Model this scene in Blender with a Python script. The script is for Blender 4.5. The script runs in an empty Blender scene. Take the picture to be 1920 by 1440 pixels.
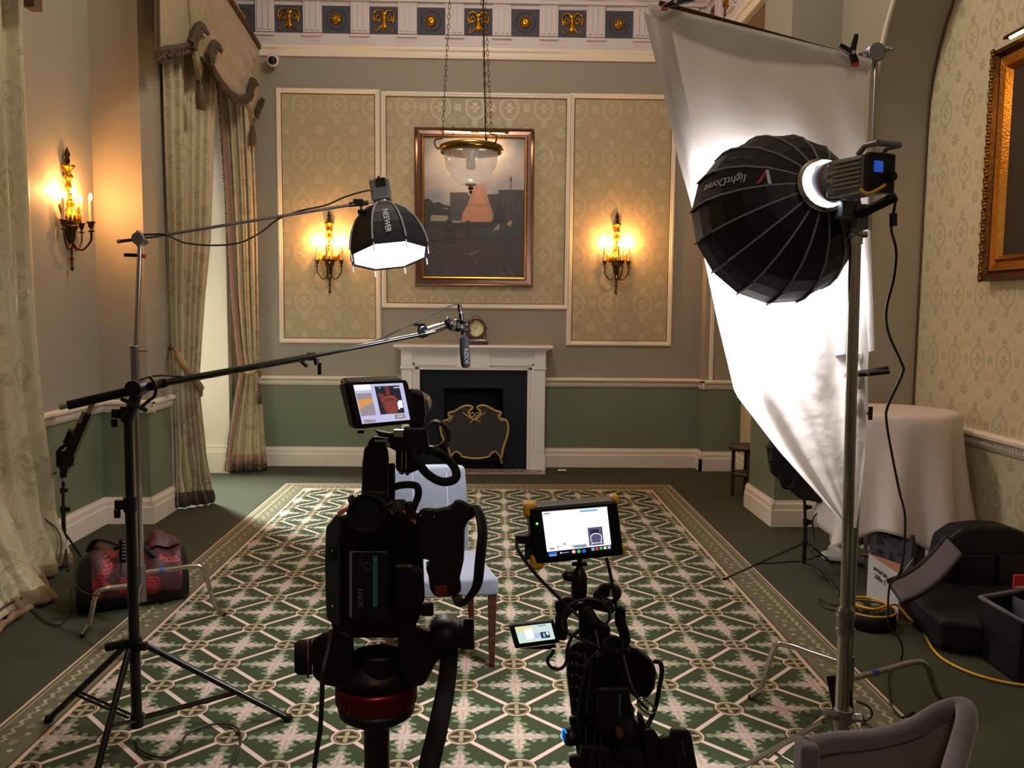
import bpy, math, random
from mathutils import Vector, Matrix
random.seed(7)
PI = math.pi
SC = bpy.context.scene
COL = SC.collection

# ------------------------------------------------------------------ camera
F, PITCH, YAW, ROLL, H = 1560., math.radians(5.06), math.radians(1.43), 0.0093, 1.668
D = 8.8                                   # distance of the fireplace wall
fw = Vector((math.sin(YAW)*math.cos(PITCH), math.cos(YAW)*math.cos(PITCH), -math.sin(PITCH)))
r0 = Vector((math.cos(YAW), -math.sin(YAW), 0)); u0 = r0.cross(fw)
RR = r0*math.cos(ROLL) + u0*math.sin(ROLL); UU = -r0*math.sin(ROLL) + u0*math.cos(ROLL)
cam = bpy.data.objects.new('camera', bpy.data.cameras.new('camera')); COL.objects.link(cam)
cam.matrix_world = Matrix(((RR.x, UU.x, -fw.x, 0), (RR.y, UU.y, -fw.y, 0), (RR.z, UU.z, -fw.z, H), (0, 0, 0, 1)))
cam.data.sensor_fit = 'HORIZONTAL'; cam.data.sensor_width = 36; cam.data.lens = F/1920*36
cam.data.clip_start = 0.05; cam.data.clip_end = 100
SC.camera = cam

# ------------------------------------------------------------------ exposure and light
SC.view_settings.view_transform = 'Standard'; SC.view_settings.look = 'None'
SC.view_settings.gamma = 1; SC.view_settings.use_curve_mapping = False
SC.view_settings.exposure = 0.0
SC.cycles.max_bounces = 6; SC.cycles.diffuse_bounces = 4; SC.cycles.glossy_bounces = 3
SC.cycles.transmission_bounces = 5; SC.cycles.transparent_max_bounces = 6
SC.cycles.caustics_reflective = False; SC.cycles.caustics_refractive = False
SC.cycles.sample_clamp_indirect = 6
W = bpy.data.worlds.new('world'); SC.world = W; W.use_nodes = True
W.node_tree.nodes['Background'].inputs[0].default_value = (.75, .86, 1, 1)
W.node_tree.nodes['Background'].inputs[1].default_value = 1.2

def aim(o, d, up='Y'):
    o.rotation_euler = Vector(d).to_track_quat('-Z', up).to_euler()
def light(name, kind, loc, power, color, size=.1, size_y=None, d=None, spread=None, shape=None):
    l = bpy.data.lights.new(name, kind); o = bpy.data.objects.new(name, l); COL.objects.link(o)
    o.location = loc; l.energy = power; l.color = color
    if kind == 'AREA':
        l.size = size
        if size_y: l.shape = 'RECTANGLE'; l.size_y = size_y
        if shape: l.shape = shape
        if spread: l.spread = math.radians(spread)
    elif kind == 'POINT': l.shadow_soft_size = size
    elif kind == 'SPOT': l.shadow_soft_size = size; l.spot_size = math.radians(spread or 90); l.spot_blend = .6
    if d is not None: aim(o, d)
    return o
WARM = (1, .42, .13); WARM2 = (1, .62, .30); COOL = (.86, .93, 1.0); FILL = (1, .88, .76)
# daylight through the bay window on the left
light('daylight', 'AREA', (-3.85, 8.15, 2.2), 220, (.90, .97, 1.0), .35, 1.2, d=(1.45, -1.35, -1.9), spread=70)
# unseen fill lights, added to raise the general brightness of the room
light('fill_light_front', 'POINT', (0.3, -1.2, 4.3), 110, FILL, .35)
light('fill_light_middle', 'POINT', (-0.15, 5.2, 4.9), 190, FILL, .3)

# ------------------------------------------------------------------ pixel helpers (1920 x 1440 frame)
def ray(x, y): return fw*F + RR*(x-960) + UU*(720-y)
def V(x, y, Y): d = ray(x, y); t = Y/d.y; return Vector((d.x*t, Y, H+d.z*t))
def VX(x, y, X): d = ray(x, y); t = X/d.x; return Vector((X, d.y*t, H+d.z*t))
def FL(x, y, z=0): d = ray(x, y); t = (z-H)/d.z; return Vector((d.x*t, d.y*t, z))

# ------------------------------------------------------------------ mesh builder
def frame(o, z, x=None):
    z = Vector(z).normalized(); x = Vector(x) if x is not None else (Vector((1, 0, 0)) if abs(z.x) < .9 else Vector((0, 1, 0)))
    y = z.cross(x).normalized(); x = y.cross(z)
    o = Vector(o)
    return Matrix(((x.x, y.x, z.x, o.x), (x.y, y.y, z.y, o.y), (x.z, y.z, z.z, o.z), (0, 0, 0, 1)))
T = Matrix.Translation
def RZ(a): return Matrix.Rotation(math.radians(a), 4, 'Z')
def RX(a): return Matrix.Rotation(math.radians(a), 4, 'X')
def RY(a): return Matrix.Rotation(math.radians(a), 4, 'Y')

class MB:
    def __init__(s): s.v = []; s.f = []; s.m = []; s.sm = []
    def add(s, vs, fs, mi=0, smooth=False, M=None):
        b = len(s.v)
        for v in vs:
            v = Vector(v); s.v.append(M @ v if M is not None else v)
        for f in fs: s.f.append(tuple(b+i for i in f)); s.m.append(mi); s.sm.append(smooth)
        return s
    def box(s, c, d, M=None, mi=0):
        x, y, z = c; a, b, h = d[0]/2, d[1]/2, d[2]/2
        vs = [(x+i*a, y+j*b, z+k*h) for k in (-1, 1) for j in (-1, 1) for i in (-1, 1)]
        return s.add(vs, [(0, 2, 3, 1), (4, 5, 7, 6), (0, 1, 5, 4), (2, 6, 7, 3), (0, 4, 6, 2), (1, 3, 7, 5)], mi, False, M)
    def bb(s, a, b, mi=0, M=None):
        return s.box([(a[i]+b[i])/2 for i in range(3)], [abs(b[i]-a[i]) for i in range(3)], M, mi)
    def tube(s, pts, r, n=10, mi=0, closed=False, M=None, smooth=True, flat=1.):
        pts = [Vector(p) for p in pts]; N = len(pts)
        rs = r if isinstance(r, (list, tuple)) else [r]*N
        vs = []; t0 = None; x = None
        for i, p in enumerate(pts):
            a = pts[i-1] if (i > 0 or closed) else p; b = pts[(i+1) % N] if (i < N-1 or closed) else p
            t = (b-a).normalized() if (b-a).length > 1e-9 else (t0 or Vector((0, 0, 1)))
            if x is None: x = t.orthogonal().normalized()
            else:
                x = t0.rotation_difference(t) @ x; x = (x - t*x.dot(t)).normalized()
            t0 = t; y = t.cross(x)
            for k in range(n):
                c = 2*PI*k/n; vs.append(p + (x*math.cos(c) + y*math.sin(c)*flat)*rs[i])
        fs = []
        for i in range(N if closed else N-1):
            j = (i+1) % N
            for k in range(n): fs.append((i*n+k, i*n+(k+1) % n, j*n+(k+1) % n, j*n+k))
        s.add(vs, fs, mi, smooth, M)
        if not closed:
            s.add(vs[:n], [tuple(reversed(range(n)))], mi, False, M); s.add(vs[-n:], [tuple(range(n))], mi, False, M)
        return s
    def cyl(s, a, b, r, r2=None, n=16, mi=0, M=None): return s.tube([a, b], [r, r if r2 is None else r2], n, mi, M=M)
    def lathe(s, prof, M=None, n=24, mi=0, a0=0, a1=2*PI, smooth=True):
        full = abs(a1-a0-2*PI) < 1e-6; cols = n if full else n+1; vs = []
        for k in range(cols):
            c = a0+(a1-a0)*k/n
            for r, z in prof: vs.append((r*math.cos(c), r*math.sin(c), z))
        P = len(prof); fs = []
        for k in range(n):
            k2 = (k+1) % cols
            for i in range(P-1): fs.append((k*P+i, k2*P+i, k2*P+i+1, k*P+i+1))
        return s.add(vs, fs, mi, smooth, M)
    def prism(s, poly, h0, h1, M=None, mi=0, smooth=False):
        n = len(poly); vs = [(x, y, h0) for x, y in poly] + [(x, y, h1) for x, y in poly]
        fs = [tuple(reversed(range(n))), tuple(range(n, 2*n))] + [(i, (i+1) % n, n+(i+1) % n, n+i) for i in range(n)]
        return s.add(vs, fs, mi, smooth, M)
    def slab(s, pts, off, mi=0):
        """polygon of world points given thickness along OFF"""
        pts = [Vector(p) for p in pts]; off = Vector(off); n = len(pts)
        vs = pts + [p+off for p in pts]
        return s.add(vs, [tuple(range(n)), tuple(reversed(range(n, 2*n)))] + [(i, n+i, n+(i+1) % n, (i+1) % n) for i in range(n)], mi)
    def poly(s, pts, mi=0): return s.add(pts, [tuple(range(len(pts)))], mi)
    def ball(s, c, r, n=14, m=9, mi=0, M=None, sc=(1, 1, 1)):
        c = Vector(c)
        return s.lathe([(math.sin(PI*i/m)*r, -math.cos(PI*i/m)*r) for i in range(m+1)],
                       (M or Matrix()) @ T(c) @ Matrix.Diagonal((*sc, 1)), n, mi)
    def torus(s, M, R, r, n=24, k=8, mi=0, sx=1):
        return s.tube([M @ Vector((R*math.cos(2*PI*i/n)*sx, R*math.sin(2*PI*i/n), 0)) for i in range(n)], r, k, mi, True)
    def grid(s, fn, nu, nv, mi=0, smooth=True, wrap=False, M=None):
        vs = [fn(i/nu, j/nv) for j in range(nv+1) for i in range(nu+(0 if wrap else 1))]; w = nu if wrap else nu+1
        fs = [(j*w+i, j*w+(i+1) % w, (j+1)*w+(i+1) % w, (j+1)*w+i) for j in range(nv) for i in range(nu)]
        return s.add(vs, fs, mi, smooth, M)
    def build(s, name, mats, parent=None, bevel=0, solid=0, sub=0, label=None, seg=2, merge=True):
        me = bpy.data.meshes.new(name); me.from_pydata([tuple(v) for v in s.v], [], s.f)
        mats = mats if isinstance(mats, (list, tuple)) else [mats]
        for m in mats: me.materials.append(m)
        me.polygons.foreach_set('material_index', s.m); me.polygons.foreach_set('use_smooth', s.sm)
        me.update()
        if merge and (bevel or sub or solid):
            import bmesh
            b = bmesh.new(); b.from_mesh(me); bmesh.ops.remove_doubles(b, verts=b.verts, dist=1e-5); b.to_mesh(me); b.free()
        o = bpy.data.objects.new(name, me); COL.objects.link(o)
        if parent is not None:
            o.parent = parent
            if parent.type == 'EMPTY': o.matrix_parent_inverse = parent.matrix_basis.inverted()
        if solid: m = o.modifiers.new('s', 'SOLIDIFY'); m.thickness = solid; m.offset = 0
        if bevel: m = o.modifiers.new('b', 'BEVEL'); m.width = bevel; m.segments = seg; m.limit_method = 'ANGLE'; m.angle_limit = .6
        if sub: m = o.modifiers.new('u', 'SUBSURF'); m.levels = sub; m.render_levels = sub
        if label: o['label'] = label
        return o

def tag(o, label, cat, group=None, kind=None):
    o['label'] = label; o['category'] = cat
    if group: o['group'] = group
    if kind: o['kind'] = kind
    return o
def thing(name, label, cat, loc, group=None):
    o = bpy.data.objects.new(name, None); COL.objects.link(o); o.location = loc; o.empty_display_size = .05
    bpy.context.view_layer.update
    return tag(o, label, cat, group)
def struct(o): o['kind'] = 'structure'; return o
def copy_tree(o, parent=None):
    c = o.copy(); COL.objects.link(c)
    if parent is not None: c.parent = parent
    for ch in list(o.children): copy_tree(ch, c)
    return c
def smooth_path(pts, k=6):
    pts = [Vector(p) for p in pts]; out = []
    for i in range(len(pts)-1):
        p0 = pts[max(i-1, 0)]; p1 = pts[i]; p2 = pts[i+1]; p3 = pts[min(i+2, len(pts)-1)]
        for j in range(k):
            t = j/k
            out.append(.5*((2*p1)+(-p0+p2)*t+(2*p0-5*p1+4*p2-p3)*t*t+(-p0+3*p1-3*p2+p3)*t**3))
    return out+[pts[-1]]
def text(name, s, mat, parent, M, size, ext=.0006, align='CENTER', bold=0, sx=1):
    cu = bpy.data.curves.new(name, 'FONT'); cu.body = s; cu.size = size; cu.extrude = ext; cu.align_x = align; cu.align_y = 'CENTER'; cu.offset = bold
    o = bpy.data.objects.new(name+'_curve', cu); COL.objects.link(o)
    dg = bpy.context.evaluated_depsgraph_get(); dg.update()
    me = bpy.data.meshes.new_from_object(o.evaluated_get(dg)); bpy.data.objects.remove(o)
    me.transform(M @ Matrix.Diagonal((sx, 1, 1, 1))); me.name = name
    me.materials.clear(); me.materials.append(mat)
    ob = bpy.data.objects.new(name, me); COL.objects.link(ob)
    if parent is not None:
        ob.parent = parent
        if parent.type == 'EMPTY': ob.matrix_parent_inverse = parent.matrix_basis.inverted()
    return ob

# ------------------------------------------------------------------ materials
def lin(h):
    if not isinstance(h, str): return h
    h = h.lstrip('#'); c = [int(h[i:i+2], 16)/255 for i in (0, 2, 4)]
    return tuple(x/12.92 if x <= .04045 else ((x+.055)/1.055)**2.4 for x in c)
def bsdf(name):
    m = bpy.data.materials.new(name); m.use_nodes = True; return m, m.node_tree, m.node_tree.nodes['Principled BSDF']
class N:
    """arithmetic on shader sockets"""
    def __init__(s, t, k): s.t = t; s.k = k
    def op(s, o, *a):
        n = s.t.nodes.new('ShaderNodeMath'); n.operation = o
        for i, x in enumerate((s,)+a):
            if isinstance(x, N): s.t.links.new(x.k, n.inputs[i])
            else: n.inputs[i].default_value = x
        return N(s.t, n.outputs[0])
    def c(s, x): n = s.t.nodes.new('ShaderNodeValue'); n.outputs[0].default_value = x; return N(s.t, n.outputs[0])
    def __add__(s, o): return s.op('ADD', o)
    __radd__ = __add__
    def __mul__(s, o): return s.op('MULTIPLY', o)
    __rmul__ = __mul__
    def __sub__(s, o): return s.op('SUBTRACT', o)
    def __rsub__(s, o): return (s*-1.)+o
    def __truediv__(s, o): return s.op('DIVIDE', o)
    def __neg__(s): return s*-1.
    def abs(s): return s.op('ABSOLUTE')
    def fr(s): return s.op('FRACT')
    def fl(s): return s.op('FLOOR')
    def sin(s): return s.op('SINE')
    def cos(s): return s.op('COSINE')
    def sqrt(s): return s.op('SQRT')
    def lt(s, o): return s.op('LESS_THAN', o)
    def gt(s, o): return s.op('GREATER_THAN', o)
    def mn(s, o): return s.op('MINIMUM', o)
    def mx(s, o): return s.op('MAXIMUM', o)
    def at2(s, o): return s.op('ARCTAN2', o)
    def pw(s, o): return s.op('POWER', o)
    def step(s, e, w=.01):
        """1 where s < e, soft edge w"""
        d = (e - s) if isinstance(e, N) else (s*-1. + e)
        n = (d/w + .5).op('ADD', 0.); n.k.node.use_clamp = True; return n
def coords(t, kind='Object'):
    g = t.nodes.new('ShaderNodeTexCoord') if kind != 'Position' else t.nodes.new('ShaderNodeNewGeometry')
    x = t.nodes.new('ShaderNodeSeparateXYZ'); t.links.new(g.outputs[kind], x.inputs[0])
    return [N(t, x.outputs[i]) for i in range(3)]
def noise(t, scale, detail=3, vec=None, rough=.5):
    n = t.nodes.new('ShaderNodeTexNoise'); n.inputs['Scale'].default_value = scale; n.inputs['Detail'].default_value = detail
    n.inputs['Roughness'].default_value = rough
    if vec is None:
        g = t.nodes.new('ShaderNodeNewGeometry'); t.links.new(g.outputs['Position'], n.inputs['Vector'])
    else: t.links.new(vec, n.inputs['Vector'])
    return N(t, n.outputs['Fac'])
def mixc(t, f, a, b):
    n = t.nodes.new('ShaderNodeMix'); n.data_type = 'RGBA'
    if isinstance(f, N): t.links.new(f.k, n.inputs[0])
    else: n.inputs[0].default_value = f
    for i, x in ((6, a), (7, b)):
        if isinstance(x, (tuple, str)): n.inputs[i].default_value = (*lin(x), 1)
        else: t.links.new(x, n.inputs[i])
    return n.outputs[2]
def bump(t, b, h, dist=.002, strength=1.):
    n = t.nodes.new('ShaderNodeBump'); n.inputs['Distance'].default_value = dist; n.inputs['Strength'].default_value = strength
    t.links.new(h.k, n.inputs['Height']); t.links.new(n.outputs[0], b.inputs['Normal'])
def mat(name, col, rough=.5, metal=0., var=0., vscale=8, bmp=0., bscale=60, spec=None, sheen=0, coat=0, emit=0, ecol=None, trans=0):
    m, t, b = bsdf(name); c = lin(col)
    b.inputs['Base Color'].default_value = (*c, 1); b.inputs['Roughness'].default_value = rough; b.inputs['Metallic'].default_value = metal
    if spec is not None: b.inputs['Specular IOR Level'].default_value = spec
    if sheen: b.inputs['Sheen Weight'].default_value = sheen
    if coat: b.inputs['Coat Weight'].default_value = coat
    if var:
        f = noise(t, vscale, 4)
        t.links.new(mixc(t, f, tuple(x*(1-var) for x in c), tuple(min(1, x*(1+var)) for x in c)), b.inputs['Base Color'])
    if bmp: bump(t, b, noise(t, bscale, 3), .004, bmp)
    if emit: b.inputs['Emission Color'].default_value = (*(lin(ecol) if ecol else c), 1); b.inputs['Emission Strength'].default_value = emit
    if trans: b.inputs['Transmission Weight'].default_value = trans
    return m

M_ = {}
M_['sage'] = None
def wall_paint():
    m, t, b = bsdf('sage_wall_paint'); z = coords(t, 'Position')[2]
    up = mixc(t, noise(t, 1.5, 2), '#8d8676', '#958f7d'); lo = mixc(t, noise(t, 2, 2), '#68735a', '#6e7960')
    t.links.new(mixc(t, z.lt(.9), up, lo), b.inputs['Base Color']); b.inputs['Roughness'].default_value = .62
    bump(t, b, noise(t, 220, 2), .0006, .3); return m
WALL = wall_paint()
def damask(name, bg, fg, pu, pv, axis='x', rough=.55, sheen=0., bmpd=.0008, distort=0.):
    """ogee medallions on a straight repeat with leaf sprays between; U along AXIS, V up"""
    m, t, b = bsdf(name); x, y, z = coords(t, 'Position')
    U = (x if axis == 'x' else y) if axis != 'xy' else (x*.6 + y*.8)
    if distort: U = U + noise(t, 3 if distort > .1 else 12, 2)*distort; z = z + noise(t, 4 if distort > .1 else 14, 2)*distort*.6
    def motif(du, dv):
        a = ((U/pu + du).fr() - .5)*pu; v = ((z/pv + dv).fr() - .5)*pv
        return a.abs(), a, v
    a, s, v = motif(0, 0); q = pu
    def ell(a, v, ca, cv, ra, rv):
        p = (a-ca)/ra; w = (v-cv)/rv; return (p*p + w*w).sqrt()
    def ring(d, w): return (d-1.).abs().step(w, .04)
    # medallion with double outline and inner bouquet
    d = ell(a, v, 0., 0., .27*q, .33*q)
    P = ring(d, .09).mx(ring(d*1.28, .04))
    th = v.at2(a); r = (a*a+v*v).sqrt()/q
    P = P.mx(r.step((th*5.).cos()*.05+.11, .02)*(r.gt(.035)))
    # leaf crown above and below
    for cv, fl in ((.45, 1), (-.45, -1)):
        rr = ell(a, v, 0., cv*q, q, q); t2 = (v-cv*q).at2(a)
        P = P.mx(rr.step((t2*6.).cos().abs()*.07+.05, .015))
    # scrolls
    for ca, cv, R in ((.36, .36, .085), (.34, -.37, .085), (.46, .02, .055), (.2, .6, .06), (.2, -.6, .06)):
        dd = ell(a, v, ca*q, cv*q, R*q, R*q*1.1); P = P.mx(ring(dd, .22)*.55).mx(dd.step(.38, .05)*.5)
    # half-drop flower between medallions
    a2, s2, v2 = motif(.5, .5)
    th2 = v2.at2(a2); r2 = (a2*a2+v2*v2).sqrt()/q
    P = P.mx(r2.step((th2*4.+1.).cos().abs()*.1+(th2*9.).cos()*.025+.07, .015)*(r2.gt(.03)))
    a3, s3, v3 = motif(.5, 0.)
    th3 = v3.at2(a3); r3 = (a3*a3+v3*v3*.6).sqrt()/q
    P = P.mx(r3.step((th3*7.).cos()*.03+.09, .015)*(r3.gt(.03)))
    P = P*(noise(t, 160, 2).gt(.36)*.35+.65)
    base = mixc(t, P*.9, bg, fg)
    t.links.new(base, b.inputs['Base Color']); b.inputs['Roughness'].default_value = rough
    t.links.new((P*-.18+rough).k, b.inputs['Roughness'])
    if sheen: b.inputs['Sheen Weight'].default_value = sheen
    bump(t, b, P*.6+noise(t, 90, 3)*.6, bmpd, .5)
    return m
DAMX = damask('damask_wallpaper', '#a89a78', '#b9ac8a', .355, .50, 'x', distort=.02)
DAMY = damask('damask_wallpaper_niche', '#cabf9c', '#ada285', .26, .40, 'y', distort=.02)
CURT = damask('curtain_damask', '#aa9c78', '#988b69', .34, .55, 'xy', .45, .3, .002, .4)
CURT2 = damask('valance_damask', '#84734e', '#8f7e58', .3, .5, 'xy', .5, .3, .002, .2)
WHITE = mat('cream_gloss_paint', '#ddd2c0', .4, var=.02, vscale=3)
WHITE2 = mat('cornice_white_paint', '#cdc3c2', .5, var=.02)
CREAM = mat('cream_reveal_paint', '#d9cfb8', .5)
MARB = mat('white_marble', '#e2dfde', .25, var=.06, vscale=9)
DUST = mat('mantel_top_stone', '#b7a99b', .4, var=.05)
BLUE = mat('metope_blue_paint', '#3f4352', .7)
GILT = mat('gilt', '#b07d1f', .3, 1., var=.25, vscale=40)
BRASS = mat('aged_brass', '#8a6c33', .26, 1., var=.2, vscale=50)
BRASSD = mat('dark_brass', '#4e3c22', .35, 1., var=.2, vscale=50)
BLK = mat('black_plastic', '#060607', .45, spec=.3)
BLKM = mat('black_satin_metal', '#070708', .3, .0, spec=.45)
RUB = mat('black_rubber', '#060606', .8, spec=.2)
NAVY = mat('painted_black_slips', '#0a1119', .55, spec=.2)
FIREBACK = mat('fireplace_interior', '#07090c', .8)
CHROME = mat('polished_steel', '#b9b5b0', .16, 1.)
STEEL = mat('brushed_steel', '#8f8f93', .32, 1.)
GREY = mat('grey_metal', '#66686a', .45, .3)
GREYL = mat('light_grey_piping', '#7d8794', .6)
WTXT = mat('white_lettering', '#b9bcc0', .6)
REDT = mat('red_lettering', '#9c2630', .6)
FAB = mat('black_nylon', '#060608', .55, spec=.3, bmp=.5, bscale=30, sheen=.0)
MAHOG = mat('mahogany', '#3a0f0b', .3, var=.3, vscale=12, coat=.4)
WOODD = mat('dark_wood', '#33241d', .5, var=.2)
YEL = mat('yellow_rubber', '#c99405', .5)
CORD = mat('black_cable', '#0a0a0a', .5)
RED = mat('red_plastic', '#a11a14', .4)
# ------------------------------------------------------------------ the setting
def sbox(name, a, b, m, bevel=0): return struct(MB().bb(a, b).build(name, m, bevel=bevel))
CARP = None
def carpet_plain():
    m, t, b = bsdf('plain_green_carpet'); n = noise(t, 260, 3); n2 = noise(t, 3, 3)
    c = mixc(t, n, '#292b19', '#42432a'); c2 = mixc(t, n2, '#2b2e1b', '#383a25')
    t.links.new(mixc(t, .5, c, c2), b.inputs['Base Color']); b.inputs['Roughness'].default_value = .95
    b.inputs['Specular IOR Level'].default_value = .1; b.inputs['Sheen Weight'].default_value = .05
    bump(t, b, n, .004, .8); return m
CARP = carpet_plain()
RX0, RX1, RY1, RYN = -1.95, 1.73, 7.885, -2.2
def carpet_rug():
    m, t, b = bsdf('patterned_rug_pile'); x, y, z = coords(t, 'Position')
    p = .2243
    u = (x+.108)/p; v = (y-3.579)/p
    s = (u+v)*.5; w = (u-v)*.5
    q = p*math.sqrt(2)
    # nearest lattice point / cell centre
    sf = (s+.5).fr()-.5; wf = (w+.5).fr()-.5            # offset from circle
    rc = (sf*sf+wf*wf).sqrt()*q
    # back to axis-aligned offsets from circle
    ax = (sf+wf)*p; ay = (sf-wf)*p
    cs = s.fr()-.5; cw = w.fr()-.5
    lx = (cs+cw)*p; ly = (cs-cw)*p                       # offsets from leaf centre
    wob = noise(t, 35, 2)*.010-.005
    line = sf.abs().mn(wf.abs())*q
    r = (lx*lx+ly*ly).sqrt()+wob; th = ly.at2(lx)
    L = lx.abs().mx(ly.abs()); Wd = lx.abs().mn(ly.abs())+wob
    wc = (1.-L/.120).mx(.001).pw(.75)*.031*((L*175.).sin()*.36+.92)+.002
    wg = (1.-(L-.015)/.152)*.049*((L*150.-1.2).sin()*.42+.85)+.003
    cr = Wd.step(wc, .005)*L.lt(.116)
    tip = ((L-.142).pw(2.)+Wd.pw(2.)).sqrt()
    lobe = ((L-.098).pw(2.)+(Wd-.030).pw(2.)).sqrt()
    gn = (Wd.step(wg, .005)*L.lt(.15)).mx(tip.step(.016, .006)).mx(lobe.step(.010, .006))
    core = r.step(.028, .01); cr = cr.mx(core)
    vein = Wd.abs().step(.0035, .003)*r.gt(.02)*cr
    pile = noise(t, 330, 2)
    ground = mixc(t, pile, '#272e1c', '#40472f')
    green = mixc(t, pile, '#616850', '#7c8166')
    cream = mixc(t, noise(t, 60, 2), '#96857a', '#c0a898')
    c = mixc(t, gn, ground, green); c = mixc(t, cr, c, cream); c = mixc(t, vein*.5, c, '#7d6a55')
    # lattice bars
    c = mixc(t, line.step(.0125, .003), c, '#3b2f22'); c = mixc(t, line.step(.0098, .002), c, '#bfa797')
    # roundels
    c = mixc(t, rc.step(.060, .003), c, '#b49a80'); c = mixc(t, rc.step(.051, .002), c, '#2e2a1c'); c = mixc(t, rc.step(.047, .002), c, '#8f7c60')
    c = mixc(t, rc.step(.043, .002), c, '#352f20')
    ta = ay.at2(ax); clover = rc.step((ta*2.).cos().pw(2.)*.034+.008, .003)
    c = mixc(t, clover, c, '#8c7f60')
    # border, measured inward from the rug's edge
    e = (x-RX0).mn(RX1-x).mn(RY1-y)
    along = (x-RX0).lt(.24).mx((RX1-x).lt(.24))
    pos = y*along + x*(1.-along)
    bg = mixc(t, pile, '#524f3a', '#6d6850')
    sc1 = ((pos*17.).fr()-.5).abs()*.045; band = (e-.066-sc1).abs().step(.008, .004)
    dots = (((pos*8.+.2).fr()-.5)*.125).pw(2.)+((e-.15)).pw(2.)
    blob = (((pos*8.+.7).fr()-.5)*.125).pw(2.)*.6+((e-.128)).pw(2.)
    d = bg
    d = mixc(t, band*noise(t, 120, 2).gt(.45), d, '#ab9a7c'); d = mixc(t, dots.sqrt().step(.011, .004), d, '#a5967a')
    d = mixc(t, (blob.sqrt()+wob).step(.016, .006)*.6, d, '#8c876a')
    def stripe(d, a, b2, col): return mixc(t, e.gt(a)*e.lt(b2), d, col)
    d = stripe(d, -1., .014, '#b29a80'); d = stripe(d, .014, .022, '#3a3424'); d = stripe(d, .022, .032, '#8d7d62')
    d = stripe(d, .205, .212, '#3a3424'); d = stripe(d, .212, .232, '#b89e86'); 
    c = mixc(t, e.lt(.232), c, d)
    t.links.new(c, b.inputs['Base Color']); b.inputs['Roughness'].default_value = .95; b.inputs['Specular IOR Level'].default_value = .1
    bump(t, b, pile, .003, .7); return m
RUGM = carpet_rug()
sbox('floor', (-4.2, -3, -.1), (4.2, 9.5, 0), CARP)
rug = MB().bb((RX0, RYN, 0), (RX1, RY1, .002)).build('patterned_rug', RUGM)
tag(rug, 'large green rug with leaf motifs in a diamond lattice', 'rug')
ZC = 6.2
sbox('ceiling', (-4.2, -3, ZC), (4.2, 9.5, ZC+.1), mat('ceiling_paint', '#cfc6b8', .8))
# back wall with the fireplace hole
m = MB()
FX0, FX1, FZ = -.741, .374, 1.05
m.bb((-3.4, D, 0), (FX0, D+.3, ZC)).bb((FX1, D, 0), (3.4, D+.3, ZC)).bb((FX0, D, FZ), (FX1, D+.3, ZC))
struct(m.build('wall_back', WALL))
sbox('wall_behind_viewer', (-4.2, -3.1, 0), (4.2, -3, ZC), WALL)
# left wall: main wall, pier, window bay, far pier
m = MB().bb((-3.3, -3, 0), (-2.98, 6.39, ZC)).bb((-3.3, 6.39, 0), (-2.62, 6.86, ZC)).bb((-2.9, 8.44, 0), (-2.62, D, ZC)).bb((-3.0, 6.86, 3.9), (-2.62, 8.44, ZC))
struct(m.build('wall_left', WALL))
m = MB().bb((-4.1, 8.44, 0), (-2.9, 8.60, 3.9)).bb((-4.1, 6.70, 0), (-2.98, 6.86, 3.9)).bb((-4.1, 6.86, 3.8), (-3.0, 8.44, 3.9))
m.bb((-3.52, 6.86, 0), (-3.42, 8.44, .5))
# far reveal lining
m.bb((-3.42, 8.40, .0), (-2.64, 8.439, 3.8))
struct(m.build('wall_window_reveal', CREAM))
m = MB().bb((-3.42, 8.36, 0), (-2.64, 8.40, .22)).bb((-3.42, 8.375, .22), (-2.64, 8.40, .25)).bb((-3.42, 8.38, .25), (-2.64, 8.40, .28))
struct(m.build('baseboard_window', CREAM, bevel=.004))
# window frame and glass
m = MB()
for y in (6.9, 7.40, 7.90, 8.40): m.bb((-3.50, y-.03, .5), (-3.44, y+.03, 3.8))
for z in (.53, 1.3, 2.1, 2.9, 3.77): m.bb((-3.50, 6.86, z-.025), (-3.44, 8.44, z+.025))
wf_ = struct(m.build('window_1', CREAM))
gl, gt_, gb = bsdf('window_glass')
gb.inputs['Alpha'].default_value = .12; gb.inputs['Roughness'].default_value = .02
struct(MB().bb((-3.475, 6.87, .5), (-3.47, 8.43, 3.8)).build('pane', gl, wf_))
sbox('trim_window_edge', (-2.66, 6.835, 0), (-2.60, 6.875, 3.9), WHITE, .003)
# right side
def arch_wall():
    """wall at x=2.6 .. 3.0 with an arched niche y 3.30..5.80, springing at z 2.95, radius 1.25"""
    m = MB(); y0, y1, zs, R = 3.30, 5.80, 2.95, 1.25
    n = 24; arc = [(4.55+R*math.cos(PI*i/n), zs+R*math.sin(PI*i/n)) for i in range(n+1)]
    for X in (2.6,):
        m.poly([(X, -3, 0), (X, y0, 0), (X, y0, zs), (X, -3, zs)]); m.poly([(X, y1, 0), (X, 6.36, 0), (X, 6.36, zs), (X, y1, zs)])
        for i in range(n):
            (a, za), (b, zb) = arc[i], arc[i+1]; m.poly([(X, a, za), (X, b, zb), (X, b, ZC), (X, a, ZC)])
        m.poly([(X, y1, zs), (X, 6.36, zs), (X, 6.36, ZC), (X, y1, ZC)]); m.poly([(X, -3, zs), (X, y0, zs), (X, y0, ZC), (X, -3, ZC)])
    path = [(y1, 0)]+arc+[(y0, 0)]
    for (a, za), (b, zb) in zip(path, path[1:]): m.poly([(2.6, a, za), (3.0, a, za), (3.0, b, zb), (2.6, b, zb)])
    return m, path
am, apath = arch_wall()
struct(am.build('wall_right', WALL))
sbox('wall_niche_back', (3.0, 2.9, 0), (3.1, 6.3, 5.2), DAMY)
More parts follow.
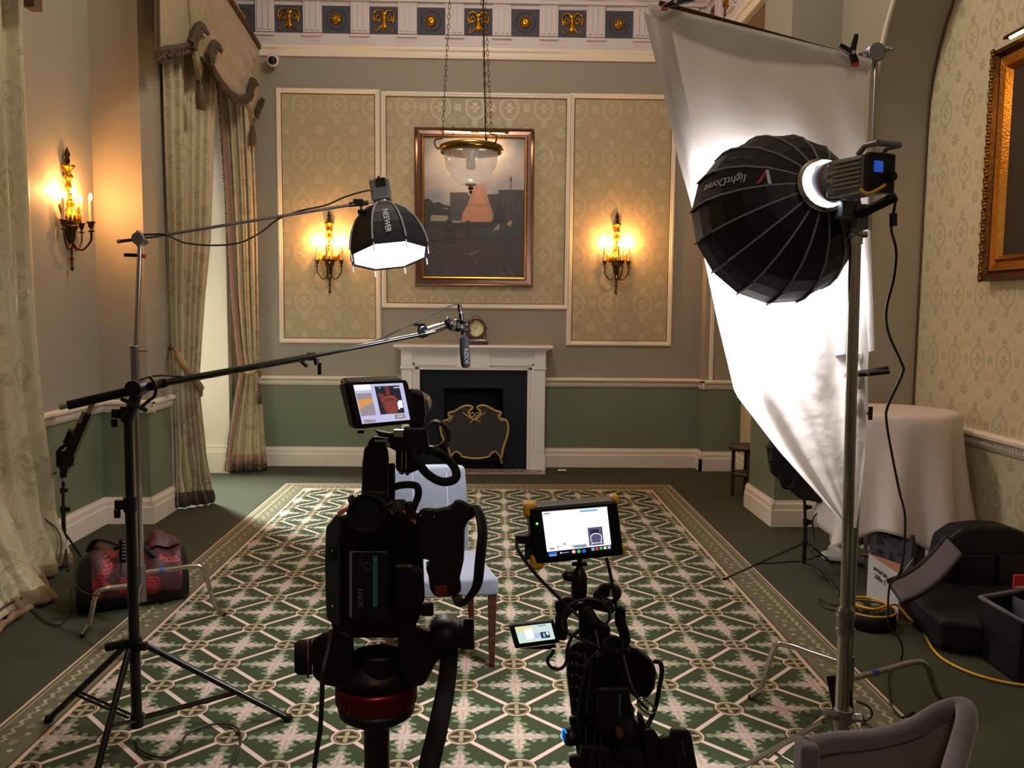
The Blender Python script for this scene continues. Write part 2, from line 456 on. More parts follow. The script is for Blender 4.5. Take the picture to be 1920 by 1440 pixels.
struct(MB().bb((2.22, 6.36, 0), (3.0, 7.0, ZC)).bb((2.6, 7.0, 0), (2.9, D, ZC)).bb((2.22, 8.62, 0), (2.62, D, ZC)).build('wall_right_pier', WALL))
struct(MB().bb((2.588, 7.15, 0), (2.6, 8.5, 3.6)).build('wall_niche_far', DAMY))
# arch moulding strips (white bead at the front edge, thin gilt fillet at the back)
pts = [(2.6, a, z) for a, z in apath]; inner = [(2.99, a+(4.55-a)*.006, z) for a, z in apath]
struct(MB().tube(pts, .016, 8).build('trim_arch_edge', WHITE))
struct(MB().tube(inner, .006, 6).build('trim_arch_fillet', mat('fillet_brown', '#4d3826', .5)))
# skirting boards
def skirt(name, a, b, nrm, h=.205, th=.03):
    """board along the floor from a to b, standing out of the wall along nrm"""
    a = Vector((*a, 0)); b = Vector((*b, 0)); n = Vector((*nrm, 0)).normalized()
    prof = [(0, 0), (th, 0), (th, h*.62), (th*.8, h*.68), (th*.75, h*.86), (th*.4, h*.93), (th*.35, h), (0, h)]
    m = MB(); P = [a+n*x+Vector((0, 0, z)) for x, z in prof]; Q = [b+n*x+Vector((0, 0, z)) for x, z in prof]; k = len(prof)
    m.add(P+Q, [(i, (i+1) % k, k+(i+1) % k, k+i) for i in range(k)]+[tuple(range(k)), tuple(range(2*k-1, k-1, -1))])
    return struct(m.build(name, WHITE))
def rail(name, a, b, nrm, z0=.865, z1=.96, mt=WHITE, dent=True):
    a = Vector((*a, 0)); b = Vector((*b, 0)); n = Vector((*nrm, 0)).normalized(); h = z1-z0
    prof = [(0, 0), (.012, 0), (.018, .15*h), (.022, .2*h), (.022, .5*h), (.034, .6*h), (.05, .7*h), (.05, .88*h), (.03, h), (0, h)]
    m = MB(); P = [a+n*x+Vector((0, 0, z0+z)) for x, z in prof]; Q = [b+n*x+Vector((0, 0, z0+z)) for x, z in prof]; k = len(prof)
    m.add(P+Q, [(i, (i+1) % k, k+(i+1) % k, k+i) for i in range(k)]+[tuple(range(k)), tuple(range(2*k-1, k-1, -1))])
    if dent:
        L = (b-a).length; d = (b-a).normalized(); c = int(L/.03)
        for i in range(c):
            p = a+d*(i+.5)*L/c+n*.024+Vector((0, 0, z0+.35*h)); m.box(p, (.012 if abs(d.x) > .5 else .012, .012, .02))
    return struct(m.build(name, mt))
skirt('baseboard_back', (-2.62, D), (-.96, D), (0, -1)); skirt('baseboard_back_right', (.57, D), (2.22, D), (0, -1))
rail('trim_chair_rail_back', (-2.62, D), (-.93, D), (0, -1)); rail('trim_chair_rail_back_right', (.55, D), (2.22, D), (0, -1))
skirt('baseboard_left', (-2.98, -3), (-2.98, 6.39), (1, 0)); rail('trim_chair_rail_left', (-2.98, -3), (-2.98, 6.39), (1, 0))
skirt('baseboard_left_pier', (-2.98, 6.39), (-2.592, 6.39), (0, -1)); rail('trim_chair_rail_pier', (-2.98, 6.39), (-2.57, 6.39), (0, -1))
skirt('baseboard_left_pier_side', (-2.62, 6.363), (-2.62, 6.84), (1, 0)); rail('trim_chair_rail_pier_side', (-2.62, 6.34), (-2.62, 6.84), (1, 0))
skirt('baseboard_right_pilaster', (2.19, 8.62), (2.6, 8.62), (0, -1)); rail('trim_chair_rail_pilaster', (2.17, 8.62), (2.6, 8.62), (0, -1))
skirt('baseboard_right_pilaster_side', (2.22, 8.8), (2.22, 8.59), (-1, 0)); rail('trim_chair_rail_pilaster_side', (2.22, 8.8), (2.22, 8.57), (-1, 0))
skirt('baseboard_right_far', (2.59, 8.6), (2.59, 7.0), (-1, 0))
skirt('baseboard_pier_face', (2.22, 7.03), (2.22, 6.333), (-1, 0)); skirt('baseboard_pier_front', (2.192, 6.36), (2.6, 6.36), (0, -1))
skirt('baseboard_right_wall', (2.6, 6.36), (2.6, 5.8), (-1, 0)); skirt('baseboard_niche_side', (2.57, 5.8), (3.0, 5.8), (0, -1))
skirt('baseboard_niche', (3.0, 5.8), (3.0, 3.3), (-1, 0)); rail('trim_chair_rail_niche', (3.0, 5.8), (3.0, 3.3), (-1, 0), .86, .96)
sbox('trim_pilaster_bead', (2.27, 8.6, .96), (2.31, 8.62, 4.2), WHITE, .004)

# entablature: architrave, frieze with triglyphs, cornice
def entab(name, a, b, nrm):
    a = Vector(a); b = Vector(b); n = Vector(nrm); m = MB()
    prof = [(0, 4.225), (.03, 4.225), (.035, 4.25), (.035, 4.285), (.055, 4.30), (.055, 4.335), (.02, 4.34), (.02, 4.36)]
    prof2 = [(.02, 4.335), (.045, 4.34), (.045, 4.44), (.02, 4.445), (.02, 4.76), (.07, 4.765), (.07, 4.80), (.11, 4.82), (.14, 4.85), (.30, 4.87), (.30, 4.95), (.36, 5.0), (.36, 5.06), (0, 5.06)]
    for pr, mi in ((prof, 0), (prof2, 1)):
        k = len(pr); P = [a+n*x+Vector((0, 0, z)) for x, z in pr]; Q = [b+n*x+Vector((0, 0, z)) for x, z in pr]
        m.add(P+Q, [(i, i+1, k+i+1, k+i) for i in range(k-1)]+[tuple(range(k)), tuple(range(2*k-1, k-1, -1))], mi)
    return m
C0 = V(543, 40, D).x; STEP = (V(1160, 48, D).x-C0)/7
ent = entab('e', (-2.62, D, 0), (2.22, D, 0), (0, -1, 0))
def tri(m, M):
    """triglyph: three vertical bars over guttae"""
    w = STEP-.29
    m.box((0, .035, 4.61), (w, .03, .31), M, 1)
    for i in (-1, 0, 1): m.box((i*w*.30, .055, 4.61), (w*.17, .02, .27), M, 1)
    m.box((0, .06, 4.775), (w*1.1, .05, .03), M, 1); m.box((0, .06, 4.425), (w*1.05, .04, .022), M, 1)
    for i in range(6): m.prism([(-.009, 0), (.009, 0), (.013, -.045), (-.013, -.045)], 0, .03, M @ T((w*(i-2.5)/6, .05, 4.415)) @ RX(90), 1)
def wallM(x): return T((x, D, 0)) @ RZ(180)       # local +y points into the room
for k in range(-2, 9): 
    x = C0+(k+.5)*STEP
    if -2.6 < x < 2.2: tri(ent, wallM(x))
entab_o = struct(ent.build('trim_entablature', [WHITE, WHITE2]))
def rosette(m, M):
    m.lathe([(.0, .03), (.02, .045), (.035, .03), (.048, .034), (.056, .0)], M, 20)
    for i in range(8): m.ball((.032*math.cos(i*PI/4), .032*math.sin(i*PI/4), .034), .013, 8, 5, M=M)
    for i in range(24): m.ball((.098*math.cos(i*PI/12), .098*math.sin(i*PI/12), .004), .0085, 6, 4, M=M)
def urn(m, M):
    m.lathe([(0, -.09), (.04, -.085), (.045, -.06), (.018, -.04), (.014, -.01), (.03, .02), (.038, .06), (.04, .075), (.02, .085), (.012, .1), (0, .105)], M @ RX(-90) @ Matrix.Diagonal((1, .5, 1, 1)), 14)
    for s in (-1, 1):
        spiral = [(s*(.06+.035*math.cos(a)*(1-a/14)), -.02+.035*math.sin(a)*(1-a/14), .01) for a in [i*.5 for i in range(18)]]
        m.tube([M @ Vector(p) for p in spiral], .007, 6)
        m.tube([M @ Vector(p) for p in smooth_path([(s*.02, .05, .01), (s*.05, .09, .01), (s*.085, .11, .01), (s*.09, .085, .01), (s*.07, .08, .01)])], .006, 6)
        m.tube([M @ Vector(p) for p in smooth_path([(s*.09, .03, .01), (s*.105, -.02, .01), (s*.095, -.075, .01), (s*.05, -.095, .01), (s*.02, -.075, .01)])], .010, 6)
        for q in ((.07, -.095), (.1, -.06), (.03, -.02)): m.ball((s*q[0], q[1], .008), .014, 8, 5, M=M)
for k in range(-2, 9):
    x = C0+k*STEP
    if x < -2.65 or x > 2.2: continue
    pane = struct(MB().box((0, .021, 4.59), (.286, .006, .27), wallM(x)).build('metope', BLUE, entab_o))
    g = MB(); Mx = wallM(x) @ T((0, .028, 4.59)) @ RX(-90)@RZ(180)@Matrix.Diagonal((1,-1,1,1))
    (urn if k % 2 == 0 else rosette)(g, Mx)
    struct(g.build('gilt_ornament', GILT, pane))
# side runs of the entablature
el = entab('e', (-2.62, 6.3, 0), (-2.62, D, 0), (1, 0, 0)); er = entab('e', (2.22, 6.9, 0), (2.22, D, 0), (-1, 0, 0))
elo = struct(el.build('trim_entablature_left', [WHITE, WHITE2])); ero = struct(er.build('trim_entablature_right', [WHITE, WHITE2]))
for par, X, s in ((elo, -2.62, 90+180), (ero, 2.22, 90)):
    for j in range(4):
        y = 8.55-j*.5; Ms = T((X, y, 0)) @ RZ(s)
        p = struct(MB().box((0, .021, 4.59), (.286, .006, .27), Ms).build('metope', BLUE, par))
        g = MB(); (urn if j % 2 else rosette)(g, Ms @ T((0, .028, 4.59)) @ RX(-90) @ RZ(180)@Matrix.Diagonal((1,-1,1,1))); struct(g.build('gilt_ornament', GILT, p))
        t_ = MB(); tri(t_, Ms @ T((.25, 0, 0))); struct(t_.build('triglyph', [WHITE, WHITE2], par))
sbox('wall_right_upper', (2.22, 7.0, 4.2), (2.6, 8.8, ZC), WALL)

# picture-moulding frames with damask panels (measured on the wall)
def panel(name, x0, x1, z0, z1):
    Y = D; w = .055
    inn = [(x0, z0), (x1, z0), (x1, z1), (x0, z1)]
    m = MB(); prof = [(0, 0), (0, .008), (.01, .022), (.022, .022), (.028, .03), (.044, .03), (.055, .012), (.055, 0)]
    n = len(prof); vs = []
    for (cx, cz), (sx, sz) in zip(inn, ((-1, -1), (1, -1), (1, 1), (-1, 1))):
        for o, d in prof: vs.append((cx+sx*o, Y-d, cz+sz*o))
    fs = [(a*n+i, ((a+1) % 4)*n+i, ((a+1) % 4)*n+i+1, a*n+i+1) for a in range(4) for i in range(n-1)]
    m.add(vs, fs, 0)
    f = struct(m.build('trim_'+name, WHITE))
    struct(MB().bb((x0, Y-.004, z0), (x1, Y, z1)).build('damask_panel', DAMX, f))
    g = MB()
    for a, b in (((x0, z0), (x1, z0)), ((x1, z0), (x1, z1)), ((x1, z1), (x0, z1)), ((x0, z1), (x0, z0))):
        g.cyl((a[0], Y-.008, a[1]), (b[0], Y-.008, b[1]), .005, n=6)
    struct(g.build('panel_fillet', mat('panel_fillet_brown', '#553a26', .5), f))
pl = [V(527, 175, D), V(705, 635, D)]; pc = [V(724, 181, D), V(1057, 571, D)]; pr = [V(1078, 185, D), V(1249, 640, D)]
for nm, (a, b) in (('panel_left', pl), ('panel_centre', pc), ('panel_right', pr)):
    panel(nm, a.x, b.x, b.z, a.z)
# ------------------------------------------------------------------ fireplace
fp = thing('fireplace', 'white marble fireplace with dentil frieze and dark empty hearth in the far wall', 'fireplace', (-.185, 8.7, 0))
m = MB()
YF = 8.60
xL, xR = -.93, .56
for a, b in ((xL, FX0), (FX1, xR)):
    s = 1 if a > 0 else -1
    MB().bb((a, YF, 0), (b, D, 1.08)).build('jamb', MARB, fp, bevel=.004)
for x0, x1 in ((xL-.01, xL+.125), (xR-.125, xR+.01)):
    m = MB(); m.bb((x0, YF-.03, .0), (x1, YF, .17)); m.bb((x0+.012, YF-.025, .17), (x1-.012, YF, 1.06)); m.bb((x0, YF-.04, 1.06), (x1, YF, 1.085)); m.bb((x0+.008, YF-.03, 1.085), (x1-.008, YF, 1.25))
    m.build('pilaster', MARB, fp, bevel=.004)
m = MB().bb((xL, YF, 1.05), (xR, D, 1.25)); m.bb((-.36, YF-.02, 1.07), (-.02, YF, 1.23))
m.bb((xL+.11, YF-.012, 1.225), (xR-.11, YF, 1.25))
for i in range(46): 
    x = xL+.14+i*.0268
    if not (-.37 < x < -.01) and x < xR-.13: m.bb((x, YF-.03, 1.212), (x+.014, YF, 1.24))
m.build('frieze', MARB, fp, bevel=.002)
m = MB()
for a, b in (((FX0-.07, 0), (FX0-.045, FZ+.07)), ((FX1+.045, 0), (FX1+.07, FZ+.07)), ((FX0-.07, FZ+.045), (FX1+.07, FZ+.07)),
             ((FX0-.02, 0), (FX0, FZ+.02)), ((FX1, 0), (FX1+.02, FZ+.02)), ((FX0-.02, FZ), (FX1+.02, FZ+.02))):
    m.bb((a[0], YF-.015, a[1]), (b[0], YF, b[1]))
m.build('opening_moulding', MARB, fp, bevel=.003)
m = MB().bb((xL-.02, YF-.045, 1.25), (xR+.02, D, 1.268)).bb((xL-.045, YF-.075, 1.268), (xR+.045, D, 1.282)).bb((xL-.07, YF-.10, 1.282), (xR+.07, D, 1.306))
m.build('mantel_shelf', MARB, fp, bevel=.005)
MB().bb((xL-.065, YF-.095, 1.306), (xR+.065, D, 1.309)).build('shelf_top', DUST, fp)
m = MB()   # black register panels inside the opening
m.bb((FX0, YF+.05, 0), (FX0+.24, YF+.10, FZ)).bb((FX1-.24, YF+.05, 0), (FX1, YF+.10, FZ)).bb((FX0+.24, YF+.05, .86), (FX1-.24, YF+.10, FZ))
m.bb((FX0+.24, YF+.045, .855), (FX1-.24, YF+.06, .875)).bb((FX0+.235, YF+.045, 0), (FX0+.25, YF+.06, .87)).bb((FX1-.25, YF+.045, 0), (FX1-.235, YF+.06, .87))
m.build('register_panel', NAVY, fp, bevel=.003)
m = MB().bb((FX0+.1, 9.22, 0), (FX1-.1, 9.27, FZ)).bb((FX0, YF+.10, 0), (FX0+.22, 9.25, FZ)).bb((FX1-.22, YF+.10, 0), (FX1, 9.25, FZ)).bb((FX0, YF+.1, FZ-.01), (FX1, 9.25, FZ+.02))
m.bb((FX0, YF, -.01), (FX1, 9.25, .004))
m.build('firebox', FIREBACK, fp)
m = MB().bb((xL, 8.37, 0), (xR, YF, .012)); hs = m.build('hearth_slab', mat('hearth_marble', '#a08c82', .3, var=.15, vscale=12), fp, bevel=.002)
m = MB()
for i in range(6):
    c = (-.185+(i-2.5)*.24, 8.47, .0135)
    m.tube([(c[0]+.11*math.cos(a*PI/10), c[1]+.05*math.sin(a*PI/10), c[2]) for a in range(20)], .004, 4, 0, True)
m.build('hearth_inlay', MAHOG, hs)

# ------------------------------------------------------------------ fire screen
BRASSL = mat('polished_brass', '#b59a5c', .42, .6, var=.2, vscale=50)
fs = thing('fire_screen', 'gilt framed fire screen with scrolled top standing in the fireplace', 'fire screen', (-.18, 8.56, .012))
def cp(x, y, Y=8.56): return V(700+x/3.4286, 540+y/3.4286, Y)
Lft = [(498, 1125), (503, 1080), (532, 1052), (560, 1068), (575, 1085), (660, 1096), (740, 1085), (757, 1066), (785, 1052), (812, 1080), (826, 1128)]
Rt = [(826, 1090), (836, 1030), (862, 950), (868, 885), (850, 850), (812, 835), (820, 800), (785, 790), (740, 765), (700, 755), (668, 768), (692, 800), (678, 832), (652, 846)]
Lt = [(500, 1090), (478, 1020), (445, 960), (432, 900), (445, 862), (492, 838), (484, 804), (520, 795), (560, 770), (600, 756), (640, 768), (614, 798), (628, 832), (652, 846)]
MB().tube(smooth_path([cp(*p) for p in Rt], 5), .013, 8).tube(smooth_path([cp(*p) for p in Lt], 5), .013, 8).tube(smooth_path([cp(*p) for p in Lft], 5), .010, 8).build('frame', BRASSL, fs)
outl = [cp(*p) for p in Lft[1:-1]]+[cp(*p) for p in Rt]+[cp(*p) for p in reversed(Lt)]
MESHM = mat('fine_black_mesh', '#1e1915', .6)
MB().slab(outl, (0, .004, 0)).build('mesh_panel', MESHM, fs)
m = MB()
for pts in ([(575, 800), (600, 820), (630, 840), (650, 845), (670, 820), (700, 815), (722, 795)], [(620, 870), (640, 850), (665, 850), (690, 865)], [(492, 838), (510, 820), (500, 850), (480, 862)], [(812, 835), (800, 815), (815, 850), (835, 858)]):
    m.tube(smooth_path([cp(x, y, 8.55) for x, y in pts], 4), .007, 6)
for s in (0, 34): m.torus(frame(cp(635+s, 815, 8.55), (0, -1, 0)), .022, .006, 16, 6)
m.build('ribbon_ornament', BRASSL, fs)

# ------------------------------------------------------------------ mantel clock
ck = thing('mantel_clock', 'arched wooden bracket clock with brass handle and cream dial on the mantel shelf', 'clock', V(893, 638, 8.66))
c0 = Vector((V(893, 612, 8.66).x, 8.66, 1.309)); w = .105
arch = [(-w, .045), (-w, .17)]+[(-w*math.cos(PI*i/12), .17+w*math.sin(PI*i/12)) for i in range(1, 12)]+[(w, .17), (w, .045)]
Mc = T(c0) @ RX(90)
MB().prism(arch, -.06, .06, Mc).build('case', MAHOG, ck, bevel=.004)
MB().bb(c0+Vector((-.125, -.075, .014)), c0+Vector((.125, .075, .045))).bb(c0+Vector((-.115, -.068, .045)), c0+Vector((.115, .068, .055))).build('plinth', MAHOG, ck, bevel=.004)
for sx in (-1, 1):
    for sy in (-1, 1): MB().lathe([(0, 0), (.012, .0), (.016, .008), (.01, .014), (0, .014)], T(c0+Vector((sx*.105, sy*.055, 0))), 12).build('foot', BRASS, ck)
MB().torus(frame(c0+Vector((0, -.062, .165)), (0, -1, 0)), .080, .006, 32).build('bezel', BRASS, ck)
dl = MB().lathe([(0, 0), (.077, 0), (.077, .003)], frame(c0+Vector((0, -.061, .165)), (0, -1, 0)), 32).build('dial', mat('cream_enamel', '#d8cfa8', .4), ck)
m = MB()
for i in range(12): 
    a = i*PI/6; m.box((.062*math.sin(a), .062*math.cos(a), .004), (.004, .012, .001), frame(c0+Vector((0, -.061, .165)), (0, -1, 0), (1, 0, 0)) @ RZ(0))
m.build('numerals', BLK, dl)
Mh = frame(c0+Vector((0, -.066, .165)), (0, -1, 0), (1, 0, 0))
MB().prism([(-.003, 0), (.003, 0), (0, .04)], 0, .001, Mh @ RZ(-20)).prism([(-.002, 0), (.002, 0), (0, .06)], .001, .002, Mh @ RZ(75)).build('hands', BLK, ck)
MB().tube(smooth_path([c0+Vector(p) for p in ((-.035, 0, .272), (-.03, 0, .292), (0, 0, .302), (.03, 0, .292), (.035, 0, .272))]), .005, 8).build('handle', BRASS, ck)
m = MB()
for s in (-1, 1): m.ball(c0+Vector((s*.09, -.062, .075)), .014, 8, 6, sc=(1, .4, 1)); m.ball(c0+Vector((s*.11, 0, .17)), .01, 8, 6)
m.build('spandrel', BRASS, ck)

# ------------------------------------------------------------------ picture over the fireplace
A, B = V(778, 240, D), V(998, 538, D); X0, X1, Z0, Z1 = A.x, B.x, B.z, A.z
pf = thing('framed_painting', 'large framed painting of a grey city square with an orange monument above the fireplace', 'painting', ((X0+X1)/2, D-.02, Z0))
FRW = mat('copper_gilt_frame', '#86685a', .28, 1., var=.3, vscale=14)
def picframe(name, x0, x1, z0, z1, prof, mt, parent, Mx=None):
    vs = []; n = len(prof)
    for (cx, cz), (sx, sz) in zip(((x0, z0), (x1, z0), (x1, z1), (x0, z1)), ((1, 1), (-1, 1), (-1, -1), (1, -1))):
        for o, d in prof: vs.append((cx+sx*o, -d, cz+sz*o))
    fs = [(a*n+i, a*n+i+1, ((a+1) % 4)*n+i+1, ((a+1) % 4)*n+i) for a in range(4) for i in range(n-1)]
    return MB().add(vs, fs, 0, False, Mx).build(name, mt, parent)
picframe('frame', X0, X1, Z0, Z1, [(0, 0), (0, .05), (.01, .055), (.018, .05), (.03, .04), (.064, .042), (.076, .055), (.084, .055), (.085, .03), (.085, .01)], FRW, pf, T((0, D, 0)))
picframe('frame_slip', X0+.083, X1-.083, Z0+.083, Z1-.083, [(0, .01), (0, .032), (.012, .028), (.016, .014)], GILT, pf, T((0, D, 0)))
ix0, ix1, iz0, iz1 = X0+.095, X1-.095, Z0+.095, Z1-.095
def paintmat():
    m, t, b = bsdf('oil_painting_sky'); x, y, z = coords(t, 'Position')
    n = noise(t, 2.2, 4); h = (z-iz0)/(iz1-iz0)
    sky = mixc(t, n.step(.52, .25), '#767785', '#9f9a9a'); sky2 = mixc(t, noise(t, 4., 3).step(.42, .3), sky, '#a0958a')
    t.links.new(sky2, b.inputs['Base Color']); b.inputs['Roughness'].default_value = .45; bump(t, b, noise(t, 60, 3), .001, .5); return m
PS = paintmat()
def pm(n, c, v=.2, s=9): return mat('oil_paint_'+n, c, .5, var=v, vscale=s, bmp=.2)
cols = [PS, pm('square', '#3b3036', .3, 5), pm('building', '#3f3f45', .12), pm('building_dark', '#313138', .12), pm('trees', '#26292a'), pm('monument', '#8d6a5c', .2), pm('monument_lit', '#a2745e', .15), pm('figures', '#22242a'), pm('teal', '#30383c'), pm('light', '#837a6d', .1), pm('streak', '#6b5f66', .1)]
cv = MB()
def pc_(x, y, lift): q = V(780+x/4.5, 230+y/4.5, D); return Vector((min(max(q.x, ix0), ix1), D-.012-lift*.0006, min(max(q.z, iz0), iz1)))
def pp(mi, pts, lift): cv.poly([pc_(x, y, lift) for x, y in pts], mi)
cv.poly([(ix0, D-.012, iz0), (ix1, D-.012, iz0), (ix1, D-.012, iz1), (ix0, D-.012, iz1)], 0)
pp(1, [(60, 1320), (930, 1320), (930, 830), (60, 850)], 1)
pp(4, [(70, 870), (70, 650), (110, 642), (150, 680), (190, 668), (240, 695), (300, 705), (300, 860)], 2)
pp(2, [(288, 830), (288, 590), (440, 590), (440, 612), (640, 612), (640, 830)], 3)
pp(3, [(600, 840), (600, 605), (695, 605), (695, 568), (910, 568), (910, 840)], 4)
for i in range(4): pp(3, [(310+i*38, 700), (322+i*38, 700), (322+i*38, 650), (310+i*38, 650)], 5); pp(2, [(730+i*42, 760), (742+i*42, 760), (742+i*42, 640), (730+i*42, 640)], 5)
pp(3, [(288, 760), (440, 760), (440, 766), (288, 766)], 5)
pp(9, [(120, 830), (130, 780), (270, 785), (275, 835)], 6)
pp(5, [(380, 835), (395, 760), (430, 700), (455, 640), (455, 590), (490, 560), (515, 500), (530, 400), (560, 400), (580, 520), (600, 600), (620, 680), (650, 760), (655, 835)], 7)
pp(6, [(385, 835), (402, 770), (440, 708), (600, 708), (635, 780), (630, 840)], 8)
pp(6, [(520, 560), (535, 540), (545, 600), (600, 690), (480, 690), (500, 620)], 9)
pp(1, [(60, 880), (400, 850), (930, 830), (930, 960), (60, 990)], 9)
pp(4, [(90, 870), (400, 850), (640, 850), (900, 862), (900, 892), (90, 892)], 10)
for cx, cy, r, mi in ((155, 965, 42, 7), (285, 965, 52, 7), (590, 985, 46, 8), (755, 995, 40, 8)):
    for rr, mm, l in ((r, mi, 12), (r*.78, 1, 13), (r*.3, mi, 14)): pp(mm, [(cx+rr*math.cos(a*PI/10), cy+rr*math.sin(a*PI/10)) for a in range(20)], l)
    for k in range(4):
        a = k*PI/4; dx, dy = math.cos(a), math.sin(a)
        pp(mi, [(cx+dx*r*.9-dy*2, cy+dy*r*.9+dx*2), (cx-dx*r*.9-dy*2, cy-dy*r*.9+dx*2), (cx-dx*r*.9+dy*2, cy-dy*r*.9-dx*2), (cx+dx*r*.9+dy*2, cy+dy*r*.9-dx*2)], 15)
pp(7, [(230, 880), (260, 820), (300, 830), (350, 890), (330, 920), (210, 920)], 12); pp(7, [(410, 850), (440, 825), (470, 850), (455, 975), (420, 975)], 12)
pp(7, [(640, 850), (690, 690), (705, 650), (712, 700), (755, 730), (740, 850)], 12); pp(8, [(540, 960), (560, 900), (700, 830), (880, 850), (890, 960), (800, 980), (640, 990)], 11)
pp(9, [(760, 860), (790, 825), (815, 830), (800, 880)], 13); pp(9, [(640, 920), (700, 850), (705, 900)], 13)
pp(9, [(232, 728), (245, 715), (252, 728), (243, 735)], 8); pp(9, [(252, 728), (262, 715), (270, 728), (262, 735)], 8)
pp(7, [(797, 570), (797, 450), (801, 450), (801, 570)], 5); pp(7, [(795, 500), (806, 500), (806, 455), (795, 470)], 6)
for a in ([(190, 1090), (225, 1070), (200, 1095)], [(460, 1105), (520, 1185), (515, 1190)], [(690, 1185), (750, 1300), (742, 1300)], [(740, 1120), (825, 1300), (815, 1300)], [(440, 1110), (560, 1070), (470, 1118)]): pp(10, a, 11)
for i in range(3): pp(7, [(370, 895+i*26), (540, 895+i*26), (540, 899+i*26), (370, 899+i*26)], 11)
cv.build('canvas', cols, pf)
# picture lamp
plm = thing('picture_lamp', 'brass tube picture light glowing above the painting over the fireplace', 'picture light', V(890, 245, D-.2))
a, b = V(826, 245, 8.58), V(954, 250, 8.58)
Mt = frame(a, b-a, (0, 0, 1)); Lp = (b-a).length
MB().lathe([(.022, 0), (.022, Lp)], Mt, 14, a0=-PI*.55, a1=PI*.55).lathe([(0, 0), (.022, 0)], Mt, 14, a0=-PI*.55, a1=PI*.55).lathe([(0, Lp), (.022, Lp)], Mt, 14, a0=-PI*.55, a1=PI*.55).build('reflector', BRASS, plm, solid=.002)
BULB = mat('glowing_tube', '#ffd9a0', .4, emit=14, ecol='#ffc070')
m = MB()
for f0, f1 in ((.06, .44), (.56, .94)): m.cyl(a.lerp(b, f0), a.lerp(b, f1), .010, n=10)
m.build('bulb', BULB, plm)
for f in (.18, .78):
    p = a.lerp(b, f); MB().tube(smooth_path([p+Vector((0, 0, .02)), p+Vector((0, .05, .06)), p+Vector((0, .14, .05)), Vector((p.x, D-.05, Z1-.01))]), .006, 8).build('bracket', BRASS, plm)
mid = (a+b)/2
light('picture_light', 'AREA', mid+Vector((0, -.004, -.016)), 6.5, (1, .66, .36), .5, .03, d=(0, .32, -1), spread=165)

# ------------------------------------------------------------------ wall sconces
CANDLE = mat('candle_ivory', '#cdb08c', .5)
def flame_mat():
    return mat('glowing_bulb', '#ffdf9a', .4, emit=60, ecol='#ffb860')
FLM = flame_mat()
def make_sconce(label, arms=((-1, 0), (0, 1), (1, 0), (.35, .8))):
    """local frame: wall plane y=0, room towards -y, origin at the backplate middle"""
    r = thing('wall_sconce', label, 'wall light', (0, 0, 0), 'gilt candle sconces')
    m = MB()
    m.lathe([(0, -.40), (.008, -.395), (.014, -.375), (.006, -.36), (.011, -.345), (.006, -.33), (.018, -.315), (.008, -.30), (.012, -.22), (.02, -.2), (.03, -.17), (.034, -.12), (.05, -.10), (.052, -.085), (.03, -.07)], T((0, -.035, 0)), 14)
    m.build('stem', BRASSD, r)
    m = MB()   # female-figure-like bust of leaves between two wing scrolls
    m.lathe([(.03, -.08), (.05, -.06), (.062, -.03), (.05, .0), (.03, .03), (.022, .05), (.03, .07), (.02, .095), (.01, .10), (.018, .115), (.014, .135), (0, .14)], T((0, -.04, 0)), 12)
    for i in range(7):
        a = PI+PI*(i+.5)/7; m.tube([(.02*math.cos(a), -.04+.02*math.sin(a), .02), (.06*math.cos(a), -.04+.055*math.sin(a), -.02), (.078*math.cos(a), -.04+.06*math.sin(a), -.06)], [.006, .010, .004], 6)
    m.build('leaf_bust', GILT, r)
    for s in (-1, 1):
        w = MB()
        for q in range(4): w.tube(smooth_path([(s*.03, -.03, -.08+q*.012), (s*.08, -.035, -.055+q*.012), (s*(.125-q*.006), -.035, -.01+q*.008), (s*.135, -.03, .04-q*.006), (s*.12, -.03, .055-q*.01)], 5), .006, 6)
        w.build('wing_scroll', GILT, r)
    m = MB()
    m.lathe([(0, .33), (.01, .335), (.018, .36), (.012, .385), (.02, .40), (.012, .43), (0, .46)], T((0, -.03, 0)), 12)
    m.build('finial', BRASSD, r)
    m = MB().lathe([(.006, .14), (.014, .16), (.024, .19), (.012, .21), (.02, .235), (.036, .255), (.02, .275), (.016, .29), (.045, .315), (.05, .33), (.0, .335)], T((0, -.03, 0)), 14)
    for s in (-1, 1): m.cyl((s*.028, -.03, .0), (s*.028, -.03, .29), .003, n=6)
    m.build('column', GILT, r)
    for i, (ax, ay) in enumerate(arms):
        R = .125; e = Vector((ax*R, -.05-ay*.13, -.125))
        st = Vector((0, -.04, -.19)); mid = e*.55+st*.45+Vector((0, 0, -.085)); 
        arm = MB().tube(smooth_path([st, st+(e-st)*.25+Vector((0, 0, -.06)), mid+Vector((0, 0, -.01)), e+Vector((0, 0, -.06))-(e-st)*.05, e], 5), .006, 8)
        arm.build('arm', BRASSD, r)
        MB().lathe([(0, 0), (.012, 0), (.022, .006), (.006, .014), (.010, .03), (.02, .045), (.016, .055), (.028, .066), (.028, .07), (0, .07)], T(e), 14).build('candle_cup', BRASSD, r)
        c = MB().cyl(e+Vector((0, 0, .07)), e+Vector((0, 0, .215)), .0115, n=12).build('candle', CANDLE, r)
        MB().lathe([(0, 0), (.007, .006), (.011, .02), (.008, .036), (0, .055)], T(e+Vector((0, 0, .215))), 10).build('flame_bulb', FLM, c)
    return r, arms
def place_sconce(r, M, power):
    r.matrix_world = M
    for k, (ax, ay) in enumerate(((-1, 0), (.2, 1), (1, 0))):
        p = M @ Vector((ax*.125, -.05-ay*.13-.0, .135)); l = light('sconce_light', 'POINT', p, power/3, WARM, .02)
        l.data['x'] = 1
sc1, _a = make_sconce('gilt candle sconce glowing on the left wall between curtain and boom stand')
